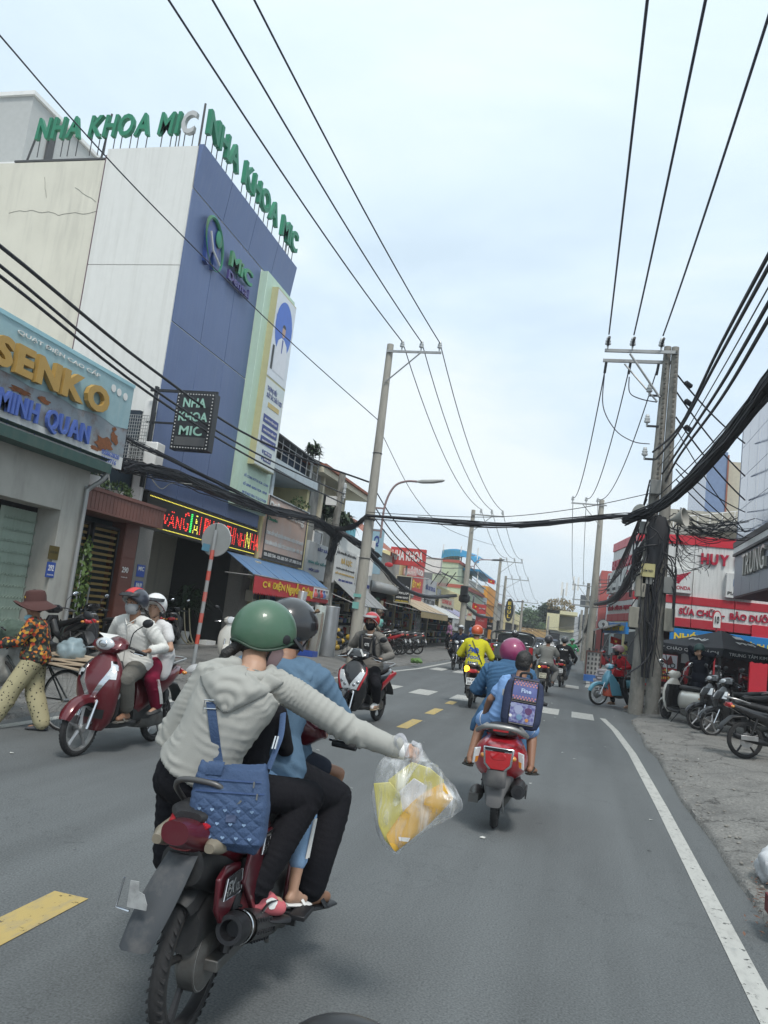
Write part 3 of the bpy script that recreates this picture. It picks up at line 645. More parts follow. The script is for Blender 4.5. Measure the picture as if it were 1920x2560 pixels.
t=thing('light_box_sign','black hanging light box with pale green letters and dotted border on the blue clinic','sign',(-9.3,16.3,5.3))
a=PY(446,1058,16.25); c=PY(520,1175,16.25)
bx0,bx1,bz0,bz1=a.x-.02,c.x+.02,4.82,6.18
P(MB().b2(bx0,bx1,16.05,16.3,bz0,bz1),'box',BLACKM,bevel=.01)
LGR=M('pale_green',(.26,.46,.38),.5)
wd=bx1-bx0
for i,s in enumerate(('NHA','KHOA','MIC')):Pt(text(s,(bx0+wd*(.5-.31 if i!=1 else .12),16.045,bz1-.36-i*.33),UX,UZ,wd*(.6 if i!=1 else .76),.22,LGR,t,.006,.025))
P(MB().b2(bx0+.1,bx1-.1,16.04,16.046,bz0+.1,bz0+.3),'blank_strip',GREYD)
b=MB()
for k in range(17):zz=bz0+.06+k*(bz1-bz0-.12)/16; b.b2(bx0+.04,bx0+.06,16.035,16.048,zz-.01,zz+.01).b2(bx1-.06,bx1-.04,16.035,16.048,zz-.01,zz+.01)
for k in range(13):xx=bx0+.06+k*(wd-.12)/12; b.b2(xx-.01,xx+.01,16.035,16.048,bz0+.04,bz0+.06).b2(xx-.01,xx+.01,16.035,16.048,bz1-.06,bz1-.04)
P(b,'border_bulbs',WHITEP,smooth=False)
P(MB().b2(-10.1,bx1,16.12,16.18,bz1,bz1+.06).b2(-10.1,bx0,16.12,16.18,bz0+.6,bz0+.64).b2(-9.98,-9.92,16.1,16.2,3.9,6.3),'bracket',BLACKM)
t=thing('meter_boxes','beige electricity meter boxes on the granite pillar right of the garage','meter box',(-9.9,23.2,2))
for z,h in((2.3,.55),(1.6,.35),(.95,.35)):P(MB().b2(-9.95,-9.7,22.85,23.2,z,z+h),'box',M('beige_box',(.42,.40,.33),.6),bevel=.02); P(MB().b2(-9.7,-9.68,22.92,23.12,z+.08,z+h-.1),'cover',GREYD)
P(MB().torus((-9.66,23.35,1.75),.2,.02,UX,20,6).torus((-9.64,23.37,1.73),.17,.02,UX,20,6),'cable_coil',BLACKM)
t=thing('tower_block','grey and white concrete tower with lift box rising behind the clinic at upper left','building',(-22,26,0))
P(MB().b2(-30,-17.9,20,30,0,14.4),'wall',WHITEW);
P(MB().b2(-30,-20.3,22,29,14.4,18.6),'lift_house',M('light_grey_panel',(.42,.43,.42),.7)); P(MB().b2(-30.1,-20.2,21.9,29.1,18.5,18.65),'roof_edge',WHITEP)
P(MB().b2(-30,-17.8,19.9,20,13.4,14.6),'parapet',WHITEP); P(MB().b2(-20.28,-20.25,23,23.4,14.8,18.2).b2(-20.28,-20.25,26,26.1,14.5,18.5),'louvre',GREYD)
def FR(x0,y0,x1,y1,X=-10.0):a=PX(x0,y0,X); c=PX(x1,y1,X); return a.y,c.y,c.z,a.z
def FY(x0,y0,x1,y1,Y):a=PY(x0,y0,Y); c=PY(x1,y1,Y); return a.x,c.x,c.z,a.z
def start(name,label,cat,loc,group=None):
 global t
 t=thing(name,label,cat,loc,group=group); return t
def board_x(label,px,X=-9.95,mat=None,th=.12,texts=(),frame=None,name='shop_sign',cat='sign',group=None):
 """board along the street, texts = (string, u0, v0, u1, v1, mat) in fractions"""
 y0,y1,z0,z1=FR(*px,X)if len(px)==4 and px[0]>100 else px
 start(name,label,cat,(X,y0,z0),group)
 P(MB().b2(X-th,X,y0,y1,z0,z1),'board',mat,bevel=.01)
 if frame:
  for a in((y0,y0+.04,z0,z1),(y1-.04,y1,z0,z1),(y0,y1,z0,z0+.04),(y0,y1,z1-.04,z1)):P(MB().b2(X,X+.03,*a),'frame',frame)
 for s,u0,v0,u1,v1,m in texts:Pt(text(s,(X+.006,y0+(y1-y0)*u0,z0+(z1-z0)*v0),UY,UZ,(y1-y0)*(u1-u0),(z1-z0)*(v1-v0),m,t,.012,.03))
 return y0,y1,z0,z1
def board_y(label,px,Y,mat=None,th=.12,texts=(),frame=None,name='shop_sign',cat='sign',group=None):
 x0,x1,z0,z1=FY(*px,Y)
 start(name,label,cat,(x0,Y,z0),group)
 P(MB().b2(x0,x1,Y,Y+th,z0,z1),'board',mat,bevel=.01)
 if frame:
  for a in((x0,x0+.05,z0,z1),(x1-.05,x1,z0,z1),(x0+.05,x1-.05,z0,z0+.05),(x0+.05,x1-.05,z1-.05,z1)):P(MB().b2(a[0],a[1],Y-.03,Y,a[2],a[3]),'frame',frame)
 for s,u0,v0,u1,v1,m in texts:Pt(text(s,(x0+(x1-x0)*u0,Y-.006,z0+(z1-z0)*v0),UX,UZ,(x1-x0)*(u1-u0),(z1-z0)*(v1-v0),m,t,.012,.03))
 return x0,x1,z0,z1
CREAMY=M('cream_yellow',(.66,.58,.32),.8,dirt=(.4,.36,.25),damt=.35)
PALEB=M('pale_blue_wall',(.45,.52,.56),.8,dirt=(.3,.32,.32))
CONC=M('raw_concrete',(.27,.27,.25),.92,var=.25,dirt=(.08,.08,.08),damt=.7,dscale=(.8,.8,.3))
TINR=M('corrugated_tin',(.30,.31,.31),.55,metal=.3,dirt=(.2,.15,.1),damt=.4)
GLASS=M('dark_glass',(.05,.06,.07),.12,spec=.8)
PINK=M('faded_print_pink',(.58,.43,.36),.6,var=.2,scale=.7,dirt=(.5,.5,.5))
GREYB=M('faded_print_grey',(.42,.45,.46),.6,dirt=(.3,.3,.3))
CREAMB=M('cream_board',(.50,.46,.35),.6); REDB=M('red_board',(.50,.05,.05),.5,dirt=(.35,.12,.1),damt=.3)
BLKB=M('black_board',(.02,.02,.022),.5)
def house(name,label,y0,y1,h,mat,X=-10.0,depth=7,gf='dark',floors=(),wins=(),roof=None,cat='shop'):
 start(name,label,cat,(X,y0,0))
 gh=2.9
 P(MB().b2(X-depth,X,y0,y1,gh,h).b2(X-.5,X,y0,y0+.25,0,gh).b2(X-.5,X,y1-.25,y1,0,gh),'wall',mat,bevel=.02)
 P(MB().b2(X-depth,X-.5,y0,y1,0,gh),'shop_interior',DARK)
 for z in floors:P(MB().b2(X,X+.12,y0,y1,z,z+.18),'ledge',mat)
 for(a,c,z0,z1)in wins:
  f=P(MB().b2(X,X+.05,a,c,z0,z0+.06).b2(X,X+.05,a,c,z1-.06,z1).b2(X,X+.05,a,a+.06,z0,z1).b2(X,X+.05,c-.06,c,z0,z1),'window',WHITEP)
  g=MB().b2(X+.005,X+.02,a+.06,c-.06,z0+.06,z1-.06).build('pane',GLASS,f)
 if roof:P(MB().add([(X+.3,y0-.1,h-.1),(X+.3,y1+.1,h-.1),(X-depth/2,y1+.1,h+1.3),(X-depth/2,y0-.1,h+1.3),(X+.3,y0-.1,h),(X+.3,y1+.1,h),(X-depth/2,y1+.1,h+1.4),(X-depth/2,y0-.1,h+1.4)],[(0,1,2,3),(4,5,6,7),(0,1,5,4),(0,3,7,4),(1,2,6,5)]),'roof',roof)
def awning(label,y0,y1,z0,z1,X0,X1,mat,val=.0,vmat=None,texts=(),scallop=False,name='awning'):
 start(name,label,'awning',(X0,y0,z1))
 n=14; b=MB()
 for i in range(n):
  a,c=y0+(y1-y0)*i/n,y0+(y1-y0)*(i+1)/n; s=.02*math.sin(i*1.7)
  b.add([(X0,a,z1),(X0,c,z1),(X1,c,z0+s),(X1,a,z0+s),(X0,a,z1-.02),(X0,c,z1-.02),(X1,c,z0+s-.02),(X1,a,z0+s-.02)],[(0,1,2,3),(7,6,5,4),(0,3,7,4),(1,5,6,2)])
 P(b,'canopy_sheet',mat)
 if val:
  b=MB(); k=int((y1-y0)/.14)
  for i in range(k):
   a,c=y0+(y1-y0)*i/k,y0+(y1-y0)*(i+1)/k; m_=(a+c)/2; d=.07 if scallop else 0
   b.add([(X1+.005,a,z0+.02),(X1+.005,c,z0+.02),(X1+.01,c,z0-val),(X1+.015,m_,z0-val-d),(X1+.01,a,z0-val),(X1-.005,a,z0+.02),(X1-.005,c,z0+.02),(X1,c,z0-val),(X1,m_,z0-val-d),(X1,a,z0-val)],[(0,1,2,3,4),(9,8,7,6,5),(0,5,6,1),(2,7,8,3),(3,8,9,4)])
  P(b,'valance',vmat or mat,smooth=False)
  for s,u0,v0,u1,v1,m in texts:Pt(text(s,(X1+.02,y0+(y1-y0)*u0,z0-val+val*v0),UY,UZ,(y1-y0)*(u1-u0),val*(v1-v0),m,t,.004,.03))
 P(MB().cyl((X0,y0+.05,z1-.6),(X1,y0+.05,z0-.03),.02,6).cyl((X0,y1-.05,z1-.6),(X1,y1-.05,z0-.03),.02,6).cyl((X1,y0,z0),(X1,y1,z0),.02,6),'frame',STEEL)
house('house','cream and pale blue house with open balcony above the electrical repair shop',23.45,27.9,5.0,CREAMY,wins=())
P(MB().b2(-14,-10.0,23.45,27.9,5.0,5.12).b2(-14,-9.85,23.4,27.95,5.95,6.28),'balcony_slab',PALEB)
P(MB().b2(-14,-12.2,23.5,27.9,5.12,5.95),'balcony_wall',CREAMY); P(MB().b2(-12.2,-10.1,27.6,27.85,5.12,5.95),'balcony_side',CREAMY); P(MB().b2(-10.3,-10.05,24.0,24.2,5.12,5.95),'column',PALEB)
for k in range(8):P(MB().cyl((-9.9,23.5+k*.62,6.25),(-9.9,23.5+k*.62,7.1),.018,5),'railing_post',STEEL)
for z in(6.55,6.85):P(MB().cyl((-9.9,23.5,z),(-9.9,27.9,z),.015,5),'railing_rail',STEEL)
P(MB().cyl((-9.9,27.85,6.25),(-9.9,27.85,7.6),.02,5),'antenna',STEEL)
P(MB().add([(-9.8,23.4,7.08),(-9.8,28,7.0),(-13,28,7.6),(-13,23.4,7.7),(-9.8,23.4,7.03),(-9.8,28,6.95),(-13,28,7.55),(-13,23.4,7.65)],[(0,1,2,3),(4,5,6,7),(0,1,5,4),(0,3,7,4)]),'tin_roof',GREYD)
P(MB().b2(-10.6,-10.5,23.6,25.2,6.28,6.95),'tin_wall',TINR); P(MB().b2(-10.4,-10.35,25.3,27.9,6.28,6.95),'net_panel',M('blue_net',(.03,.05,.09),.8)); P(MB().b2(-13,-10.8,23.6,27.6,6.28,7.0),'roof_store',M('store_grey',(.3,.31,.32),.8))
leafball('palm_plant','spiky palm on the roof corner beyond the clinic',(-10.05,27.5,7.35),(.45,.45,.6),130,.04,LEAFD,seed=11,blade=True,trunk=MB().cyl((-10.05,27.5,6.3),(-10.05,27.5,7.35),.04))
board_x('faded pink billboard of the electrical shop with white script lettering',(23.6,27.4,3.0,5.05),-9.9,PINK,texts=[('Điện Cường',.0,.70,.92,.93,WHITEP),('Chuyên:',.02,.60,.25,.67,M('green_print',(.03,.25,.15),.6)),('CUNG CẤP THIẾT BỊ ĐIỆN DÂN DỤNG & ĐIỆN CÔNG NGHIỆP',.03,.38,.97,.48,WHITEP),('MUA BÁN & SỬA CHỮA CÁC LOẠI MÁY BƠM - MÁY - CN',.03,.22,.97,.32,WHITEP)],frame=GREYD)
P(MB().b2(-9.9,-9.88,23.64,27.36,3.04,3.28),'black_strip',BLKB); Pt(text('028. 6283 7346 - 028. 6283 7347 - DĐ: 0908 176 196',(-9.875,23.7,3.1),UY,UZ,3.6,.12,WHITEP,t,.004,.02))
AWB=M('awning_blue',(.10,.20,.36),.7,dirt=(.2,.22,.25),damt=.4)
a=PX(638,1430,-9.0); c=PX(822,1479,-9.0)
AY0,AY1,AZ=a.y,c.y,(a.z+c.z)/2
awning('blue shop awning with red scalloped valance and yellow lettering',AY0,AY1,AZ,2.95,-9.95,-9.0,AWB,.48,REDP,[('CƠ ĐIỆN',.09,.22,.35,.86,YEL),('Nguyễn Cường',.37,.08,.74,.96,YEL)],scallop=True)
rr=random.Random(2)
for k,cc in enumerate([(.5,.1,.1),(.1,.1,.12),(.4,.05,.05),(.1,.15,.35),(.3,.3,.3)]):
 yy=AY0+(AY1-AY0)*(.77+.045*k); P(MB().lathe([(.09,0),(.11,.1),(.05,.2),(.07,.28)],(-8.975,yy,AZ-.36),seg=8),'printed_motor',M('pm%d'%k,cc,.5))
P(MB().b2(-8.985,-8.98,AY0+(AY1-AY0)*.745,AY1-.04,AZ-.38,AZ-.02),'white_print',WHITEP)
house('house','raw concrete two storey house with plants behind the leaning old pole',27.9,31.8,4.9,CONC,wins=[(28.5,29.6,3.6,4.6)])
P(MB().b2(-14,-10.1,27.95,28.9,4.9,6.75),'wall',CONC); P(MB().b2(-14,-10.7,28.9,34.4,4.9,6.75),'upper_room',M('cream_upper',(.6,.55,.42),.8)); P(MB().b2(-10.7,-10.65,29.3,31.6,5.0,6.4),'opening',DARK); P(MB().b2(-10.2,-10.0,29.0,29.2,4.9,6.75),'column',MC['cream_upper'])
P(MB().b2(-14,-9.7,27.9,34.8,6.72,6.95),'roof_edge',MC['cream_upper']); P(MB().b2(-14,-9.6,27.9,34.9,6.95,7.05),'roof_line',TERRA); P(MB().add([(-9.7,28,7.05),(-12.5,28,8.1),(-12.5,30.5,7.05)],[(0,1,2)]),'roof_slope',TERRA)
leafball('balcony_plant','dark spiky plant on the concrete balcony left of the old pole',(-10.0,30.0,5.4),(.6,.6,.6),130,.06,LEAFD,seed=12,blade=True)
leafball('balcony_plant','spiky plant on the concrete balcony right of the old pole',(-10.0,32.2,5.3),(.8,.9,.7),190,.06,LEAFD,seed=14,blade=True)
leafball('balcony_plant','small creeping plant on the edge of the cream balcony',(-9.95,26.6,5.25),(.3,.8,.25),150,.08,LEAF,seed=15)
house('house','long low white shop with faded signboards beyond the concrete house',31.8,38.0,4.9,WHITEW)
P(MB().b2(-13,-10.8,35.2,37,4.9,5.9),'roof_room',M('teal_room',(.12,.35,.42),.7));
house('house','grey blank walled shop left of the black food sign',38.0,44.0,4.9,GREYC,floors=(3.0,))
P(MB().add([(-9.7,37.8,5.0),(-9.7,42,5.0),(-12,42,6.6),(-12,37.8,6.6)],[(0,1,2,3)]),'rusty_roof',TERRA)
P(MB().tube([(-9.9,37.6,3.05),(-8.9,38.2,2.95),(-8.6,41.5,2.85)],[.28,.25,.12],10),'rolled_awning',TINR)
house('house','narrow red fronted dental shop',44.0,49.2,5.4,CREAMY)
house('house','shop clad in grey corrugated tin',49.2,54.6,5.0,TINR)
for k in range(26):P(MB().b2(-10,-9.97,49.3+k*.2,49.4+k*.2,3.2,5.0),'rib',TINR)
house('house','low cream shop with balcony rail before the green house',54.6,70,4.3,CREAMY,wins=[(57,58.6,3.2,4.1)])
b=MB()
for k in range(18):b.cyl((-9.95,55+k*.35,4.3),(-9.95,55+k*.35,5.1),.02,4)
b.cyl((-9.95,54.8,5.1),(-9.95,61.2,5.1),.03,4); P(b,'balcony_rail',WHITEP)
P(MB().add([(-9.2,54.8,5.0),(-9.2,62,5.0),(-11.5,62,5.9),(-11.5,54.8,5.9),(-9.2,54.8,5.1),(-9.2,62,5.1),(-11.5,62,6.0),(-11.5,54.8,6.0)],[(0,1,2,3),(4,5,6,7),(0,1,5,4),(0,3,7,4)]),'canopy_roof',GREYD)
house('house','pale green house with white balustrade, red bands and blue rooftop shelter',70,86,5.3,M('mint_wall',(.40,.47,.36),.85,dirt=(.25,.28,.22),damt=.5),wins=[(72,73.8,3.4,4.7),(77,78.8,3.4,4.7)])
P(MB().b2(-16,-10.6,70,80,5.3,7.1),'upper_wall',MC['mint_wall']); P(MB().b2(-16.1,-10.5,69.9,80,7.1,7.35).b2(-14,-9.85,69.95,86,4.9,5.2),'red_band',M('red_band',(.34,.09,.07),.8))
for k in range(34):P(MB().lathe([(.05,0),(.11,.12),(.05,.35),(.09,.5)],(-9.9,71.5+k*.4,5.3),seg=8),'baluster',WHITEP)
P(MB().b2(-10.05,-9.75,71,85.6,5.8,5.92),'balustrade_rail',WHITEP)
PLB=M('plastic_roof_blue',(.04,.27,.50),.5)
x0,x1,z0,z1=FY(1107,1364,1199,1394,72); rb=MB(); n=10
for i in range(n):
 ua,ub=i/n,(i+1)/n; f_=lambda u:z0+(z1-z0)*.75*math.sin(math.pi*min(1,.12+u*1.0))**.6
 rb.add([(x,72+6*v,f_(u)+(.9*v*.4))for u in(ua,ub)for v in(0,1)for x in(x0+(x1-x0)*u,)]+[(x0+(x1-x0)*u,71.9,f_(u)-.75+.25*u)for u in(ua,ub)],[(0,1,3,2),(0,2,5,4)])
P(rb,'blue_shelter_roof',PLB)
for x_ in(x0+.1,(x0+x1)/2,x1-.2):P(MB().cyl((x_,72,7.2),(x_,72,z0+.9),.05,6),'shelter_post',WHITEP)
for k in range(12):P(MB().cyl((x0+.1+k*.14,71.9,7.3),(x0+.1+k*.14,71.9,8.4),.02,4),'railing_bar',M('rail_green',(.1,.3,.25),.6))
P(MB().b2(x0,x0+1.6,73,74,7.3,z0+.2),'roof_room',TERRA); P(MB().b2(-10.6,-9.0,73,88,6.75,6.95),'blue_canopy',PLB); P(MB().cyl((-9.2,73.2,5.2),(-9.2,73.2,6.8),.05,6),'canopy_post',WHITEP)
house('house','tall orange fronted building',90,99,6.4,M('orange_wall',(.62,.27,.03),.7),floors=(4.4,))
house('house','blue and white house before the orange building',86,90,5.0,PALEB,wins=[(87,89,3.4,4.6)])
house('house','grey shop house with red roof farther along the left row',99,112,5.0,GREYC,roof=TERRA)
house('house','last pale shop of the left row before the bend',112,140,4.6,CREAMY,X=-9.6)
board_x('grey blue faded timber and steel signboard left of the old pole',(27.95,31.0,2.7,4.1),-9.9,GREYB,texts=[('SẮT XÀ GỒ',.35,.80,.95,.93,NAVY),('BÁN SẮT GỖ ĐẸP',.05,.4,.9,.52,M('teal_print',(.03,.2,.2),.5)),('MỘC LÁT',.1,.2,.5,.3,NAVY)])
board_x('white signboard reading BÁ LỰC with gold letters',(31.3,34.6,2.75,4.25),-9.88,M('white_board',(.6,.6,.58),.5,dirt=(.4,.4,.38)),texts=[('CỬA HÀNG SẮT - GỖ LÁT XƯỞNG',.06,.84,.95,.93,GREYD),('BÁ LỰC',.28,.55,.78,.76,M('gold_print',(.50,.33,.08),.5)),('CHUYÊN: CUNG CẤP CÁC LOẠI SẮT',.08,.40,.95,.48,GREYD),('GỖ TẠP SAMDOM 0909 388',.08,.26,.95,.34,M('gold_print',(.50,.33,.08))),('ĐT: 0913 850 3519',.25,.06,.9,.15,NAVY)])
board_x('white signboard with small blue picture right of BÁ LỰC',(34.8,37.6,2.7,4.2),-9.88,MC['white_board'],texts=[('Hưng',.2,.65,.8,.85,GREYD),('0908 388',.2,.1,.9,.22,NAVY)])
P(MB().b2(-9.88,-9.87,35.2,36.2,3.1,3.5),'picture',M('blue_print2',(.1,.2,.45),.5))
board_y('tall light blue vertical sign by the lamp pole',(929,1321,948,1436),37.0,M('sky_board',(.28,.42,.50),.5),texts=[('Q',.3,.6,.7,.85,NAVY),('ABT',.2,.3,.8,.4,NAVY)])
board_y('white oval patterned vertical sign behind the big left pole',(912,1350,928,1440),34.0,WHITEP,texts=[('8',.3,.4,.7,.8,GREYD)])
board_y('red rooftop dental sign with big white letters',(978,1366,1061,1418),42.0,REDB,.25,texts=[('NHA KHOA',.05,.26,.93,.84,WHITEP)])
P(MB().cyl((-9.2,42.2,3.0),(-9.2,42.2,5.3),.05,6).cyl((-7.9,42.2,3.9),(-9.8,42.2,3.9),.03,6),'support',STEEL)
board_y('blank white sign behind the red dental sign',(1063,1393,1102,1436),50.0,WHITEP,frame=STEEL)
for k in range(3):P(MB().cyl((-9.2+k*.5,49.9,4.0+.0*k),(-8.6+k*.5,49.5,4.9),.03,5),'lamp_arm',BLACKM)
board_y('black vertical food sign reading CƠM LAM BÁNH BAO',(991,1437,1024,1510),38.5,BLKB,texts=[('CƠM LAM',.14,.32,.86,.41,WHITEP),('BÁNH BAO',.12,.17,.88,.25,WHITEP),('0703.68.2222',.12,.05,.88,.1,YEL),('el muốn',.15,.55,.85,.64,WHITEP)],frame=CREAMB)
P(MB().ell((-9.9+.6,38.44,4.2),(.22,.03,.12)),'printed_dish',REDP)
board_x('large red and gold vertical sign of the dental shop',(44.6,49.4,2.55,5.15),-9.6,REDB,texts=[('NHA KHOA',.3,.70,.95,.84,WHITEP),('J',.08,.62,.22,.97,WHITEP),('VIỆT MỸ',.15,.36,.85,.56,YEL)],frame=None)
P(MB().b2(-9.6,-9.58,44.6,49.4,2.55,2.8),'yellow_strip',YEL); Pt(text('HOTLINE 0909 388 268',(-9.575,45,2.62),UY,UZ,4.2,.12,REDP,t,.01,.02))
board_y('pink and white sign under the red rooftop sign',(1010,1420,1040,1440),44,M('pinkish',(.6,.4,.4),.6),texts=[('BEAUTY',.1,.2,.9,.6,WHITEP)])
board_x('white and grey corrugated sign beyond the dental shop',(50.0,54.4,2.6,4.4),-9.6,M('sign_silver',(.42,.43,.44),.5),texts=[('SỬA XE TAY GA',.1,.6,.9,.8,NAVY),('ĐT 0907.2.8888',.05,.1,.95,.28,GREYD)])
board_x('cream sign with red letters on the green house',(56.0,62.5,2.55,3.6),-9.5,CREAMB,texts=[('COFFEE GÀ',.1,.5,.8,.85,REDB),('ĐT 028 625 788',.1,.15,.95,.35,GREYD)])
board_y('upper red square sign by the flag',(1194,1510,1214,1536),60,REDB,texts=[('PHÒNG KHÁM',.1,.5,.9,.65,WHITEP)])
board_y('lower red square sign below the other red one',(1190,1537,1216,1571),60.3,REDB,texts=[('ĐỒNG',.25,.5,.75,.7,M('pnk',(.6,.3,.3),.5))])
board_y('small dark menu sign right of the red signs',(1217,1555,1231,1575),62,BLKB,texts=[('MENU',.2,.4,.8,.6,WHITEP)])
board_y('pale poster sign below the left flag',(1168,1520,1180,1552),58,CREAMB,texts=[('SALE',.2,.4,.8,.6,REDB)])
board_y('small red sign near the far bend of the left row',(1259,1574,1271,1592),90,REDB)
start('shop_sign','oval black vertical sign with yellow letters EOUL','sign',(-7,80,6)); q=PY(1273,1525,80)
P(MB().prism([(.42*math.cos(a_),1.15*math.sin(a_))for a_ in[2*math.pi*i/24 for i in range(24)]],q,UX,UZ,.15),'board',BLKB)
for i,ch in enumerate('EOUL'):Pt(text(ch,(q.x-.16,79.98,q.z+.5-i*.43),UX,UZ,.32,.32,YEL,t,.01,.03))
awning('cream canvas awning over the dental shop counter',41.0,50.0,2.15,2.95,-9.9,-7.9,M('awning_cream',(.42,.35,.25),.8,dirt=(.25,.2,.15)),.35,M('awning_cream2',(.38,.30,.16),.8))
awning('grey ribbed awning of the BÁ LỰC shop',31.5,36.2,1.95,2.9,-9.9,-8.6,TINR,.0)
awning('white canvas awning with hanging banner beyond the cream one',50.3,58.0,2.05,2.9,-9.9,-8.0,M('awning_white',(.5,.52,.52),.8),.0)
P(MB().b2(-8.05,-8.0,53.0,57.0,1.25,2.05),'hanging_banner',M('banner_white',(.6,.62,.62),.7)); Pt(text('TRÀ SỮA',(-7.99,53.8,1.5),UY,UZ,2.4,.3,GREYD,t,.01))
awning('lilac awning on the green house',58.5,66,2.2,2.9,-9.9,-8.3,M('awning_lilac',(.3,.3,.42),.8),.0)
awning('small grey awning near the orange building',67,76,2.2,2.9,-9.9,-8.0,TINR,.0)
for(y,z,m,lab)in((43.0,2.45,LR,'red neon word above the noodle counter'),(64.5,2.2,LR,'small red lit sign in the shop below the lilac awning')):
 start('neon_sign',lab,'neon sign',(-9.3,y,z)); P(MB().b2(-9.35,-9.3,y,y+1.1,z-.02,z+.38),'backing',BLKB); Pt(text('MỞ CỬA',(-9.29,y+.08,z+.05),UY,UZ,.95,.26,m,t,.01))
start('neon_sign','small green lit sign under the red one below the lilac awning','neon sign',(-9.3,64,1.8)); P(MB().b2(-9.35,-9.3,64.4,66.2,1.78,2.08),'backing',BLKB); Pt(text('REPAIR',(-9.29,64.5,1.83),UY,UZ,1.6,.2,LG2,t,.01))
start('shop_lamp','round white lamp hanging under the cream awning','lamp',(-9.0,40.6,2.5)); P(MB().ell((-9.1,40.4,2.55),(.16,.16,.12)),'globe',M('lamp_white',(.9,.92,.9),.5,emit=1.6)); P(MB().cyl((-9.1,40.4,2.65),(-9.1,40.4,2.95),.015,5),'cord',BLACKM)
start('glass_counter','glass food cart standing at the left pavement near the dental shop','food cart',(-9,43,0));
P(MB().b2(-9.2,-8.5,42.6,44.3,.13,1.0),'base',TINR); f=MB()
for x in(-9.2,-8.52):
 for y in(42.6,44.28):f.b2(x,x+.03,y,y+.03,1.0,2.0)
f.b2(-9.2,-8.5,42.6,44.3,2.0,2.05); P(f,'frame',STEEL); P(MB().b2(-8.52,-8.5,42.65,44.28,1.02,1.98),'glass_panel',M('cart_glass',(.4,.5,.5),.1,alpha=.3))
def goods(label,y0,y1,x,z1,n,seed,cols):
 start('shop_goods',label,'goods',(x,y0,.15)); rr=random.Random(seed); b=MB(); t['kind']='stuff'
 for z in[.5+.5*i for i in range(int(z1/.5))]:b.b2(x-.45,x,y0,y1,z-.03,z,0)
 for i in range(n):
  y=rr.uniform(y0+.1,y1-.1); z=.15+.5*rr.randrange(int(z1/.5)+1); w_,h_=rr.uniform(.08,.3),rr.uniform(.1,.42); b.box((x-rr.uniform(.0,.2),y,max(z,.16)+h_/2),(.2,w_,h_),Matrix.Rotation(rr.uniform(-.3,.3),3,'Z'),rr.randrange(len(cols)))
 P(b,'goods',cols,smooth=False); del t['category']
GC=[STEEL,CREAMB,M('goods_blue',(.05,.10,.25),.6),M('goods_red',(.30,.04,.03),.6),M('goods_grey',(.14,.14,.14),.7),M('goods_green',(.05,.14,.08),.6),M('goods_yellow',(.35,.25,.05),.6),BLACKM]
goods('shelves of tools and boxes inside the electrical repair shop',23.8,27.6,-10.1,2.4,120,41,GC); goods('shelves of parts inside the motor shop by the old pole',28.2,31.5,-10.1,2.2,110,42,GC); goods('goods stacked inside the long white shop',32.2,37.6,-10.1,2.2,130,43,GC); goods('counter and goods inside the dental row food shop',38.4,48.9,-10.1,2.2,170,44,GC); goods('goods inside the tin clad shop and its neighbour',49.6,69,-10.1,2.2,220,45,GC)
RL=M('foil_roll',(.50,.52,.54),.35,metal=.6,bump=.3,bscale=12,dirt=(.3,.3,.3)); RL2=M('wrapped_roll',(.42,.47,.45),.4,bump=.2,bscale=10)
for i,(x,y,r_,h_,m_,tl,lab)in enumerate([(-7.75,24.9,.26,1.62,RL,.0,'widest silver foil roll standing at the kerb'),(-8.0,24.3,.18,1.6,RL2,.04,'pale green wrapped roll left of the widest foil roll'),(-8.3,24.0,.12,1.55,RL,.06,'thin grey roll leftmost of the rolls'),(-8.9,24.6,.15,2.0,RL,.1,'tallest grey roll leaning behind the others')]):
 start('foil_roll',lab,'roll',(x,y,.13),'rolls of insulation outside the electrical shop'); P(MB().lathe([(r_*.96,0),(r_,.02),(r_*1.02,h_*.5),(r_,h_-.02),(r_*.93,h_),(r_*.4,h_),(r_*.38,h_-.05)],(x,y,.13),(tl,0,1),22),'sheet_roll',m_); P(MB().lathe([(r_*.36,h_-.3),(r_*.36,h_+.01),(r_*.3,h_+.01),(r_*.3,h_-.3)],(x,y,.13),(tl,0,1),14),'core_tube',CREAMB)
start('plastic_tray','blue plastic tray on the ground by the foil rolls','tray',(-8.0,23.6,.13)); P(MB().b2(-8.35,-7.75,23.4,23.9,.13,.17).b2(-8.35,-7.75,23.4,23.43,.13,.3).b2(-8.35,-7.75,23.87,23.9,.13,.3).b2(-8.38,-8.35,23.4,23.9,.13,.3).b2(-7.75,-7.72,23.4,23.9,.13,.3),'tray',M('tray_blue',(.03,.08,.35),.4))
rr=random.Random(5)
for i in range(16):
 y=27.5+.9*(i//4)+rr.uniform(0,.3); z=.2+.22*(i%4)+rr.uniform(0,.05); x=-9.0+rr.uniform(-.2,.3)
 start('motor','%s water pump, %s from the left in the %s layer outside the motor shop'%('black' if i%3==0 else 'yellow',('first','second','third','fourth')[i//4],('bottom','second','third','top')[i%4]),'pump',(x,y,z),'water pumps stacked outside the motor shop')
 P(MB().lathe([(.05,0),(.11,.03),(.12,.2),(.08,.26)],(x,y,z),(1,rr.uniform(-.4,.4),.1),10),'casing',M('pump_y',(.45,.3,.04),.5)if i%3 else BLACKM); P(MB().box((x+.1,y,z+.05),(.12,.1,.16)),'base',GREYD)
start('far_building','cream and white corner building with open top floor at the end of the street','building',(-3,120,0)); Y=120
x0,x1,z0,z1=FY(1383,1525,1436,1610,Y)
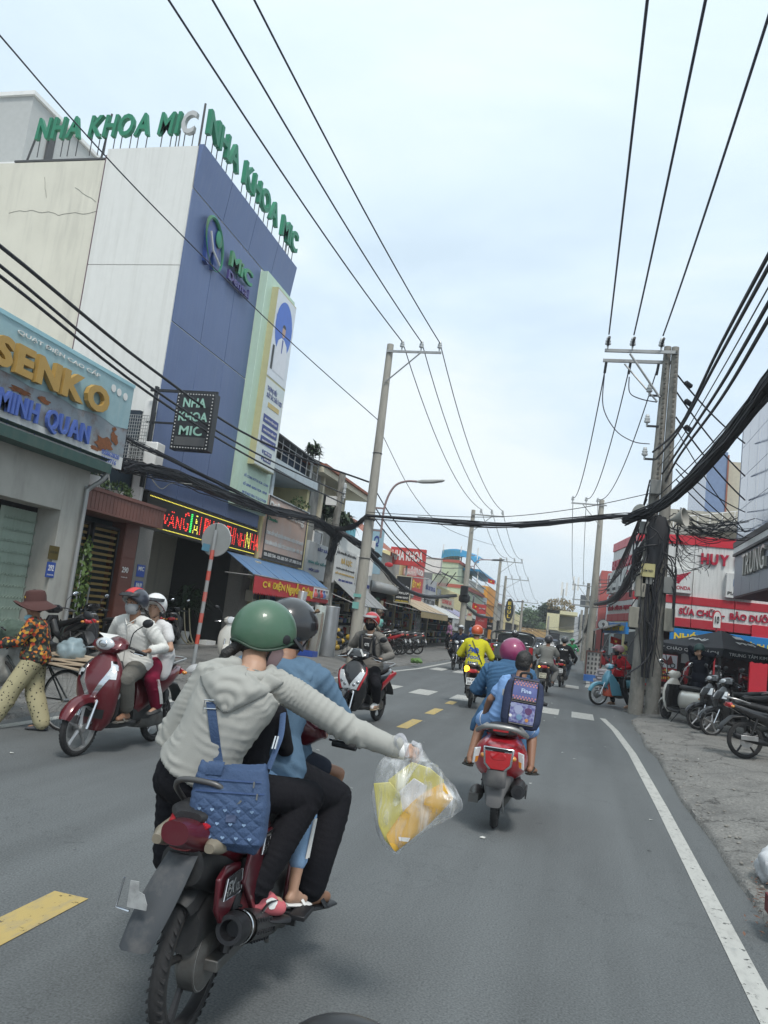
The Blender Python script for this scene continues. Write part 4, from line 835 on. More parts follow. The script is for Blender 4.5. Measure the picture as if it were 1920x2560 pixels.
P(MB().b2(x0-.2,x1,Y,Y+12,0,z1-3),'wall',M('far_white',(.62,.61,.56),.8)); P(MB().b2(x0-.8,x1+.1,Y-.8,Y+12,z1-3,z1-2.9).b2(x0-.8,x1+.1,Y-.8,Y+12,z1-.5,z1).b2(x0-.8,x0+1,Y-.8,Y+12,z1-3,z1).b2(x0,x1,Y+3,Y+12,z1-3,z1),'top_floor',M('far_cream',(.62,.58,.36),.8))
P(MB().b2(x0+1,x1,Y+.5,Y+.6,z1-2.6,z1-.7),'opening',M('shade_grey',(.16,.15,.12),.8))
for i in range(2):
 for j in range(2):
  f=P(MB().b2(x0+.9+i*1.9,x0+1.5+i*1.9,Y-.06,Y,z1-5.6-j*2.6,z1-4.1-j*2.6),'window',WHITEP); MB().b2(x0+1+i*1.9,x0+1.4+i*1.9,Y-.08,Y-.06,z1-5.5-j*2.6,z1-4.2-j*2.6).build('pane',GLASS,f)
for px,py,h in((1404,1480,3.4),(1432,1480,4.4)):
 q=PY(px,1528,Y+3)
 start('telecom_mast','short telecom mast with pale panel antennas, %s of the two on the cream building'%('left' if px<1410 else 'right'),'mast',(q.x,Y+3,z1),'telecom masts'); P(MB().cyl((q.x,Y+3,z1),(q.x,Y+3,z1+h),.1,6),'pole',STEEL)
 for a_ in range(3):P(MB().box((q.x+.45*math.cos(a_*2.1),Y+3+.45*math.sin(a_*2.1),z1+h),(.28,.16,2.0)),'antenna',WHITEP)
leafball('roof_plants','dry brown plants on the roof of the cream corner building',(PY(1400,1520,Y).x,Y+2,z1+.8),(2.2,1,1.2),500,.3,M('dry_leaf',(.22,.17,.08),.8,var=.4),seed=21)
def tree(label,x,y,h,r,n,size,seed,mat=LEAF,group='trees at the far end of the street'):
 rr=random.Random(seed); t=thing('tree',label,'tree',(x,y,0),group=group)
 tb=MB().tube([(0,0,0),(.1,0,h*.3),(-.05,.1,h*.6),(.1,.1,h*.85)],[r*.09,r*.07,r*.05,.03],8); b=MB()
 for k in range(9):
  d=V(rr.gauss(0,1),rr.gauss(0,1),rr.uniform(-.2,1)).normalized(); c=V(0,0,h*.68)+V(d.x*r*.62,d.y*r*.62,d.z*r*.5); tb.tube([(0,0,h*.45),c],[r*.04,.02],5)
  q=r*rr.uniform(.35,.6)
  for i in range(n//9):
   e=V(rr.gauss(0,1),rr.gauss(0,1),rr.gauss(0,.8)).normalized()*q*rr.uniform(.4,1.05); p0=c+e; a_,e_=frame(V(rr.gauss(0,1),rr.gauss(0,1),rr.gauss(0,1))); s=size*rr.uniform(.5,1.2)
   b.add([p0-a_*s,p0+e_*s*.7,p0+a_*s,p0-e_*s*.7],[(0,1,2,3)])
 tb.build('trunk',M('bark',(.14,.11,.08),.9),t); b.build('crown',mat,t,smooth=False)
q=PY(1372,1545,125); tree('dark tree against the left side of the cream corner building',q.x,125,7.0,2.2,1600,.28,31,LEAFD)
for i,(px,hh,lb)in enumerate(((1300,4.9,'leftmost tree above the ochre wall'),(1325,5.4,'middle tree above the ochre wall'),(1350,4.7,'rightmost tree above the ochre wall'))):q=PY(px,1560,150); tree(lb,q.x,152,hh,3.6,1500,.35,40+i)
start('boundary_wall','ochre crenellated wall closing the street at the far left','wall',(-14,140,0)); x0,x1,z0,z1=FY(1286,1568,1364,1594,140)
P(MB().b2(x0,x1,140,141,0,z1-.3),'wall',M('ochre',(.45,.29,.12),.8,dirt=(.3,.22,.12)))
for k in range(26):P(MB().b2(x0+k*.22*(x1-x0)/5.7,x0+(k*.22+.12)*(x1-x0)/5.7,140.2,140.6,z1-.3,z1+.15),'merlon',MC['ochre'])
start('shed','low grey blue sheds in front of the ochre wall','shed',(-10,125,0)); x0,x1,z0,z1=FY(1300,1592,1385,1640,118); P(MB().b2(x0,x1,118,124,0,z1),'wall',M('slate_shed',(.26,.29,.34),.8)); P(MB().b2(x0-.3,x1+.3,117.5,124,z1,z1+.25),'roof',M('slate_roof',(.2,.23,.3),.7)); P(MB().b2(x0+4,x0+5.6,117.9,118,0,2.2),'door',DARK)
ACW=M('white_composite',(.66,.67,.655),.5,var=.04,dirt=(.33,.34,.33),damt=.6,dscale=(6,6,.35))
ACR=M('red_composite',(.44,.025,.04),.45,var=.08,dirt=(.3,.1,.1),damt=.25)
ACR2=M('red_composite_bright',(.58,.03,.05),.4)
start('motorbike_shop','red and white corner motorbike service shop with brand panels','shop',(3,32,0)); SY=32.0; CX0=2.2
zc=lambda px,py:PY(px,py,SY).z
zt=zc(1678,1337); zr=zc(1678,1360); zb1=zc(1672,1487); zb2=zc(1672,1507); zb3=zc(1670,1542); zb4=zc(1670,1562)
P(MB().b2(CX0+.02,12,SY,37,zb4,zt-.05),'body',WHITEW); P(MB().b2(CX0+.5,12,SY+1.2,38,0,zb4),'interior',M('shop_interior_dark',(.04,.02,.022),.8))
for i,(a_,c_)in enumerate([(2.2,4.1),(4.12,5.6),(5.62,7.0),(7.02,9),(9.02,11)]):
 P(MB().b2(a_,c_,SY-.12,SY,zb1+.0,zr),'panel',ACW,bevel=.008); P(MB().b2(a_,c_,SY-.16,SY,zr,zt),'panel',ACR2,bevel=.008)
 P(MB().b2(a_,c_,SY-.22,SY,zb2,zb1),'panel',ACR,bevel=.008); P(MB().b2(a_,c_,SY-.2,SY,zb3,zb2),'panel',ACW,bevel=.008); P(MB().b2(a_,c_,SY-.24,SY,zb4-.02,zb3),'panel',ACR,bevel=.008)
SX2=CX0-.02; SD=V(-.154,.988,0); SN=V(-.988,-.154,0); SRT=Matrix.Rotation(math.atan2(.154,.988),3,'Z')
def sp(l,z,o=0.0):return V(CX0,SY,z)+SD*l+SN*o
for k in range(4):
 for z0_,z1_,m_,o_ in((zb1,zr,ACW,.12),(zr,zt,ACR2,.16),(zb2,zb1,ACR,.2),(zb3,zb2,ACW,.18),(zb4,zb3,ACR,.22)):P(MB().box(sp(.6+k*1.2,(z0_+z1_)/2,o_/2),(o_,1.18,z1_-z0_),SRT),'panel',m_,bevel=.008)
P(MB().box(sp(2.4,(zb3+zt)/2,-.5),(.98,4.8,zt-zb3-.1),SRT),'side_wall',WHITEW)
RB=M('sign_red',(.42,.02,.05),.4)
a=PY(1752,1425,SY); c=PY(1824,1385,SY)
a=V(PY(1750,1410,SY).x,SY-.13,PY(1750,1411,SY).z)
for o in letters('HUY HOÀNG',a,UX,UZ,2.95,.42,RB,t,.08,.05,gap=.1):Pt(o)
a=PY(1695,1535,SY); wv=PY(1920,1562,SY).x-a.x
Pt(text('SỬA CHỮA -  BẢO DƯỠNG',(a.x,SY-.21,zb3+.14),UX,UZ,wv*1.12,.32,RB,t,.04,.035))
Pt(text('HUY HOÀNG',sp(4.6,zr-.85,.13),-SD,UZ,4.3,.5,RB,t,.06,.04)); Pt(text('VÁ VỎ - RỬA XE - ĐẠI TU',sp(4.7,zb3+.12,.19),-SD,UZ,4.5,.25,RB,t,.04,.03))
def wing(o,w_,h_,m_):
 for i in range(5):
  q=i/5; P(MB().prism([(0.05+.1*q,.62-.13*i),(.3,.62-.12*i+.1),(1-.13*i,1-.16*i),(.93-.13*i,.88-.16*i),(.35,.62-.13*i+.02),(.1+.06*i,.54-.13*i)],o,UX*w_,UZ*h_,.01),'wing_feather',m_,smooth=False)
x0,x1,z0_,z1_=FY(1678,1434,1726,1482,SY); z0_=zb1+.1
P(MB().b2(x0,x1,SY-.34,SY-.12,z0_,z0_+.92),'brand_panel',ACW,bevel=.01); wing((x0+.08,SY-.352,z0_+.32),(x1-x0)*.8,.5,RB); Pt(text('HONDA',(x0+.07,SY-.341,z0_+.12),UX,UZ,(x1-x0)*.84,.14,RB,t,.01,.02))
x0=PY(1811,1470,SY).x; P(MB().b2(x0,x0+.95,SY-.34,SY-.12,z0_,z0_+.92),'brand_panel',ACW,bevel=.01)
P(MB().prism([(.26*math.sin(k*1.047),.27*math.cos(k*1.047))for k in range(6)],(x0+.47,SY-.352,z0_+.57),UX,UZ,.01),'brand_hexagon',M('hex_blue',(.03,.12,.35),.4)); P(MB().torus((x0+.4,SY-.36,z0_+.57),.08,.02,UY,16,5).b2(x0+.5,x0+.53,SY-.37,SY-.355,z0_+.4,z0_+.75),'brand_mark',WHITEP); Pt(text('PIAGGIO',(x0+.06,SY-.341,z0_+.1),UX,UZ,.84,.13,BLKB,t,.01,.02))
for i,s in enumerate(('S','Y','H','K')):
 l_=.2+i*1.2; P(MB().box(sp(l_+.4,zb1+.5,.23),(.22,.8,.9),SRT),'brand_panel',ACW,bevel=.01); Pt(text(s,sp(l_+.57,zb1+.45,.345),-SD,UZ,.34,.4,RB if i in(0,3)else GREYD,t,.01)); Pt(text(('SUZUKI','SYM','YAMAHA','HONDA')[i],sp(l_+.72,zb1+.15,.345),-SD,UZ,.64,.12,GREYD,t,.01))
SGB=M('sign_blue',(.02,.20,.52),.4)
x0=PY(1672,1575,SY).x; P(MB().b2(x0,11,SY-.4,SY-.26,zb4-.60,zb4-.1),'blue_banner',SGB,bevel=.01)
Pt(text('NHỚT MÁY',(x0+.15,SY-.41,zb4-.52),UX,UZ,1.9,.34,YEL,t,.01,.04)); a=PY(1862,1590,SY); Pt(text('CHỈNH NỒI',(a.x-.3,SY-.41,zb4-.50),UX,UZ,1.45,.24,YEL,t,.01,.03))
P(MB().box(sp(2.4,zb4-.3,.3),(.12,4.6,.45),SRT),'side_banner',SGB); Pt(text('VINFAST NHỚT MÁY',sp(4.5,zb4-.42,.37),-SD,UZ,4.2,.26,YEL,t,.01,.03))
for x_,w_ in((2.3,.5),(6.35,.5)):P(MB().b2(x_,x_+w_,SY-.1,SY+.3,0,zb4+.1),'red_column',ACR,bevel=.01)
P(MB().b2(6.22,6.82,SY-.3,SY-.1,0,2.9),'red_panel',ACR2); P(MB().b2(4.4,4.55,SY+.1,SY+.25,0,zb4),'post',STEEL)
P(MB().b2(4.0,4.35,SY+.8,SY+.9,1.2,2.3).b2(5.0,6.3,SY+.8,SY+.9,1.75,2.1),'poster',M('poster_grey',(.4,.42,.42),.6)); Pt(text('HOÀNG',(5.1,SY+.79,1.82),UX,UZ,1.1,.2,GREYD,t,.01))
P(MB().b2(2.5,11,SY-1.2,SY+1,.0,.2).b2(2.2,11,SY-1.6,SY-1.2,0,.12),'steps',PAVE)
start('upper_house','weathered concrete balcony house rising behind the corner shop','house',(5,36,6))
P(MB().b2(3.3,12,34,44,zt-.3,zt+1.35),'wall',M('beige_render',(.42,.40,.34),.9,dirt=(.2,.19,.17))); P(MB().add([(2.9,33.0,zt+.05),(7.5,33.0,zt+.9),(7.5,44,zt+.9),(2.9,44,zt+.05),(2.9,33.0,zt+.35),(7.5,33.0,zt+1.25),(7.5,44,zt+1.25),(2.9,44,zt+.35)],[(0,1,2,3),(4,5,6,7),(0,1,5,4),(0,3,7,4),(1,2,6,5)]),'balcony_edge',CONC)
b=MB()
for k in range(10):b.cyl((3.4+k*.45,33.1,zt+.4+k*.088),(3.4+k*.45,33.1,zt+.85+k*.088),.02,5)
b.cyl((3.4,33.1,zt+.85),(7.5,33.1,zt+1.65),.02,5); P(b,'railing',WHITEP)
start('tower_building','slim cream and grey glass tower far right behind the wires','building',(9,52,0)); x0,x1,z0_,z1_=FY(1780,1140,1862,1290,52)
P(MB().b2(x0+.9,x1+3,52,60,0,z1_-.3),'wall',M('tower_cream',(.50,.46,.36),.8,dirt=(.35,.33,.28))); P(MB().b2(x0-.3,x0+.88,51.6,60,0,z1_+.2),'glass_side',M('tower_glass',(.17,.23,.36),.2,var=.2)); P(MB().b2(x0+.86,x0+.95,51.5,51.7,0,z1_),'downpipe',TERRA)
start('jewellery_building','blue grey glass panelled building with projecting sign box at the right edge','building',(4.5,22,3)); GX=4.5
yl=PX(1840,1440,GX).y;
GBL=M('curtain_glass',(.20,.25,.38),.12,spec=1.0,var=.15,scale=.8,coat=.3); GBP=M('blue_grey_panel',(.20,.22,.27),.4,metal=.3,dirt=(.26,.27,.3),damt=.4)
zA=3.41; zB=5.03; zC=PX(1855,1058,GX).z
P(MB().b2(GX+.02,GX+5,14,yl,zB,zC+.6),'core',GREYD)
for i in range(6):
 y1_=yl-i*1.15; y0_=y1_-1.13
 for j in range(4):z0_=zB+.02+j*(zC-zB)/4; P(MB().b2(GX-.04,GX+.02,y0_,y1_,z0_,z0_+(zC-zB)/4-.015),'glass_panel',GBL)
 P(MB().b2(GX-.05,GX+.02,y0_,y1_,zA,zB-.42),'sign_panel',GBP)
P(MB().b2(GX-.05,GX+5,yl-.02,yl,zA,zC),'end_panel',GBP)
P(MB().b2(GX-.13,GX,14,yl,zB-.16,zB),'black_trim',BLKB); P(MB().b2(GX-.11,GX,14,yl,zB-.34,zB-.17),'silver_trim',WHITEP); P(MB().b2(GX-.13,GX,14,yl,zB-.42,zB-.35),'black_trim',BLKB)
P(MB().b2(GX-.04,GX+5,14,yl-.02,zA-.05,zA),'soffit',M('maroon_soffit',(.05,.01,.015),.6))
for o in letters('TRUNG TÂM',(GX-.06,24.1,zA+.5),-UY,UZ,5.0,.6,M('steel_letter',(.45,.43,.38),.3,metal=.5),t,.08,.0,gap=.14):Pt(o)
P(MB().b2(6.5,9,10,yl-.6,0,zA),'ground_floor',GLASS)
def rowR(name,label,y0,y1,X,h,mat,roof=None,wins=()):
 start(name,label,'house',(X,y0,0)); P(MB().b2(X,X+7,y0,y1,0,h),'wall',mat,bevel=.02); P(MB().b2(X-.02,X,y0+.4,y1-.4,.1,2.5),'shop_opening',DARK)
 if roof:P(MB().b2(X-.5,X+7,y0-.2,y1,h,h+.2),'roof',roof)
 for a_,c_,z0_,z1_ in wins:
  f=P(MB().b2(X-.06,X,a_,c_,z0_,z1_),'window',WHITEP); MB().b2(X-.07,X-.06,a_+.1,c_-.1,z0_+.1,z1_-.1).build('pane',GLASS,f)
rowR('house','low teal fronted shop next to the motorbike shop',40.6,48,3.3,3.4,M('teal_shop',(.05,.16,.2),.7))
rowR('house','pale house with blue sheet roof on the right',49,60,3.4,6.4,M('pale_wall',(.48,.48,.45),.8),M('blue_sheet',(.12,.25,.5),.6),[(51,53,4,5.5),(56,58,4,5.5)])
rowR('house','yellow and green shop on the right beyond the blue roof',61,75,3.3,5.2,CREAMY)
rowR('house','tall red and white house near the far right bend',92,104,2.2,9.6,M('red_house',(.36,.07,.06),.7),None,[(94,96,4,6),(99,101,4,6)])
rowR('house','grey blue house standing right before the far end',76,91,3.0,6.6,PALEB,None,[(80,82,4,5.5)])
start('far_building','pale block of houses closing the street behind the traffic','building',(-1,126,0)); x0,x1,z0_,z1_=FY(1436,1560,1475,1600,110)
P(MB().b2(x0,x1,110,118,0,z1_+1),'wall',M('far_pale',(.46,.50,.52),.8)); P(MB().b2(x0+.5,x0+2.2,109.9,110,3,5).b2(x0+.5,x0+2.2,109.9,110,6,7.6),'window',GLASS)
start('awning','grey flat awning over the side of the corner shop','awning',(2,38,2.6)); P(MB().add([(.95,33.0,2.2),(.75,38,2.15),(1.5,38,2.5),(2.0,33.0,2.55),(.95,33.0,2.14),(.75,38,2.09),(1.5,38,2.44),(2.0,33.0,2.49)],[(0,1,2,3),(4,5,6,7),(0,1,5,4),(0,3,7,4)]),'sheet',TINR); P(MB().cyl((1.0,33.1,0),(1.0,33.1,2.2),.03,6).cyl((.8,37.9,0),(.8,37.9,2.1),.03,6),'post',BLACKM)
def standb(label,px,Y,mat,frame,texts,name='advertising_board'):
 x0,x1,z0_,z1_=FY(*px,Y); board_y(label,px,Y,mat,.06,texts,frame,name,'advertising board'); P(MB().b2(x0,x0+.04,Y,Y+.05,0.05,z0_+.02).b2(x1-.04,x1,Y,Y+.05,.05,z0_+.02),'leg',GREYD)
standb('grey framed red board listing paint work, behind the scooter rider in red',(1527,1632,1568,1700),25.0,REDB,GREYD,[('Chuyên',.2,.78,.7,.88,WHITEP),('TÂN TRANG',.08,.60,.92,.72,WHITEP),('BẢO DƯỠNG',.08,.42,.92,.54,WHITEP),('SƠN XE',.25,.24,.8,.36,WHITEP),('PHỤ TÙNG',.1,.06,.9,.18,WHITEP)])
standb('large board of small pictures farther along the right pavement',(1466,1625,1500,1694),33.0,M('board_grey',(.38,.38,.36),.7),BROWN,[])
for i in range(4):
 for j in range(6):
  x0,x1,z0_,z1_=FY(1466,1625,1500,1694,33.0); P(MB().b2(x0+.08+i*.14,x0+.15+i*.14,32.98,32.99,z0_+.1+j*.18,z0_+.2+j*.18),'picture',GREYD)
standb('white and red advertising board with a motorbike picture by the twin poles',(1642,1633,1690,1708),22.5,REDP,None,[('KHUYẾN MÃI',.08,.38,.92,.48,YEL),('GÓI CÓC',.15,.24,.8,.34,YEL),('NHẬP',.2,.08,.8,.2,YEL)])
x0,x1,z0_,z1_=FY(1642,1633,1690,1708,22.5); zm=z0_+(z1_-z0_)*.52
P(MB().b2(x0+.01,x1-.01,22.48,22.495,zm,z1_-.01),'picture_sheet',M('poster_white',(.5,.52,.56),.5)); bx=(x0+x1)/2
P(MB().torus((bx-.14,22.47,zm+.1),.055,.012,UY,16,4).torus((bx+.15,22.47,zm+.07),.055,.012,UY,16,4),'printed_wheel',BLKB); P(MB().prism([(-.22,.18),(-.1,.22),(0,.16),(.07,.3),(.1,.3),(.16,.1),(.05,.05),(-.1,.1)],(bx,22.465,zm+.02),UX,UZ,.005),'printed_bike',M('print_maroon',(.12,.02,.02),.5),smooth=False)
start('round_sign','round white sign with the figure 9 on the right pavement','sign',(2,36,3)); q=PY(1508,1562,34); P(MB().lathe([(.21,0),(.225,.03),(.225,.07),(.21,.1)],(q.x,34,q.z),(0,-1,0),28),'disc',GREYD); P(MB().lathe([(.20,.1),(.20,.105)],(q.x,34,q.z),(0,-1,0),28),'face',WHITEP); Pt(text('9',(q.x-.05,33.88,q.z-.08),UX,UZ,.1,.16,BLKB,t,.01)); P(MB().b2(q.x+.2,3.0,34,34.04,q.z-.05,q.z+.02),'arm',BLACKM)
start('speed_sign','small arched white roadside sign reading 10 seen above the black umbrella','sign',(4,30.6,2.4)); q=PY(1793,1545,30.6); P(MB().prism([(-.15,-.35)]+[(.15*math.cos(R(a_)),.17*math.sin(R(a_))*1.6)for a_ in range(180,-1,-20)]+[(.15,-.35)],(q.x,30.6,q.z),UX,UZ,.04),'plate',REDP); P(MB().prism([(-.12,-.35)]+[(.12*math.cos(R(a_)),.14*math.sin(R(a_))*1.6)for a_ in range(180,-1,-20)]+[(.12,-.35)],(q.x,30.59,q.z),UX,UZ,.01),'face',WHITEP); Pt(text('10',(q.x-.07,30.58,q.z-.2),UX,UZ,.14,.26,BLKB,t,.01)); P(MB().cyl((q.x,30.66,0.1),(q.x,30.66,q.z),.03,8),'post',REDP)
UYD=24.0; q=PY(1795,1565,UYD); uc=V(q.x+.1,UYD,q.z-.12)
start('umbrella','large black square parasol with white lettering in front of the corner shop','umbrella',(uc.x,UYD,0)); UM=M('umbrella_black',(.035,.036,.042),.75,bump=.3,bscale=25)
rot=Matrix.Rotation(R(38),3,'Z'); hw=1.28; zl=uc.z-.5
cs=[rot@V(a_*hw,b_*hw,0)for a_,b_ in((-1,-1),(1,-1),(1,1),(-1,1))]
b=MB(); vb=MB()
for i in range(4):
 A,B=cs[i],cs[(i+1)%4]; n=8
 for k in range(n):
  for m_ in range(4):
   def pt(u,w_):
    e=A.lerp(B,u)*w_; sag=-.08*math.sin(math.pi*w_)-(.05*(1-abs(2*u-1))*w_); return uc+V(e.x,e.y,-.5*w_**1.15+sag*.8)
   b.add([pt(k/n,m_/4),pt((k+1)/n,m_/4),pt((k+1)/n,(m_+1)/4),pt(k/n,(m_+1)/4)],[(0,1,2,3)])
  u0,u1=k/n,(k+1)/n; p0,p1=pt(u0,1),pt(u1,1); out_=(A+B).normalized()*.03
  vb.add([p0,p1,p1+out_-UZ*.2,(p0+p1)/2+out_-UZ*.25,p0+out_-UZ*.2],[(0,1,2,3,4)])
P(b,'canopy',UM,ang=80); P(vb,'valance',UM,smooth=False)
P(MB().cyl((uc.x,UYD,0.1),(uc.x,UYD,uc.z),.03,10).cyl((uc.x,UYD,.05),(uc.x,UYD,.2),.2,16),'pole',STEEL)
for i in range(4):P(MB().cyl(uc+V(0,0,-.35),uc+cs[i]*.95+V(0,0,-.53),.012,5),'rib',STEEL)
u_=(cs[1]-cs[0]).normalized(); nn=u_.cross(UZ)
Pt(text('TRUNG TÂM KIM HOÀN PNJ',uc+cs[0]+u_*.15+V(0,0,-.70)+nn*.05,u_,UZ,2.3,.13,WHITEP,t,.004,.0))
sl_=(-(cs[0]+cs[1])/2*1.0+V(0,0,.5)).normalized(); Pt(text('PNJ',uc+(cs[0]+cs[1])*.5*.72-u_*.3+V(0,0,-.36)+nn*.03,u_,sl_,.6,.2,WHITEP,t,.004,.02));
P(MB().prism([(0,0),(.3,-.02),(.34,.16),(.04,.18)],uc+(cs[0]+cs[1])*.5*.5-u_*.2+V(0,0,-.2)+nn*.04,u_,sl_,.004),'logo_patch',WHITEP,smooth=False)
u2=(cs[0]-cs[3]).normalized(); n2=u2.cross(UZ); Pt(text('MỘT CHÀO QUÝ KHÁCH',uc+cs[3]+u2*.15+V(0,0,-.70)+n2*.05,u2,UZ,2.3,.13,WHITEP,t,.004,.0))
s2=(-(cs[0]+cs[3])/2+V(0,0,.5)).normalized(); Pt(text('PNJ',uc+(cs[0]+cs[3])*.5*.72-u2*.3+V(0,0,-.36)+n2*.03,u2,s2,.6,.2,WHITEP,t,.004,.02))
POLE=M('pole_concrete',(.36,.345,.30),.9,var=.12,scale=3,dirt=(.16,.155,.14),damt=.6,dscale=(3,3,.5),bump=.2,bscale=40)
POLD=M('pole_concrete_dirty',(.25,.24,.215),.92,var=.25,scale=4,dirt=(.07,.07,.065),damt=.85,dscale=(2.5,2.5,1.1),bump=.4,bscale=30)
INS=M('porcelain',(.52,.54,.54),.25,coat=.5); WIRE=M('cable_black',(.018,.019,.024),.6); WIREB=M('wire_blue_black',(.035,.037,.06),.6)
def insulator(q,h=.22,par=None):
 P(MB().lathe([(.02,-.1),(.03,0),(.075,.02),(.08,.06),(.05,.08),(.07,.10),(.07,.13),(.045,.15),(.055,.17),(.04,h)],q,UZ,10),'insulator',INS)
def pole(label,x,y,h,r0=.16,r1=.10,mat=POLE,arm=None,zb=0.0,lean=(0,0),hooks=True):
 start('utility_pole',label,'utility pole',(x,y,zb),'utility poles')
 P(MB().tube([(x,y,zb),(x+lean[0]*.5,y+lean[1]*.5,zb+h*.5),(x+lean[0],y+lean[1],h)],[r0,(r0+r1)/2,r1],18),'shaft',mat)
 tips=[]
 if arm:
  ax0,ax1,az=arm[:3]; d=V(0,0,0)
  P(MB().b2(ax0,ax1,y-r1-.05,y-r1-.0,az,az+.07),'crossarm',STEEL)
  far=ax0 if abs(ax0-x)>abs(ax1-x)else ax1
  P(MB().tube([(x+(far-x)*.62,y-r1-.07,az),(x,y-r1-.05,az-1.0)],.022,6),'brace',STEEL)
  for q in arm[3]:insulator((q,y-r1-.025,az+.17)); tips.append(V(q,y-r1-.025,az+.34))
 return tips
pl=[]
def T_(px,py,Y):return PY(px,py,Y)
L1=pole('tall clean concrete pole with three insulators, nearest on the left pavement',-6.44,23.4,10.15,.19,.105,arm=(-6.5,-4.75,9.85,(-6.02,-5.4,-4.82)),zb=.1)
P(MB().torus((-6.44,23.4,4.5),.165,.02,UZ,18,5).torus((-6.44,23.4,6.6),.145,.012,UZ,18,5).torus((-6.44,23.4,3.3),.175,.012,UZ,18,5),'band',GREYD)
P(MB().b2(-6.6,-6.4,23.2,23.22,1.75,1.95).b2(-6.6,-6.36,23.19,23.21,2.1,2.2),'painted_notice',M('notice_teal',(.18,.42,.38),.7))
L0=[V(p.x+.0,-16,p.z+.6)for p in L1]
q2=PY(1184,1275,44); q2b=PY(1150,1600,44)
L2=pole('second tall pole of the left row, with a dark cable box below',q2.x,44,q2.z,.19,.11,arm=(q2.x-.05,q2.x+1.75,q2.z-.3,(q2.x+.45,q2.x+1.05,q2.x+1.65)),zb=-.1)
bx_=PY(1155,1530,43.6); P(MB().lathe([(.2,0),(.32,.1),(.32,.35),(.2,.5)],(q2.x,44,2.9),UZ,14).b2(q2.x-.2,q2.x+.2,43.5,43.8,3.3,3.8),'cable_box',BLACKM)
q3=PY(1252,1395,66); L3=pole('third tall pole of the left row, beside the orange building',q3.x,66,q3.z,.2,.11,arm=(q3.x,q3.x+1.8,q3.z-.3,(q3.x+.5,q3.x+1.15,q3.x+1.75)),zb=-.1)
q4=PY(1265,1440,80); L4=pole('fourth pole of the left row with tangled wires',q4.x,80,q4.z,.2,.12,arm=(q4.x,q4.x+2.3,q4.z-.3,(q4.x+.6,q4.x+1.4,q4.x+2.2)))
q5=PY(1307,1500,100); L5=pole('fifth pole of the left row with a wide crossarm',q5.x,100,q5.z,.2,.12,arm=(q5.x-.8,q5.x+2.0,q5.z-.3,(q5.x-.6,q5.x+.6,q5.x+1.8)))
q6=PY(1287,1512,112); pole('thin pole between the fourth and fifth of the left row',q6.x,112,q6.z,.16,.1)
OP=PY(857,1184,29.0); pole('old leaning concrete pole tangled with black cables behind the tall clean one',OP.x-.12,29,OP.z,.17,.13,POLD,lean=(.12,0))
P(MB().b2(OP.x-.45,OP.x-.05,28.7,28.85,5.6,5.95),'white_box',WHITEP)
for i,z in enumerate((5.9,6.1,6.3)):insulator((OP.x+.2,28.85,z))
BXG=M('meter_grey',(.22,.225,.215),.6,dirt=(.1,.1,.1)); BXB=M('meter_beige',(.30,.285,.235),.6,dirt=(.12,.11,.1))
def twin():
 start('utility_pole','dirty twin concrete pole at the right corner, wrapped in black cables and meter boxes','utility pole',(1.7,20.6,0),'utility poles')
 for dx,dy in((-.175,0),(.175,-.06)):
  P(MB().tube([(1.72+dx*1.06,20.5+dy,0),(1.73+dx*.9,20.5+dy,3),(1.765+dx*.52,20.5+dy,9.25+(.0 if dx<0 else-.03))],[.18,.155,.09],20),'shaft',POLD)
 hb=MB()
 for dx in(-.1,.13):
  for k in range(26):z=5.8+k*.13; P(MB().box((1.75+dx-.0,20.37-(.1 if dx>0 else 0),z),(.05,.03,.06)),'climbing_slot',M('slot_dark',(.12,.115,.1),.9))
 for a_,yy,zz in((.12,20.28,9.0),(.10,20.62,8.85)):P(MB().b2(a_,1.92,yy,yy+.06,zz,zz+.08),'crossarm',STEEL)
 P(MB().tube([(.75,20.25,8.95),(1.55,20.3,7.85)],.03,6).tube([(.65,20.62,8.8),(1.5,20.35,7.75)],.025,6),'brace',STEEL)
 tips=[]
 for x in(.19,.80,1.50):insulator((x,20.28,9.17)); tips.append(V(x,20.26,9.38)); P(MB().tube([(x,20.2,9.15),(x,20.05,9.2),(x+.02,19.9,9.25)],.035,6).tube([(x,20.7,8.9),(x-.02,20.95,8.65)],.035,6),'strain_clamp',GREYD)
 for z in(6.35,7.2,8.0):P(MB().b2(1.3,1.6,20.4,20.44,z-.1,z-.05),'bracket',BLACKM); insulator((1.3,20.42,z))
 for z,h,x,m_ in((5.35,.36,1.6,BXG),(3.12,.42,1.56,BXG),(4.35,.3,1.42,BXG),(2.05,.5,1.32,BXB),(2.05,.55,2.13,BXB),(2.95,.4,2.06,BXG),(2.8,.6,1.42,BXB)):
  P(MB().b2(x-.12,x+.12,20.14,20.33,z,z+h),'meter_box',m_,bevel=.015)
 P(MB().b2(1.4,1.72,20.1,20.13,3.3,3.62),'yellow_notice',M('notice_yellow',(.5,.46,.22),.6)); Pt(text('CẤM TRÈO',(1.44,20.09,3.42),UX,UZ,.24,.08,GREYD,t,.004))
 P(MB().lathe([(.03,0),(.06,.08),(.16,.25),(.24,.36),(.23,.37),(.14,.26)],(2.0,20.2,4.75),(.8,-.45,.15),18).cyl((1.85,20.3,4.72),(2.02,20.2,4.75),.03),'loudspeaker',GREYC)
 P(MB().lathe([(.03,0),(.1,.1),(.2,.2),(.22,.22)],(1.4,20.4,4.85),(-.6,-.7,.1),16),'loudspeaker',GREYC)
 return tips
R1=twin()
qr=PY(1505,1250,40); R2=pole('tall pale pole of the right row beyond the corner shop',qr.x,40,qr.z,.22,.12,arm=(qr.x-1.45,qr.x+.25,qr.z-.32,(qr.x-1.4,qr.x-.75,qr.x+-.2+.0)),zb=-.1)
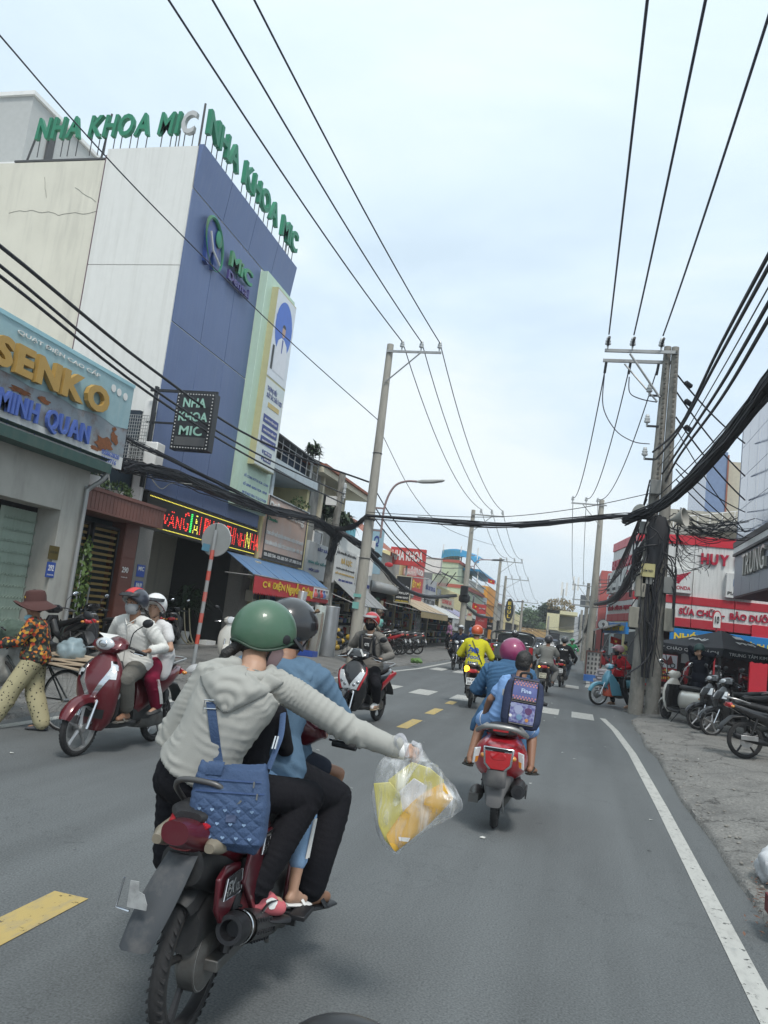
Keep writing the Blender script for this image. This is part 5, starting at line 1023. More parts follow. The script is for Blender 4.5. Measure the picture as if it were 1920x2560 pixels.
qs=PY(1472,1458,66); R3=pole('short brown pole of the right row with a ladder of crossarms',qs.x,66,qs.z,.2,.13,POLD,arm=(qs.x-1.3,qs.x+1.0,qs.z-.3,(qs.x-1.2,qs.x-.4,qs.x+.9)))
P(MB().b2(qs.x-1.2,qs.x+.8,65.8,65.9,qs.z-1.9,qs.z-1.8).b2(qs.x-1.2,qs.x+.8,65.8,65.9,qs.z-1.45,qs.z-1.38),'crossarm',STEEL)
qu=PY(1455,1525,90); pole('thin far pole of the right row',qu.x,90,qu.z,.18,.12)
qv=PY(1372,1540,112); pole('far pole in front of the dark tree at the street end',qv.x,112,qv.z,.2,.13)
def lamp(label,px,py,Y,bx,zj,head):
 b=PY(px,py,Y)
 start('street_lamp',label,'street lamp',(bx,Y,zj),'street lamps on the left poles');
 P(MB().tube(smoothpath([(bx,Y,zj),(bx+.02,Y,zj+(b.z-zj)*.55),(bx+(b.x-bx)*.25,Y,zj+(b.z-zj)*.88),(bx+(b.x-bx)*.62,Y,b.z-.02),(b.x,Y,b.z)],5),.035,8).b2(bx-.5,bx,Y-.03,Y+.03,zj+.2,zj+.25).b2(bx-.5,bx,Y-.03,Y+.03,zj+.9,zj+.95),'arm',M('lamp_arm',(.30,.22,.22),.5))
 d=(head-0.0); P(MB().sup([(0,0,.05,.03),(.15,0,.1,.06),(.5,.0,.12,.06),(.78,.02,.09,.04),(.85,.03,.03,.02)],'y',12).mesh and MB().add([(b.x+v[1],Y+v[0],b.z+v[2]+v[1]*.08)for v in MB().sup([(0,0,.05,.03),(.15,0,.1,.06),(.5,.0,.12,.06),(.78,.02,.09,.04),(.85,.03,.03,.02)],'y',12).v],MB().sup([(0,0,.05,.03),(.15,0,.1,.06),(.5,.0,.12,.06),(.78,.02,.09,.04),(.85,.03,.03,.02)],'y',12).f),'lamp_head',M('lamp_head',(.45,.46,.44),.5)if Y<30 else GREYD)
lamp('grey curved street lamp beside the nearest tall left pole',1043,1204,23.6,PY(951,1345,23.6).x,PY(951,1345,23.6).z,0)
lamp('dark headed street lamp beyond the second left pole',1228,1400,50,PY(1185,1425,50).x,PY(1185,1425,50).z,0)
lamp('faint farthest street lamp near the fifth left pole',1291,1504,88,PY(1275,1512,88).x,PY(1275,1512,88).z,0)
def sag(a,b,s,n=14):
 a,b=Vector(a),Vector(b); return[a.lerp(b,i/n)-UZ*(4*s*(i/n)*(1-i/n))for i in range(n+1)]
def wire(pts,r,label,group,mat=WIREB,name='power_line',cat='power line',kind=None,seg=6):
 o=MB().tube(pts,r,seg).build(name,mat,None,label=label,cat=cat,group=group); return o
side=('leftmost','middle','rightmost')
for i in range(3):
 wire(sag(L0[i],L1[i],1.0,26),.017,'%s of the three high wires coming over the camera to the nearest left pole'%side[i],'high wires of the left pole row')
 wire(sag(L1[i],L2[i],.9),.016,'%s of the three high wires between the first and second left poles'%side[i],'high wires of the left pole row')
 wire(sag(L2[i],L3[i],.7),.016,'%s of the three high wires between the second and third left poles'%side[i],'high wires of the left pole row')
 wire(sag(L3[i],L4[i],.3),.016,'%s of the three high wires between the third and fourth left poles'%side[i],'high wires of the left pole row')
 wire(sag(L4[i],L5[i],.5),.016,'%s of the three high wires between the fourth and fifth left poles'%side[i],'high wires of the left pole row')
 p=R1[i]; wire(sag((p.x,-14,p.z+.2),(p.x,20.0,p.z-.02),.9,26),.019,'%s of the three high wires coming over the camera to the twin right pole'%side[i],'high wires of the right pole row')
 wire(sag(p-UZ*.5+UY*.55,R2[i],1.1,16),.016,'%s of the three high wires between the twin pole and the tall pale right pole'%side[i],'high wires of the right pole row')
 wire(sag(R2[i]-UZ*.0,R3[i],.9,16),.015,'%s of the three high wires beyond the tall pale right pole'%side[i],'high wires of the right pole row')
wire(smoothpath([(.17,20.9,8.6),(.2,20.8,7.7),(.55,20.5,7.0),(1.0,20.4,6.7),(1.4,20.4,6.66)],6),.014,'large loop hanging from the left end of the twin pole crossarm',None)
wire(smoothpath([(.80,20.9,8.55),(.84,20.8,8.1),(1.1,20.5,7.85),(1.5,20.4,7.75)],6),.014,'small loop hanging from the middle of the twin pole crossarm',None)
def pw(pp,r,label,group=None,mat=WIREB,s=.0,**k):
 pts=[PY(*q)for q in pp]; wire(smoothpath(pts,6),r,label,group,mat,**k)
pw([(-260,-210,6.0),(0,89,8.5),(200,320,11),(400,533,13.5),(700,830,19),(945,1050,23.3)],.013,'thin single wire running from the upper left corner to the nearest left pole')
pw([(955,1085,23.5),(1040,1245,30),(1125,1325,38),(1240,1365,60)],.012,'thin single wire running on from the nearest left pole')
for i,(a,b,c,d)in enumerate([(615,902,1085,1205),(664,950,1120,1235),(690,968,1138,1260)]):
 pw([(-200,a-130,7),(0,a,8.2),(372,b+15,13),(640,c+13,19.5),(922 if i==0 else 860,d,23.2 if i==0 else 28.8)],.024 if i else .028,'twisted low cable crossing in front of the blue clinic, %s of three'%('top','middle','lowest')[i],'twisted low cables on the left',WIRE)
def bundle(label,ctrl,n,R0,rw,seed,group=None,loops=0,mat=WIRE,strap=True,dens=5):
 """a bundle of black cables hanging between poles: strands as one tangle"""
 rr=random.Random(seed); path=smoothpath(ctrl,dens); th=start("cable_bundle",label,'cable bundle',path[0],group)
 core=MB().tube(path,[R0*(.62+.18*nz(i*.3,seed,1.3))for i in range(len(path))],8); core=P(core,'core',mat); st=MB()
 for k in range(n):
  a0=rr.uniform(0,6.28); tw=rr.uniform(-.25,.25); ro=R0*rr.uniform(.5,1.25); pts=[]
  i0=0 if rr.random()<.6 else rr.randrange(len(path)//2); i1=len(path)if rr.random()<.6 else rr.randrange(len(path)//2+1,len(path))
  for i in range(i0,i1):
   p=path[i]; d=(path[min(i+1,len(path)-1)]-path[max(i-1,0)]).normalized(); e,f=frame(d); an=a0+tw*i
   dr=abs(rr.gauss(0,.16))*R0
   pts.append(p+e*math.cos(an)*ro+f*math.sin(an)*ro-UZ*dr)
  if len(pts)>2:st.tube(pts,rw*rr.uniform(.6,1.3),5)
 for k in range(loops):
  i=rr.randrange(1,max(2,len(path)-9)); p=path[i]; q=path[min(len(path)-1,i+rr.randrange(4,9))]; m_=(p+q)/2-UZ*R0*rr.uniform(.8,2.6)
  st.tube([p*(1-u)**2+m_*2*u*(1-u)+q*u*u for u in[i_/10 for i_ in range(11)]],rw*.7,4)
 o=P(st,'cable_strands',mat); o['kind']='stuff'; return path
C1=[PX(296,1160,-9.6),PY(340,1168,15.2),PY(440,1190,16.2),PY(560,1236,19.5),PY(680,1275,23.5),PY(790,1300,27),PY(845,1345,28.8)]
bundle('thick sagging bundle of black cables in front of the blue clinic',C1,30,.13,.013,1,loops=16)
bundle('thinner black cable bundle between the blue clinic sign box and the left shop',[PX(300,1085,-9.7),PY(345,1110,15),PY(430,1150,16),PY(560,1215,19.3),PY(700,1285,24)],8,.05,.010,2,loops=4)
bundle('knot of cables around the old leaning pole',[PY(785,1310,28.6),PY(820,1318,28.7),PY(848,1330,28.6),PY(835,1362,28.6),PY(822,1400,28.7)],22,.17,.014,3,loops=14,dens=4)
bundle('cable bundle running from the old pole to the nearest tall left pole',[PY(840,1320,28.6),PY(880,1318,26),PY(918,1289,23.2)],16,.10,.012,4,loops=10)
bundle('black cable bundle crossing the street between the nearest left pole and the twin right pole',[PY(918,1289,23.2),PY(1080,1301,22.6),PY(1260,1313,21.9),PY(1440,1300,21.2),PY(1560,1290,20.6),PY(1640,1295,20.3)],10,.075,.012,5,loops=3)
pw([(918,1280,23.2),(1050,1288,22.7),(1250,1292,21.9),(1450,1270,21),(1640,1230,20.3)],.010,'thin support wire just above the crossing cable bundle',None,WIRE)
bundle('thick wrapped cable dropping from the nearest tall left pole to the second one',[PY(915,1372,23.8),PY(960,1420,26),PY(1010,1470,30),PY(1070,1492,36),PY(1140,1490,43.5)],5,.13,.012,6,strap=False)
bundle('thick wrapped cable from the second left pole on to the third',[PY(1160,1510,44.3),PY(1195,1538,52),PY(1232,1545,64)],5,.13,.012,7)
bundle('cable bundle from the old pole sweeping down behind the tall left pole',[PY(850,1330,28.6),PY(900,1360,29),PY(945,1390,31)],14,.13,.014,8,loops=12)
for i,(a,b)in enumerate(((1205,1380),(1250,1400),(1280,1415))):pw([(932,a+10,23.6),(1000,a+115-12*i,28),(1080,b+15,36),(1160,b+12+8*i,43.5)],.02,'twisted cable between the first and second tall left poles, %s of three'%('top','middle','lowest')[i],'twisted cables of the left poles',WIRE)
for i in range(6):pw([(1172,1390+i*22,44.2),(1215,1440+i*18,55),(1248,1465+i*20,66),(1262,1470+i*22,80),(1300,1520+i*12,100)],.018,'%s loose sagging wire of the far left pole row, counted from the top'%('first','second','third','fourth','fifth','sixth')[i],'loose wires of the far left pole row',WIRE)
for i in range(5):pw([(1302,1545+i*5,100),(1350,1565+i*9,104),(1372,1570+i*9,110),(1440,1560+i*10,98),(1470,1545+i*10,70)],.022,'%s wire from the top among those crossing the far end of the street'%('first','second','third','fourth','fifth')[i],'wires crossing the far end of the street',WIRE)
bundle('low cable bundle crossing the far end of the street',[PY(1300,1610,100),PY(1372,1602,108),PY(1400,1618,100),PY(1440,1610,90),PY(1462,1590,70)],5,.10,.02,17)
C2=[PY(1560,1300,20.4),PY(1640,1268,19.6),PY(1700,1225,17.5),PY(1790,1130,14.5),PY(1870,1030,12.3),PY(1960,910,10.5),PY(2080,760,9)]
bundle('very thick black cable bundle rising from the twin pole to the right edge',C2,60,.10,.014,9,loops=5)
pw([(1640,1245,19.5),(1725,1165,16.5),(1800,1085,14),(1900,960,11.5),(1990,850,10)],.012,'support wire hooked above the very thick cable bundle',None,WIRE)
C3=[PY(1630,1330,20.3),PY(1600,1380,22),PY(1570,1450,26),PY(1530,1500,32),PY(1488,1510,39.5)]
bundle('wrapped cable bundle hanging from the twin pole to the tall pale pole',C3,14,.14,.016,10,loops=8)
bundle('cable bundle running down behind the tall pale pole',[PY(1485,1500,40.2),PY(1478,1540,46),PY(1462,1580,60)],8,.16,.015,11)
for i in range(5):pw([(1625-2*i,1200+12*i,20.3),(1590-i*5,1330+8*i,23),(1545-i*7,1440+8*i,30),(1497,1450+9*i,39.7)],.018,'%s highest black cable curving from the twin pole to the tall pale pole'%('first','second','third','fourth','fifth')[i],'cables between the twin pole and the tall pale pole',WIRE)
for i,(x0_,y0_)in enumerate(((1920,640),(1920,670),(1920,720),(1920,760),(1920,800))):
 pw([(2040,y0_-215,7.5),(x0_,y0_,9),(1800,y0_+225-i*6,12.5),(1700,y0_+425-i*22,17),(1632+i*8,1130+i*18,20.2)],(.026,.026,.010,.026,.026)[i],'twisted black wire from the right edge to the twin pole, %s from the top'%('first','second','third','fourth','fifth')[i],'wires from the right edge to the twin pole',WIRE)
for i,(ya,yb)in enumerate(((935,1108),(980,1190),(1045,1250),(1075,1330),(1160,1280),(1175,1330),(1200,1345))):
 wire(sag(PY(1690,ya-2,20.5),PY(1862,yb,24.4),.12),.022 if i<3 else .015,'cable running right from the twin pole across the side street, at level %s'%('one','two','three','four','five','six','seven')[i],'side street cables of the twin pole',WIRE)
 if i<3:start('strain_insulator','dark strain insulator on the %s side street cable'%('top','second','third')[i],'insulator',PY(1712,ya+22,20.9),'strain insulators'); q=PY(1712,ya+20,20.9); P(MB().lathe([(.02,0),(.07,.04),(.07,.22),(.02,.26)],q,(.8,.6,-.35),10),'body',BLACKM)
rr=random.Random(8); tg=MB()
for i in range(74):
 z=rr.uniform(3.4,4.9)if i<66 else rr.uniform(1.4,3.6); x=1.7+rr.gauss(0,.2); y=20.25+rr.uniform(-.2,.15); pts=[V(x,y,z)]
 d=V(rr.uniform(-1,1),rr.uniform(-.5,.5),rr.uniform(-1.2,.4))*.2
 for k in range(7):d+=V(rr.uniform(-.12,.12),rr.uniform(-.08,.08),rr.uniform(-.14,.1)); pts.append(pts[-1]+d*.6);
 pts=[V(1.7+max(-.5,min(.5,p.x-1.7)),max(19.95,min(20.4,p.y)),p.z)for p in pts]
 tg.tube(smoothpath(pts,3),rr.uniform(.008,.02),5)
for i in range(13):x=1.45+rr.random()*.6; z0_=rr.uniform(2.8,4.6); tg.tube(smoothpath([(x,20.2,z0_),(x+rr.uniform(-.1,.1),20.15,z0_-.8),(1.7+(x-1.7)*.7,20.2,z0_-1.8),(1.7+(x-1.7)*.5,20.22,max(.9,z0_-3))],4),rr.uniform(.01,.025),5)
th=start('cable_tangle','dense black nest of cables wrapped round the middle of the twin pole','cable tangle',(1.7,20.2,4)); o=P(tg,'cable_strands',WIRE); o['kind']='stuff'
P(MB().sup([(3.25,0,.06,.08),(3.6,0,.16,.12),(4.1,0,.25,.16),(4.5,0,.30,.18),(4.8,.0,.18,.12)],'z',14).mesh and MB().add([(1.72+v[0],20.22+v[1]*.8,v[2])for v in MB().sup([(3.25,0,.06,.08),(3.6,0,.16,.12),(4.1,0,.25,.16),(4.5,0,.30,.18),(4.8,.0,.18,.12)],'z',14).v],MB().sup([(3.25,0,.06,.08),(3.6,0,.16,.12),(4.1,0,.25,.16),(4.5,0,.30,.18),(4.8,.0,.18,.12)],'z',14).f),'cable_mass',WIRE)
rr=random.Random(18); tg=MB()
for i in range(34):
 a=PY(1700+rr.uniform(-10,30),1300+rr.uniform(-35,30),20.5); b_=PY(1800+rr.uniform(-20,90),1325+rr.uniform(-35,30),22.5+rr.uniform(0,1.5)); tg.tube(sag(a,b_,rr.uniform(.02,.35),9),rr.uniform(.006,.013),4)
for i in range(26):
 a=PY(1690,1340+rr.uniform(-20,60),20.4); b_=a+V(rr.uniform(.1,.8),rr.uniform(0,.4),rr.uniform(-.5,.1)); tg.tube(smoothpath([a,a.lerp(b_,.5)+V(rr.uniform(-.1,.1),0,-rr.uniform(.1,.3)),b_,b_+V(rr.uniform(-.1,.1),0,-rr.uniform(0,.2))],7),.006,4)
start('cable_tangle','fan of thin loose wires to the right of the twin pole','cable tangle',(2.5,21,4.5)); o=P(tg,'cable_strands',WIRE); o['kind']='stuff'
pw([(372,1180,15.8),(385,1205,15.9),(405,1222,16),(430,1208,16.2),(480,1210,16.6)],.010,'white loose wire looping under the cable bundle before the clinic',None,M('wire_white',(.5,.48,.42),.6))
q=PY(532,1353,15.85); base=V(-7.80,15.72,.1)
start('traffic_sign','round traffic sign seen from its grey back on a red and white banded post','traffic sign',base)
top=PY(540,1325,15.72); ax=(top-base);
def along(f):return base+ax*f
P(MB().cyl(base,along(1.0),.042,14),'post',M('post_grey',(.30,.32,.33),.55,dirt=(.2,.18,.15)))
for i in range(5):f0=.16+i*.155; P(MB().cyl(along(f0+.0),along(f0+.07),.045,14),'red_band' if True else '',M('sign_red_paint',(.52,.06,.03),.55,dirt=(.4,.3,.3)))
q=along(.93); P(MB().lathe([(.36,.06),(.37,.07),(.37,.075),(.36,.085)],q,(0.12,1,0),36),'disc',M('sign_back',(.34,.36,.36),.5,metal=.2)); P(MB().cyl(q+V(-.03,.06,.02),q+V(-.03,.05,.35),.012),'bolt',GREYD)
P(MB().prism([(-.3,-.25),(-.12,-.28),(-.1,-.12),(-.28,-.1)],q+V(0,.055,0),UX,UZ,.002),'sticker',M('sticker',(.1,.25,.35),.5),smooth=False)
start('rubbish_bag','small white plastic rubbish bag beside the round sign post','bag',G(492,1690,.1))
me=MB().ell(G(492,1688,.1)+UZ*.09,(.2,.16,.12),seg=18,ns=12);
for i,v in enumerate(me.v):v=Vector(v); me.v[i]=tuple(v+Vector((1,1,1))*.04*noise.noise(v*14))
BAGW=M('plastic_bag_white',(.6,.62,.64),.35,trans=.2,bump=.5,bscale=30); P(me,'bag',BAGW)
TYRE=M('tyre_rubber',(.022,.022,.023),.85,var=.25,scale=20,bump=.3,bscale=70); RIMB=M('rim_black',(.03,.03,.032),.4,metal=.5,dirt=(.12,.11,.1),damt=.4); RIMS=M('rim_silver',(.42,.42,.42),.35,metal=.8,dirt=(.2,.18,.15),damt=.3)
CHROME=M('chrome',(.62,.63,.65),.15,metal=1.0,var=.03); PLAST=M('black_plastic',(.025,.026,.028),.5,dirt=(.10,.10,.09),damt=.35,dscale=(4,4,4)); SEAT=M('seat_vinyl',(.018,.018,.02),.55,bump=.2,bscale=80)
ENG=M('engine_metal',(.14,.14,.135),.5,metal=.6,var=.3,scale=12,dirt=(.07,.06,.05),damt=.7,dscale=(5,5,5)); LENS=M('lens_clear',(.55,.58,.6),.08,spec=1,coat=1,var=.25,scale=30); LENSR=M('lens_red',(.42,.015,.02),.12,coat=1,var=.2,scale=20); LENSO=M('lens_amber',(.6,.22,.03),.12,coat=1)
LENSL=M('amber_lit',(1,.55,.03),.3,emit=2.5); PLATEW=M('plate_white',(.62,.63,.62),.4); PLTX=M('plate_ink',(.02,.02,.02),.5); MIRG=M('mirror_glass',(.5,.52,.54),.05,metal=1,var=.02)
def carpaint(name,c,rough=.28):return M(name,c,rough,metal=.15,var=.07,scale=3,coat=.7,dirt=tuple(x*.5+.06 for x in c),damt=.25,dscale=(3,3,3))
def wheel(par,y,r,wt,spoke='cast',rim=RIMB,lod=1,name='wheel',mud=True):
 seg=40 if lod>1 else 24
 w=MB(); rr=r-.055
 w.torus((0,y,r),rr,.012,UX,seg,6,2.2)
 w.cyl((-.045,y,r),(.045,y,r),.035,12)
 if spoke=='cast':
  for k in range(5):
   a=k*1.2566+.4; d=V(0,math.cos(a),math.sin(a)); w.tube([V(0,y,r)+d*.03,V(0,y,r)+d*rr*.55,V(0,y,r)+d*rr],[.022,.013,.017],6)
 elif spoke=='disc':w.lathe([(rr*.97,-.03),(rr*.6,-.05),(.05,-.055),(.05,.055),(rr*.6,.05),(rr*.97,.03)],(0,y,r),UX,20)
 else:
  for k in range(28):a=k*.2244; d=V(0,math.cos(a),math.sin(a)); w.cyl(V(.03*(-1)**k,y,r)+V(0,math.cos(a+.5),math.sin(a+.5))*.04,V(0,y,r)+d*rr,.0025,3)
  w.lathe([(.06,-.05),(.075,-.02),(.075,.02),(.06,.05)],(0,y,r),UX,16)
 w=w.build(name,rim,par)
 tb=MB().torus((0,y,r),r-wt*.62,wt*.62,UX,seg,12,.82)
 if lod>1:
  n=46
  for k in range(n):
   a=2*math.pi*k/n;
   for s in(-1,1):
    d0=V(0,math.cos(a),math.sin(a)); d1=V(0,math.cos(a+.07),math.sin(a+.07)); rc=r-.004
    p=[V(s*.008,y,r)+d0*(rc+.003),V(s*.030,y,r)+d1*(rc-.010),V(s*.030,y,r)+V(0,math.cos(a+.11),math.sin(a+.11))*(rc-.010),V(s*.008,y,r)+V(0,math.cos(a+.04),math.sin(a+.04))*(rc+.003)]
    tb.add(p+[q-(q-V(q.x,y,r)).normalized()*.012 for q in p],[(0,1,2,3),(0,4,5,1),(1,5,6,2),(2,6,7,3),(3,7,4,0)])
 tb.build('tyre',TYRE,w)
 if lod>0 and name=='wheel':MB().lathe([(.11,-.004),(.11,.004),(.04,.004),(.04,-.004)],(.06,y,r),UX,24).build('brake_disc',RIMS,w)
 return w
def arc_fender(y,r,w,a0,a1,th=.006,drop=.5,n=12):
 b=MB(); rs=[]
 for i in range(n+1):
  a=R(a0+(a1-a0)*i/n); c,s=math.cos(a),math.sin(a); ring=[]
  tw=w*(1 if 0<i<n else .75)
  for(x,q)in((-tw,-.045),(-tw*.8,.0),(-tw*.35,.018),(tw*.35,.018),(tw*.8,.0),(tw,-.045)):ring.append(V(x,y+c*(r+q),r-.035+s*(r+q)+.0))
  rs.append(ring)
 k=6
 vs=[v for q in rs for v in q]; fs=[(i*k+j,i*k+j+1,(i+1)*k+j+1,(i+1)*k+j)for i in range(n)for j in range(k-1)]
 o=len(vs); vs+=[V(v.x*.93,v.y,v.z)-(V(0,v.y-y,v.z-r)).normalized()*th for v in vs]; fs+=[tuple(i+o for i in f[::-1])for f in fs]
 b.add(vs,fs); return b
SHS=[(.22,.40,.08,.05),(.30,.40,.15,.07),(.42,.42,.20,.085),(.56,.44,.225,.10),(.68,.44,.235,.11),(.78,.415,.22,.10),(.86,.38,.165,.085),(.92,.36,.10,.07),(.96,.35,.06,.05)]
def shp(z,f,off=.004):
 for a,b in zip(SHS,SHS[1:]):
  if z<=b[0]or b is SHS[-1]:
   u=(z-a[0])/(b[0]-a[0]); yc,w,d=(a[i]+(b[i]-a[i])*u for i in(1,2,3)); break
 q=min(.9999,abs(f)); s=(1-q**2.3)**(1/2.3); n=V(f*d,s*w,0).normalized()
 return V(w*f,yc+d*s,z)+n*off
def patch(par,name,mat,zs,f0,f1,side=1,off=.005,n=7,th=.012):
 rs=[]
 for z in zs:
  a,b=f0(z),f1(z); top=[shp(z,(a+(b-a)*i/n)*side,off)for i in range(n+1)]; bot=[shp(z,(a+(b-a)*i/n)*side,off-th)for i in range(n,-1,-1)]; rs.append(top+bot)
 return MB().rings(rs).build(name,mat,par,ang=50)
def mirrors(par,x0,y0,z0,lod=1,mat=None,reach=.12,up=.22,rear=True):
 for s in(-1,1):
  c=V(s*(x0+reach),y0-.02,z0+up)
  m=MB().tube(smoothpath([(s*x0,y0,z0),(s*(x0+.02),y0,z0+up*.6),c],3),.006,6).ell(c+V(s*.03,0,.02),(.062,.022,.042),Matrix.Rotation(s*-.25,3,'Y'),14,8)
  m=m.build('mirror',mat or BLACKM,par)
  MB().ell(c+V(s*.03,-.016,.02),(.054,.010,.035),Matrix.Rotation(s*-.25,3,'Y'),12,6).build('mirror_glass',MIRG,m)
def bars(par,y,z,w,lod=1,drop=.05):
 b=MB().tube(smoothpath([(-w,y-.10,z-drop),(-w*.55,y-.02,z),(0,y+.03,z-.01),(w*.55,y-.02,z),(w,y-.10,z-drop)],4),.012,8); b=b.build('handlebar',BLACKM,par)
 for s in(-1,1):
  MB().cyl((s*(w-.12),y-.085,z-drop+.005),(s*w,y-.10,z-drop),.017,10).build('grip',SEAT,b)
  MB().tube([(s*(w-.15),y-.05,z-drop+.012),(s*(w-.08),y-.02,z-drop),(s*(w+.01),y-.035,z-drop-.01)],.006,6).build('lever',CHROME,b)
def plate(par,y,z,txt,w=.19,h=.14,tilt=12,mat=PLATEW,x=0):
 rt=Matrix.Rotation(R(-tilt),3,'X'); c=V(x,y,z)
 p=MB().box(c,(w,.006,h),rt).build('licence_plate',mat,par,bevel=.004)
 if txt:
  l=txt.split('\n'); up=rt@V(0,0,1); nn=rt@V(0,-1,0)
  for i,s in enumerate(l):
   hh=h*.32; text(s,c+nn*.0035-UX*w*.40+up*(h*.08 if i==0 else-h*.40),UX,up,w*.8,hh,PLTX,p,.001,.03)
def exhaust(par,pts,r,lod=1,mat=BLACKM,tip=True,big=False):
 b=MB().tube(smoothpath(pts,4),[.018+(r-.018)*min(1,max(0,(i-len(pts)*4*.35)/(len(pts)*.6)))for i in range((len(pts)-1)*4+1)],14)
 o=b.build('exhaust',mat,par); return o
def motorbike(label,style,loc,heading,col,col2=None,r=.26,spoke='cast',rim=RIMB,ptxt=None,lean=0.0,lod=1,steer=0,seatc=None,hl=True,blink=False,name='motorbike',cat='motorbike',group=None,pmat=PLATEW,stand=False,tail=None,mirror=True,mirmat=None,seatmat=SEAT):
 """heading in degrees, 0 = driving away along +Y"""
 col2=col2 or PLAST
 t=thing(name,label,cat,loc,R(heading),group,ry=R(lean)); L_=.62; sg=16 if lod<2 else 26
 wt=.052 if style!='under' else .045
 fw=wheel(t,L_,r,wt*1.0,spoke,rim,lod); wheel(t,-L_,r,wt*1.15,spoke,rim,lod)
 hx=.40; hz=.98
 for s in(-1,1):MB().cyl((s*.075,L_-.0,r),(s*.06,L_-.16,r+.38),.018,10).build('fork',CHROME if lod else RIMS,t)
 if style=='scooter':
  arc_fender(L_-.01,r+.035,.068,20,172).build('front_fender',col,t)
  MB().sup(SHS,'z',sg+12,ex=2.3).build('front_shield',col,t)
  MB().sup([(.25,.30,.12,.03),(.4,.31,.17,.04),(.6,.33,.20,.045),(.80,.33,.18,.05),(.88,.33,.14,.05)],'z',sg).build('inner_shield',PLAST,t)
  if lod<2:patch(t,'front_badge_panel',col2,[.56,.62,.70,.78,.84],lambda z:-.1-(z-.56)*1.2,lambda z:.1+(z-.56)*1.2)
  cw=MB().sup([(.95,.36,.10,.07),(1.0,.36,.19,.10),(1.05,.34,.19,.10),(1.09,.31,.13,.07),(1.11,.30,.05,.03)],'z',sg,ex=2.2).build('handlebar_cowl',col,t)
  if hl=='low':
   for s in(-1,1):MB().prism([(s*.03,-.12),(s*.17,.04),(s*.20,.16),(s*.10,.05)]if s>0 else[(s*.03,-.12),(s*.10,.05),(s*.20,.16),(s*.17,.04)],(0,.548,.66),-UX,UZ,.035).build('headlight',LENS,t,smooth=False)
  elif hl:MB().ell((0,.425,1.03),(.088,.035,.052),None,18,10).build('headlight',LENS,t)
  if hl is not None:
   for s in(-1,1):patch(t,'indicator',LENS,[.72,.77,.82,.85],lambda z:.55+(z-.72)*1.2,lambda z:.92,s,.006)
  MB().sup([(-.12,.26,.10,.035),(.0,.265,.14,.04),(.2,.265,.15,.04),(.32,.28,.14,.05),(.38,.32,.10,.05)],'y',sg).build('floorboard',PLAST,t)
  MB().sup([(-.06,.50,.10,.20),(-.12,.52,.145,.22),(-.25,.56,.165,.19),(-.45,.62,.17,.14),(-.62,.68,.15,.11),(-.78,.735,.11,.075),(-.90,.77,.05,.035)],'y',sg,ex=2.4).build('body_panel',col,t)
  MB().sup([(-.05,.34,.10,.10),(-.3,.36,.14,.12),(-.5,.42,.13,.10),(-.66,.50,.10,.08)],'y',sg).build('lower_panel',PLAST,t)
  MB().sup([(.02,.76,.06,.03),(-.08,.775,.11,.045),(-.25,.765,.135,.05),(-.40,.785,.14,.05),(-.55,.815,.135,.045),(-.72,.835,.10,.04),(-.80,.835,.05,.02)],'y',sg).build('seat',seatmat,t)
 elif style=='vespa':
  arc_fender(L_-.01,r+.03,.085,5,178).build('front_fender',col,t)
  MB().sup([(.20,.36,.10,.05),(.30,.38,.17,.06),(.45,.40,.215,.06),(.62,.40,.225,.06),(.76,.39,.20,.065),(.86,.37,.13,.07),(.94,.36,.07,.06)],'z',sg+8,ex=2.1).build('front_shield',col,t)
  MB().sup([(.25,.31,.14,.03),(.45,.33,.19,.035),(.65,.33,.20,.035),(.80,.33,.16,.04)],'z',sg).build('inner_shield',seatc or col,t)
  MB().sup([(.93,.36,.08,.06),(.98,.37,.15,.09),(1.04,.36,.15,.10),(1.09,.33,.09,.06)],'z',sg,ex=2.0).build('handlebar_cowl',col,t)
  MB().lathe([(.07,0),(.08,.02),(.07,.045),(.03,.055)],(0,.42,1.02),(0,1,.1),20).build('headlight',LENS,t)
  MB().sup([(-.12,.25,.12,.035),(.0,.255,.16,.04),(.2,.26,.17,.04),(.34,.28,.15,.05)],'y',sg).build('floorboard',PLAST,t)
  MB().sup([(-.08,.50,.10,.20),(-.16,.52,.17,.22),(-.32,.54,.205,.20),(-.52,.55,.225,.185),(-.70,.56,.205,.17),(-.84,.58,.15,.13),(-.93,.60,.07,.07)],'y',sg+6,ex=2.2).build('body_panel',col,t)
  MB().sup([(.0,.76,.06,.03),(-.1,.775,.12,.05),(-.3,.765,.145,.055),(-.5,.78,.14,.055),(-.68,.785,.11,.045),(-.76,.78,.05,.02)],'y',sg).build('seat',seatmat,t)
 else:
  arc_fender(L_-.01,r+.03,.062,15,160).build('front_fender',col,t)
  MB().sup([(.46,.46,.05,.05),(.55,.45,.10,.07),(.68,.42,.14,.085),(.80,.38,.12,.08),(.90,.34,.08,.06)],'z',sg,ex=2.2).build('front_shield',col,t)
  for s in(-1,1):
   MB().prism([(.02,.30),(.30,.28),(.36,.42),(.44,.74),(.36,.84),(.22,.70),(.06,.52)]if s>0 else[(.02,.30),(.06,.52),(.22,.70),(.36,.84),(.44,.74),(.36,.42),(.30,.28)],(s*.15,0,0),UY,UZ,.018*s).build('leg_shield',col,t,bevel=.008)
  MB().sup([(.93,.34,.08,.06),(.98,.35,.16,.09),(1.03,.34,.15,.09),(1.07,.31,.08,.05)],'z',sg,ex=2.1).build('handlebar_cowl',col,t)
  if hl:MB().ell((0,.415,1.0),(.075,.04,.055),None,18,10).build('headlight',LENS,t)
  MB().tube([(0,.36,.85),(0,.2,.60),(0,-.05,.50),(0,-.3,.55)],[.05,.055,.06,.06],10).build('frame_spine',col2,t)
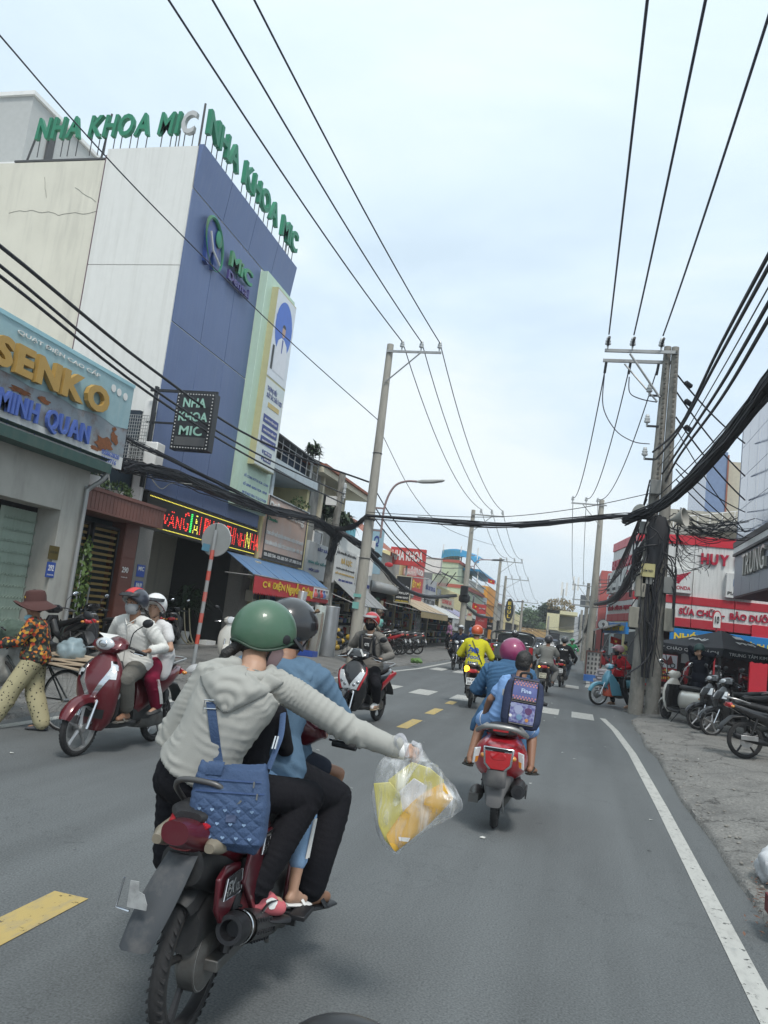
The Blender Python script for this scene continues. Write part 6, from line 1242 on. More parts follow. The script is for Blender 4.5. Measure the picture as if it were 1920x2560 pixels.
  MB().sup([(-.02,.58,.05,.12),(-.15,.60,.10,.13),(-.35,.64,.125,.12),(-.55,.68,.12,.10),(-.75,.74,.10,.07),(-.92,.79,.05,.04)],'y',sg,ex=2.4).build('body_panel',col,t)
  MB().sup([(.04,.73,.05,.03),(-.06,.755,.10,.045),(-.3,.765,.13,.05),(-.55,.80,.13,.045),(-.75,.82,.10,.035),(-.82,.82,.05,.02)],'y',sg).build('seat',seatmat,t)
  MB().sup([(-.10,.30,.09,.07),(.02,.30,.12,.09),(.2,.32,.10,.08),(.3,.35,.07,.06)],'y',sg).build('engine',ENG,t)
  for s in(-1,1):MB().cyl((s*.10,-.1,.27),(s*.24,-.1,.27),.014,8).build('footrest',PLAST,t)
  MB().b2(-.135,-.11,-.62,-.05,.25,.33).build('chain_case',BLACKM,t,bevel=.01)
 if style!='under':
  MB().sup([(-.18,.28,.11,.09),(-.35,.27,.13,.10),(-.62,r,.09,.08),(-.72,r,.05,.05)],'y',sg).build('engine',ENG,t)
 for s in(-1,1):MB().tube([(s*.12,-.60,r+.02),(s*.12,-.5,.62)],.018,8).torus((s*.12,-.57,r+.12),.022,.006,(0,.3,1),10,5).torus((s*.12,-.54,r+.17),.022,.006,(0,.3,1),10,5).build('shock_absorber',REDP if lod>2 else RIMB,t)
 if not(style=='under' and lod>1):
  ex=exhaust(t,[(.10,.1,.26),(.14,-.15,.22),(.17,-.35,.26),(.175,-.62,.31),(.175,-.86,.35)],.055 if style!='under' else .048)
  MB().cyl((.175,-.865,.352),(.176,-.875,.353),.03).build('tail_pipe',DARK,ex);
  MB().box((.235,-.66,.33),(.012,.26,.07)).build('heat_guard',PLAST if style!='under' else RIMS,ex,bevel=.004)
 if not(style=='under' and lod>1):MB().sup([(-.60,.64,.07,.02),(-.85,.60,.07,.02),(-.98,.48,.08,.018),(-1.02,.40,.08,.012)],'y',12).build('rear_fender',PLAST,t)
 tl=tail or(.095 if style!='vespa' else .085)
 tz,ty=(.745,-.885)if style=='scooter' else((.62,-.945)if style=='vespa' else(.775,-.91))
 if not(style=='under' and lod>1):MB().sup([(ty+.03,tz,tl,.045),(ty-.01,tz,tl,.042),(ty-.03,tz,tl*.7,.028)],'y',16).build('tail_light',LENSR,t)
 for s in(-1,1)if not(style=='under' and lod>1)else():MB().ell((s*(tl+.03),ty+.02,tz-.01),(.03,.03,.022)).build('indicator',LENSL if(blink and s<0)else LENSO,t)
 if lod<2 or style=='scooter':MB().tube(smoothpath([(-.10,-.62,.83),(-.115,-.80,.87),(-.07,-.93,.885),(.07,-.93,.885),(.115,-.80,.87),(.10,-.62,.83)],4),.013,8).build('grab_rail',RIMS if style!='vespa' else CHROME,t)
 if ptxt is not None:plate(t,-1.0,.545,ptxt,mat=pmat)
 bars(t,.34,1.02,.34,lod)
 if mirror:mirrors(t,.20,.33,1.03,lod,mirmat)
 if stand:MB().tube([(-.10,-.12,.25),(-.24,-.05,.02)],.011,6).build('side_stand',BLACKM,t)
 return t
MAROON=carpaint('paint_maroon',(.105,.008,.014)); PRED=carpaint('paint_red',(.42,.012,.022)); PBLK=carpaint('paint_black',(.012,.012,.014),.22); PWHT=carpaint('paint_cream_white',(.62,.61,.56)); PSKY=carpaint('paint_sky_blue',(.16,.42,.55)); PGRY=carpaint('paint_grey',(.12,.125,.13)); PBRN=carpaint('paint_brown_maroon',(.05,.015,.015)); PBLU=carpaint('paint_blue',(.03,.07,.2)); DRKR=carpaint('paint_dark_red',(.10,.008,.016))
def onb(b,o):o.parent=b; return o
FXL=V(-1.30,3.52,0)
fx=motorbike('dark red underbone motorbike with FX 125 badges carrying the woman in green helmet','under',FXL,2,DRKR,r=.29,lod=2,rim=RIMB,mirror=False,hl=True,tail=.07)
GRN=M('seat_panel_red',(.30,.012,.025),.3,coat=.6)
MB().sup([(-.60,.80,.105,.026),(-.74,.805,.10,.02),(-.82,.795,.075,.013)],'y',22).build('tail_cowl',PRED,fx)
MB().sup([(-.72,.745,.075,.032),(-.82,.745,.065,.03),(-.86,.74,.045,.022)],'y',22).build('tail_lens',M('lens_dark_red',(.20,.010,.016),.25,coat=.5,dirt=(.2,.1,.08),damt=.4),fx)
CRM=M('indicator_cream',(.27,.24,.18),.35,coat=.3,dirt=(.12,.1,.08),damt=.5)
for s in(-1,1):MB().sup([(-.68,.74,.045,.04),(-.78,.735,.04,.034),(-.84,.735,.018,.016)],'y',14).build('tail_indicator',CRM,fx).location=(s*.10,.0,0)
MB().tube(smoothpath([(-.10,-.66,.84),(-.10,-.74,.90),(-.06,-.77,.935),(.06,-.77,.935),(.10,-.74,.90),(.10,-.66,.84)],5),.011,10).build('rear_rail',M('rail_grey',(.10,.10,.10),.4,metal=.5),fx)
MB().prism([(-.02,0),(.24,-.02),(.26,-.24),(.06,-.30),(-.08,-.16)],(.165,-.52,.72),UY,UZ,.02).build('side_cover',DRKR,fx,bevel=.006)
MB().prism([(-.04,-.01),(.02,.02),(.16,0),(.15,-.12),(.05,-.20),(-.03,-.12)],(.135,-.74,.63),UY,UZ,.02).build('lower_cover',DRKR,fx,bevel=.006)
for(y,z,x)in((-.47,.62,.168),(-.76,.53,.143)):
 b=MB().prism([(0,.015),(.02,.085),(.16,.085),(.17,.01),(.15,0)],(x+.004,y,z),UY,UZ,.004).build('badge',BLKB,fx); MB().tube([(x+.006,y,z+.015),(x+.006,y+.02,z+.085),(x+.006,y+.16,z+.085),(x+.006,y+.17,z+.01),(x+.006,y+.15,z)],.0025,4,close=True).build('badge_rim',CHROME,b)
 text('FX',(x+.006,y+.022,z+.022),UY,UZ,.075,.05,CHROME,b,.003,.03,shear=.2); text('125',(x+.006,y+.105,z+.018),UY,UZ,.045,.03,CHROME,b,.003,.02,shear=.2)
MUD=M('mudflap_grey',(.042,.048,.055),.7,dirt=(.16,.15,.14),damt=.5,dscale=(4,4,4)); b=MB(); rs=[]
for i in range(11):
 u=i/10; y=-.84-.19*math.sin(u*1.1); z=.70-.27*u; w_=.056+.010*math.sin(u*3.1)
 rs.append([V(x-.05*u,yy,z)for x,yy in((-w_,y+.02),(-w_*.6,y-.005),(w_*.6,y-.005),(w_,y+.02),(w_*.6,y+.006),(-w_*.6,y+.006))])
MB().rings(rs).build('mudflap',MUD,fx,ang=60)
o=MB().prism([(-.09,-.07),(-.09,.07),(-.03,.07),(-.02,.02),(.02,.01),(.05,-.04),(.05,-.07)],(-.05,-1.0,.60),UX*.5,UZ*.6,.004).build('licence_plate',M('plate_worn',(.33,.34,.34),.5,var=.3,scale=30,dirt=(.1,.1,.1),damt=.6,dscale=(9,9,9)),fx,smooth=False); MB().tube([(-.115,-1.008,.65),(-.13,-1.008,.555),(-.08,-1.008,.55)],.004,5).build('plate_frame',CHROME,o)
MB().sup([(-.25,.52,.07,.12),(-.45,.56,.10,.14),(-.65,.62,.10,.11),(-.82,.66,.08,.07)],'y',18).build('tail_underside',PLAST,fx)
arc_fender(-.62,.31,.06,50,128).build('inner_fender',PLAST,fx)
ex=MB().tube([(.10,.15,.24),(.15,.0,.22),(.14,-.15,.27)],.02,10).tube([(.145,-.12,.275),(.155,-.22,.30),(.162,-.50,.38),(.165,-.62,.415)],[.03,.050,.054,.054],22).build('silencer',M('silencer_black',(.035,.034,.032),.55,metal=.3,dirt=(.12,.10,.09),damt=.5,dscale=(6,6,6)),fx)
MB().lathe([(.055,0),(.059,.02),(.054,.06),(.05,.085),(.035,.085),(.03,.04),(.028,.03)],(.1655,-.63,.418),(.02,-1,.22),24).build('end_cup',BLACKM,ex); MB().torus((.165,-.615,.414),.057,.004,(.02,-1,.22),28,5).build('chrome_ring',CHROME,ex)
g=MB().lathe([(.060,0),(.060,.26)],(.158,-.32,.332),(.03,-1,.27),24,cap=False).build('heat_shield',M('shield_dark',(.05,.05,.052),.4,metal=.5),ex)
hb=MB()
for i in range(7):
 for a_ in(-.9,-.2,.5):d=V(math.cos(a_),0,math.sin(a_)); hb.box(V(.158+.001*i,-.34-.034*i,.338+.0092*i)+d*.0605,(.012,.014,.012))
hb=hb.build('vent_holes',DARK,g); hb['kind']='stuff'
MB().tube([(.08,-.05,.26),(.17,-.25,.24),(.19,-.35,.30)],.012,8).b2(.03,.13,-.68,-.2,.27,.31).build('swing_arm',ENG,fx,bevel=.005)
MB().b2(.10,.30,-.17,-.13,.31,.335).b2(.24,.31,-.22,-.08,.325,.345).build('rear_footrest',BLACKM,fx,bevel=.004)
MB().sup([(-.75,.42,.07,.08),(-.6,.46,.085,.12),(-.4,.44,.09,.14),(-.2,.42,.08,.14)],'y',16).build('battery_box',PLAST,fx)
MB().lathe([(.09,-.05),(.115,-.03),(.115,.03),(.08,.05)],(.03,-.62,.29),UX,22).build('drum_hub',ENG,fx)
BSL=V(-.54,6.87+.62,0)
bs=motorbike('bright red rounded scooter with chrome tail frame carrying a boy with school backpack','vespa',BSL,1.5,PRED,r=.235,lod=2,mirror=False)
MB().prism([(-.125,.085),(.125,.085),(.11,-.05),(.06,-.10),(-.06,-.10),(-.11,-.05)],(0,-.957,.60),UX,UZ,.03).build('tail_frame',CHROME,bs,bevel=.008)
MB().prism([(-.105,.055),(.105,.055),(.095,-.04),(.05,-.085),(-.05,-.085),(-.095,-.04)],(0,-.972,.60),UX,UZ,.03).build('tail_lens',LENSR,bs,bevel=.006)
MB().prism([(-.11,.08),(.11,.08),(.10,.06),(-.10,.06)],(0,-.976,.60),UX,UZ,.02).build('tail_strip',BLACKM,bs)
for s in(-1,1):
 o=MB().prism([(-.025,.07),(.022,.06),(.03,-.06),(-.005,-.05)]if s>0 else[(-.022,.06),(.025,.07),(.005,-.05),(-.03,-.06)],(s*.17,-.885,.59),(V(1,s*-.55,0)),UZ,.02).build('rear_indicator',LENS,bs,bevel=.004)
 MB().prism([(-.012,.0),(.012,-.005),(.015,-.05),(-.003,-.045)]if s>0 else[(-.012,-.005),(.012,.0),(.003,-.045),(-.015,-.05)],(s*.17,-.889-.0,.59),(V(1,s*-.55,0)),UZ,.02).build('amber_bulb',LENSO,o)
o=MB().tube(smoothpath([(-.14,-.50,.80),(-.20,-.66,.765),(-.17,-.83,.80),(-.09,-.91,.835),(.09,-.91,.835),(.17,-.83,.80),(.20,-.66,.765),(.14,-.50,.80)],5),.021,10).build('grab_handle',M('rail_silver',(.30,.30,.29),.4,metal=.6),bs)
MB().b2(-.085,.085,-.925,-.88,.80,.85).build('reflector_block',PLAST,o,bevel=.01); text('MODENA',(-.05,-.927,.835),UX,UZ,.1,.016,CHROME,o,.001,.0); MB().b2(-.06,.06,-.929,-.92,.805,.825).build('reflector',LENSR,o)
MB().sup([(-.72,.42,.13,.08),(-.86,.39,.10,.08),(-.95,.33,.075,.06),(-.99,.26,.06,.03)],'y',18).build('splash_guard',M('guard_grey',(.09,.092,.095),.6,dirt=(.15,.14,.13)),bs); MB().ell((-.17,-.60,.25),(.06,.16,.065)).b2(-.22,-.14,-.76,-.70,.2,.27).build('gear_case',ENG,bs)
MB().lathe([(.05,0),(.06,.02),(.06,.2),(.045,.23)],(.17,-.60,.36),(0,-1,-.02),18).lathe([(.0,.231),(.02,.232),(.02,.26)],(.17,-.60,.36),(0,-1,-.02),10).build('muffler',PLAST,bs)
LDF,LDR=V(-4.37,6.71,0),V(-4.33,7.96,0); LDL=(LDF+LDR)/2; HD=180-12
LDL=V(-4.34,7.34,0)
ld=motorbike('large maroon scooter with chrome V trim carrying a man in white shirt and a schoolgirl','scooter',LDL,176,MAROON,r=.255,lod=2,rim=RIMS,mirror=True,hl=True)
zz=[.50,.56,.62,.68,.74,.80,.84]
for s in(-1,1):
 patch(ld,'chrome_trim',CHROME,zz,lambda z:max(0,(z-.53)*2.3),lambda z:min(.97,.10+(z-.49)*2.6),s,.008)
 patch(ld,'upper_trim',CHROME,[.80,.84,.88],lambda z:.68,lambda z:.95,s,.010)
patch(ld,'nose_trim',CHROME,[.46,.50,.54],lambda z:-.22*(z-.44)/.1,lambda z:.22*(z-.44)/.1,1,.010)
patch(ld,'air_vent',PLAST,[.34,.38,.43],lambda z:-.7,lambda z:.7,1,.006)
MB().prism([(0,-.03),(.05,.03),(.12,.06),(-.12,.06),(-.05,.03)],(0,.435,1.07),-UX,(0,-.5,1),.01).build('cowl_trim',WHITEP,ld)
MB().lathe([(.03,0),(.034,.004),(.0,.006)],(-.197,.40,.56),(-1,.25,0),16).build('round_badge',CHROME,ld)
MB().ell((0,.44,1.035),(.105,.04,.06),None,20,10).build('headlamp',LENS,ld); MB().ell((0,.478,1.035),(.05,.008,.035),None,14,8).build('reflector_bowl',CHROME,ld)
md=motorbike('black and red scooter with wide V shaped headlights coming toward the camera','scooter',V(-2.98,11.66,0),171,PBLK,PBLK,r=.25,lod=2,rim=RIMB,hl=None)
for s in(-1,1):
 patch(md,'headlight',LENS,[.535,.56,.60,.65,.70,.75,.79],lambda z:max(.01,(z-.58)*2.9),lambda z:.50+(z-.535)*1.55,s,.010)
 patch(md,'red_trim',PRED,[.53,.58,.64,.70,.76,.82,.86],lambda z:min(.97,.53+(z-.53)*1.5),lambda z:min(.995,.66+(z-.53)*1.3),s,.014)
 for q in((.60,.30),(.64,.52)):MB().ell(shp(q[0],q[1]*s,.004),(.03,.012,.028)).build('lamp_bowl',CHROME,md)
 MB().sup([(-.3,.56,.02,.06),(-.6,.68,.02,.05),(-.8,.74,.02,.03)],'y',10).build('red_side',PRED,md).location=(s*.155,0,0)
 MB().box((s*.095,.44,1.05),(.02,.02,.11),Matrix.Rotation(s*-.55,3,'Y')).build('white_trim',WHITEP,md)
MB().ell((0,.43,.99),(.05,.03,.012)).build('white_chin',WHITEP,md)
be=motorbike('dark maroon scooter with white plate ridden by the courier in yellow','scooter',V(-1.98,16.95,0),3,PBRN,r=.25,ptxt='59-X3\n255.72',blink=True,tail=.1)
MB().lathe([(.05,0),(.055,.015),(.02,.03)],(-.11,-.93,.79),(0,-1,0),14).build('lit_indicator',LENSL,be)
gt=motorbike('dark red underbone ridden by the man in grey T-shirt','under',V(-.72,23.2,0),-3,PBRN,r=.28,ptxt='59-Y1\n331.11',blink=True,pmat=M('plate_cream',(.5,.48,.36),.5))
bj=motorbike('small red lit scooter ridden by the person in black jacket with white back print','scooter',V(-.34,28.0,0),-4,PBLK,r=.26,ptxt='59-F2\n123.45')
wp=motorbike('dark red motorbike carrying the passenger in white with black bag','under',V(-.95,31.0,0),-2,DRKR,r=.28)
nv=motorbike('dark underbone with white front lamp coming, ridden by the man in navy shirt','under',V(-4.15,29.6,0),176,PBLK,r=.28,hl=True)
wr=motorbike('cream white retro scooter parked on the right pavement','vespa',V(2.30,18.45,.09),22,PWHT,r=.235,lod=2,ptxt='59-X8\n521.18',seatc=PBLK,stand=True,mirmat=WHITEP,spoke='disc')
MB().sup([(-.1,.42,.10,.10),(-.2,.40,.12,.12),(-.35,.38,.1,.1)],'y',12).build('black_side_panel',PLAST,wr)
lb=motorbike('light blue underbone with orange bag hook ridden by the person in red jacket','under',V(1.20,21.75,.02),122,PSKY,r=.28,spoke='wire',rim=RIMS,lod=1)
k1=motorbike('black scooter with clear front lamps parked nearest the cream scooter','scooter',V(3.05,17.4,.12),112,PBLK,r=.25,stand=True,hl=True,rim=RIMS); k2=motorbike('black scooter parked in the middle of the right pavement row','scooter',V(3.15,16.5,.12),114,PBLK,r=.25,stand=True,hl=True,rim=RIMS)
k3=motorbike('black sports underbone parked at the right edge with its rear wheel toward the road','under',V(3.22,13.55,.12),-76,PBLK,PBLK,r=.28,stand=True,spoke='cast'); text('WINNER',(-.17,-.28,.70),-UY,UZ,.2,.035,WHITEP,k3,.002,.0,.2)
rr=random.Random(12)
parked=[(-7.3,28.4,95,PBLK,'scooter','black and red scooter at the near end of the left parked row'),(-7.2,30.2,75,PRED,'under','red underbone second in the left parked row'),(-7.2,31.2,70,PBLK,'under','black underbone third in the left parked row'),(-7.1,32.3,72,PBRN,'under','brown underbone fourth in the left parked row'),(-7.0,33.4,74,PGRY,'under','grey underbone at the far end of the left parked row')]
for x,y,h,c,s_,lab in parked:motorbike(lab,s_,V(x,y,.12),h+12,c,r=.27,ptxt='59',stand=True,lean=-8,lod=0,group='motorbikes parked outside the food shops on the left')
for x,y,h,c,lab in((-8.1,11.6,62,PBLK,'black underbone on its stand in front of shop 292'),(-9.0,14.2,80,PBLK,'black scooter parked in front of the slatted gate'),(-10.3,18.6,30,PGRY,'dark scooter inside the clinic garage'),(-10.4,19.6,25,PBLK,'second dark scooter inside the clinic garage')):motorbike(lab,'under' if 'under' in lab else 'scooter',V(x,y,.13),h,c,r=.27,stand=True,lean=-7,lod=1)
motorbike('white scooter parked behind the green helmet on the left pavement','vespa',V(-7.45,16.6,.12),200,PWHT,r=.235,stand=True,mirmat=BLACKM,lod=1)
for i,(x,y,h,c)in enumerate(((2.15,32.8,70,PBLK),(2.2,34.6,80,PGRY),(1.9,47,60,PRED),(2.0,50,70,PBLK),(2.1,54,70,PBLU),(-6.6,47,70,PBLK),(-6.9,51,80,PRED),(-6.8,56,75,PBLU),(-6.4,60,70,PBLK))):
 motorbike(('black','grey','red','second black','blue')[i%5]+' motorbike parked far along the %s pavement%s'%('right' if x>0 else 'left',(' by the picture board',' behind the picture board','','','','','','','')[i]),'under',V(x,y,.1),h,c,lod=0,stand=True,ptxt=None,group='motorbikes parked far along the street')
for i,x in enumerate((4.6,5.3,5.9,7.0)):motorbike('%s motorbike inside the open corner shop'%('first red','dark','maroon','second red')[i],'scooter',V(x,32.9-.3*(i%2),.2),100+60*i,(PRED,PBLK,MAROON,PRED)[i],lod=0,group='motorbikes inside the corner shop')
start('pickup_truck','dark grey pickup truck with tarpaulin driving ahead of the riders','pickup truck',(-2.3,36,0)); PKC=carpaint('paint_truck',(.08,.095,.095))
TK=V(-2.55,36.5,0)
def tb_(x0,x1,y0,y1,z0,z1):return MB().b2(TK.x+x0,TK.x+x1,TK.y+y0,TK.y+y1,z0,z1)
P(tb_(-.9,.9,-2.6,2.5,.45,1.05),'body',PKC,bevel=.06); P(tb_(-.88,.88,-2.62,-2.55,.55,1.1),'tailgate',PKC,bevel=.02); P(MB().sup([(TK.y-.6,1.18,.80,.36),(TK.y+.2,1.24,.78,.36),(TK.y+1.2,1.15,.72,.27)],'y',20,ex=5),'cab',PKC)
for ch in list(t.children):
 if ch.name.startswith('cab'):ch.matrix_parent_inverse=Matrix.Translation(V(TK.x,0,0)-Vector(t.location))
P(tb_(-.6,.6,-.66,-.60,1.15,1.42),'rear_window',GLASS); P(MB().tube(smoothpath([(TK.x-.85,TK.y-2.5,1.1),(TK.x-.8,TK.y-2.0,1.58),(TK.x+.8,TK.y-2.0,1.58),(TK.x+.85,TK.y-2.5,1.1)],4),.04,8).tube([(TK.x-.8,TK.y-2.0,1.58),(TK.x-.8,TK.y-.5,1.5)],.04,8).tube([(TK.x+.8,TK.y-2.0,1.58),(TK.x+.8,TK.y-.5,1.5)],.04,8),'roll_bar',PLAST)
P(tb_(-.82,.82,-2.0,-.6,1.50,1.56),'tarpaulin',M('tarp_dark',(.05,.06,.055),.8));
for s in(-1,1):P(tb_(s*.8-.08,s*.8+.08,-2.66,-2.6,.75,1.05),'tail_light',LENSR);
for s in(-1,1):
 for y in(-1.6,1.6):P(MB().lathe([(.2,-.11),(.34,-.1),(.36,0),(.34,.1),(.2,.11)],(TK.x+s*.78,TK.y+y,.36),UX,22),'wheel',TYRE)
P(tb_(-.25,.25,-2.68,-2.62,.5,.62),'licence_plate',PLATEW)
from mathutils.bvhtree import BVHTree
SKIN=M('skin',(.42,.25,.17),.5,var=.08,scale=8); SKIND=M('skin_tan',(.27,.14,.085),.5,var=.1,scale=8); HAIR=M('hair_black',(.012,.010,.009),.45,bump=.6,bscale=120)
EYEW=M('eye_white',(.35,.33,.31),.4); EYEB=M('eye_dark',(.01,.01,.01),.2)
def cloth(name,c,var=.1,rough=.85,**k):return M(name,c,rough,var=var,scale=4,bump=.25,bscale=90,spec=.15,**k)
def ik(a,b,l1,l2,pole):
 a,b=Vector(a),Vector(b); d=b-a; L_=d.length
 if L_>=l1+l2:s=(l1+l2)/L_*.999; b=a+d*s; d=b-a; L_=d.length
 x=(l1*l1-l2*l2+L_*L_)/(2*L_); h=math.sqrt(max(l1*l1-x*x,0)); u=d.normalized(); p=Vector(pole); p=(p-u*p.dot(u))
 p.normalize(); return a+u*x+p*h,b
def hrot(f,up=None):
 f=Vector(f).normalized(); up=up or V(0,0,1); r=f.cross(up).normalized(); u=r.cross(f); return Matrix((r,f,u)).transposed()
def hand(mb,w,d,n,k=1.0,curl=.8,thumb=1,fist=False):
 """palm + five fingers; d along the hand, n = back of the hand"""
 d=Vector(d).normalized(); n=Vector(n); n=(n-d*n.dot(d)).normalized(); s=n.cross(d)*thumb
 rt=Matrix((s,d,n)).transposed(); pc=w+d*.045*k; mb.ell(pc,(.038*k,.052*k,.016*k),rt,12,8)
 for i,(o,L_)in enumerate(((-.028,.068),(-.010,.078),(.009,.074),(.026,.060))):
  b=w+d*.082*k-s*o*k; dd=d.copy(); p=[b]; c=curl*(1.0+.08*i)
  for q,f in enumerate((.42,.32,.26)):dd=(dd*math.cos(c)-n*math.sin(c)); p.append(p[-1]+dd*L_*f*k); n2=n*math.cos(c)+d*0;
  p=[b]; ang=0
  for f in(.42,.32,.26):ang+=c; p.append(p[-1]+(d*math.cos(ang)-n*math.sin(ang))*L_*f*k)
  mb.cap(p,[.0095*k,.009*k,.0085*k,.0075*k],8)
 b=w+d*.022*k+s*.026*k; mb.cap([b,b+(s*.6+d*.7-n*.3).normalized()*.038*k,b+(s*.2+d*.8-n*.7).normalized()*.070*k],[.013*k,.0105*k,.009*k],8)
def torso(mb,J,k,inf=0.0,t0=-.10,t1=1.0,g=1.0,hem=0.0,seg=22):
 pel,ch,nk=J['pel'],J['chest'],J['neck']; rp=(J['hR']-J['hL']).normalized(); rs_=(J['sR']-J['sL']).normalized()
 prof=[(-.14,.09,.07),(-.10,.13,.10),(0,.162,.118),(.12,.160,.118),(.35,.136,.102),(.55,.150,.110),(.74,.168,.112),(.86,.165,.098),(.94,.115,.078),(1.0,.062,.062)]
 def bez(t):
  c=(ch*2-(pel+nk)*.5); return pel*(1-t)**2+c*2*t*(1-t)+nk*t*t
 def dbez(t):c=(ch*2-(pel+nk)*.5); return((c-pel)*2*(1-t)+(nk-c)*2*t).normalized()
 R_=[]
 for(t_,hw,hd)in prof:
  if t_<t0-1e-6 or t_>t1+1e-6:continue
  tt=max(t_,0); c=bez(tt)+(dbez(0)*t_*(nk-pel).length if t_<0 else V(0,0,0)); d=dbez(tt); r=rp.lerp(rs_,min(1,max(0,tt))); r=(r-d*r.dot(d)).normalized(); f=d.cross(r)
  a=hw*k*g+inf+(hem if t_<=.12 else 0); b=hd*k*g+inf+(hem if t_<=.12 else 0)
  R_.append([c+r*(a*math.copysign(abs(math.cos(q))**.85,math.cos(q)))+f*(b*math.copysign(abs(math.sin(q))**.9,math.sin(q)))for q in(2*math.pi*i/seg for i in range(seg))])
 mb.rings(R_)
def helmet(par,c,rt,col,r=(.118,.142,.128),front=.02,back=-.055,visor='peak',vmat=None,strap=True,trim=None,lod=1,stripe=None):
 b=MB(); seg,ns=(40,22)if lod>1 else(22,12); vs=[]; rs=[]
 for i in range(ns+1):
  t_=math.pi/2-(math.pi*.74)*i/ns; ring=[]
  for j in range(seg):
   p=2*math.pi*j/seg; x,y,z=r[0]*math.cos(t_)*math.cos(p),r[1]*math.cos(t_)*math.sin(p),r[2]*math.sin(t_)
   cut=back+(front-back)*(.5+.5*math.sin(p))**1.5-.03*abs(math.cos(p))**3
   if z<cut:q=.93; x*=q; y*=q; z=cut+(z-cut)*.12
   ring.append(c+rt@V(x,y,z))
  rs.append(ring)
 h=b.rings(rs).build('helmet',col,par,ang=50)
 if trim:
  b=MB(); pts=[]
  for j in range(30):
   p=2*math.pi*j/30; cut=back+(front-back)*(.5+.5*math.sin(p))**1.5-.03*abs(math.cos(p))**3; q=math.sqrt(max(.0,1-(cut/r[2])**2))*.985; pts.append(c+rt@V(r[0]*q*math.cos(p),r[1]*q*math.sin(p),cut))
  b.tube(pts,.006,6,close=True).build('helmet_trim',trim,h)
 if visor=='peak':
  b=MB(); n=12; A=[]; B=[]
  for j in range(n+1):
   p=R(25+130*j/n); A.append(c+rt@V(r[0]*1.0*math.cos(p),r[1]*.98*math.sin(p),front+.03)); B.append(c+rt@V(r[0]*1.02*math.cos(p),r[1]*math.sin(p)+.055*math.sin(p),front+.005))
  k=n+1; v=A+B+[p_-UZ*.006 for p_ in A]+[p_-UZ*.006 for p_ in B]
  f=[(i,i+1,k+i+1,k+i)for i in range(n)]+[(2*k+i,3*k+i,3*k+i+1,2*k+i+1)for i in range(n)]+[(k+i,k+i+1,3*k+i+1,3*k+i)for i in range(n)]
  b.add(v,f).build('helmet_peak',vmat or BLACKM,h)
 if visor=='clear':
  b=MB(); rs=[]
  for i in range(7):
   z=front+.05-.032*i; rs.append([c+rt@V((r[0]+.012)*math.cos(R(15+150*j/14)),(r[1]+.02+.02*math.sin(i*.5))*math.sin(R(15+150*j/14)),z)for j in range(15)])
  n=15; b.add([v for q in rs for v in q],[(i*n+j,i*n+j+1,(i+1)*n+j+1,(i+1)*n+j)for i in range(6)for j in range(n-1)]); b.build('visor',vmat or M('visor_clear',(.5,.5,.48),.08,alpha=.32),h)
 if stripe:
  for s_ in stripe:MB().tube([c+rt@V(s_,(r[1]+.002)*math.sin(a_)*.985,(r[2]+.002)*math.cos(a_)*.985)for a_ in[(-1.2+2.2*i/12)for i in range(13)]],.009,6,flat=.4).build('helmet_stripe',WHITEP,h)
 if strap:
  for s_ in(-1,1):MB().tube([c+rt@V(s_*r[0]*.9,.02,-.03),c+rt@V(s_*.075,.03,-.09),c+rt@V(s_*.02,.06,-.135)],.007,6,flat=.5).build('chin_strap',BLACKM,h)
 return h
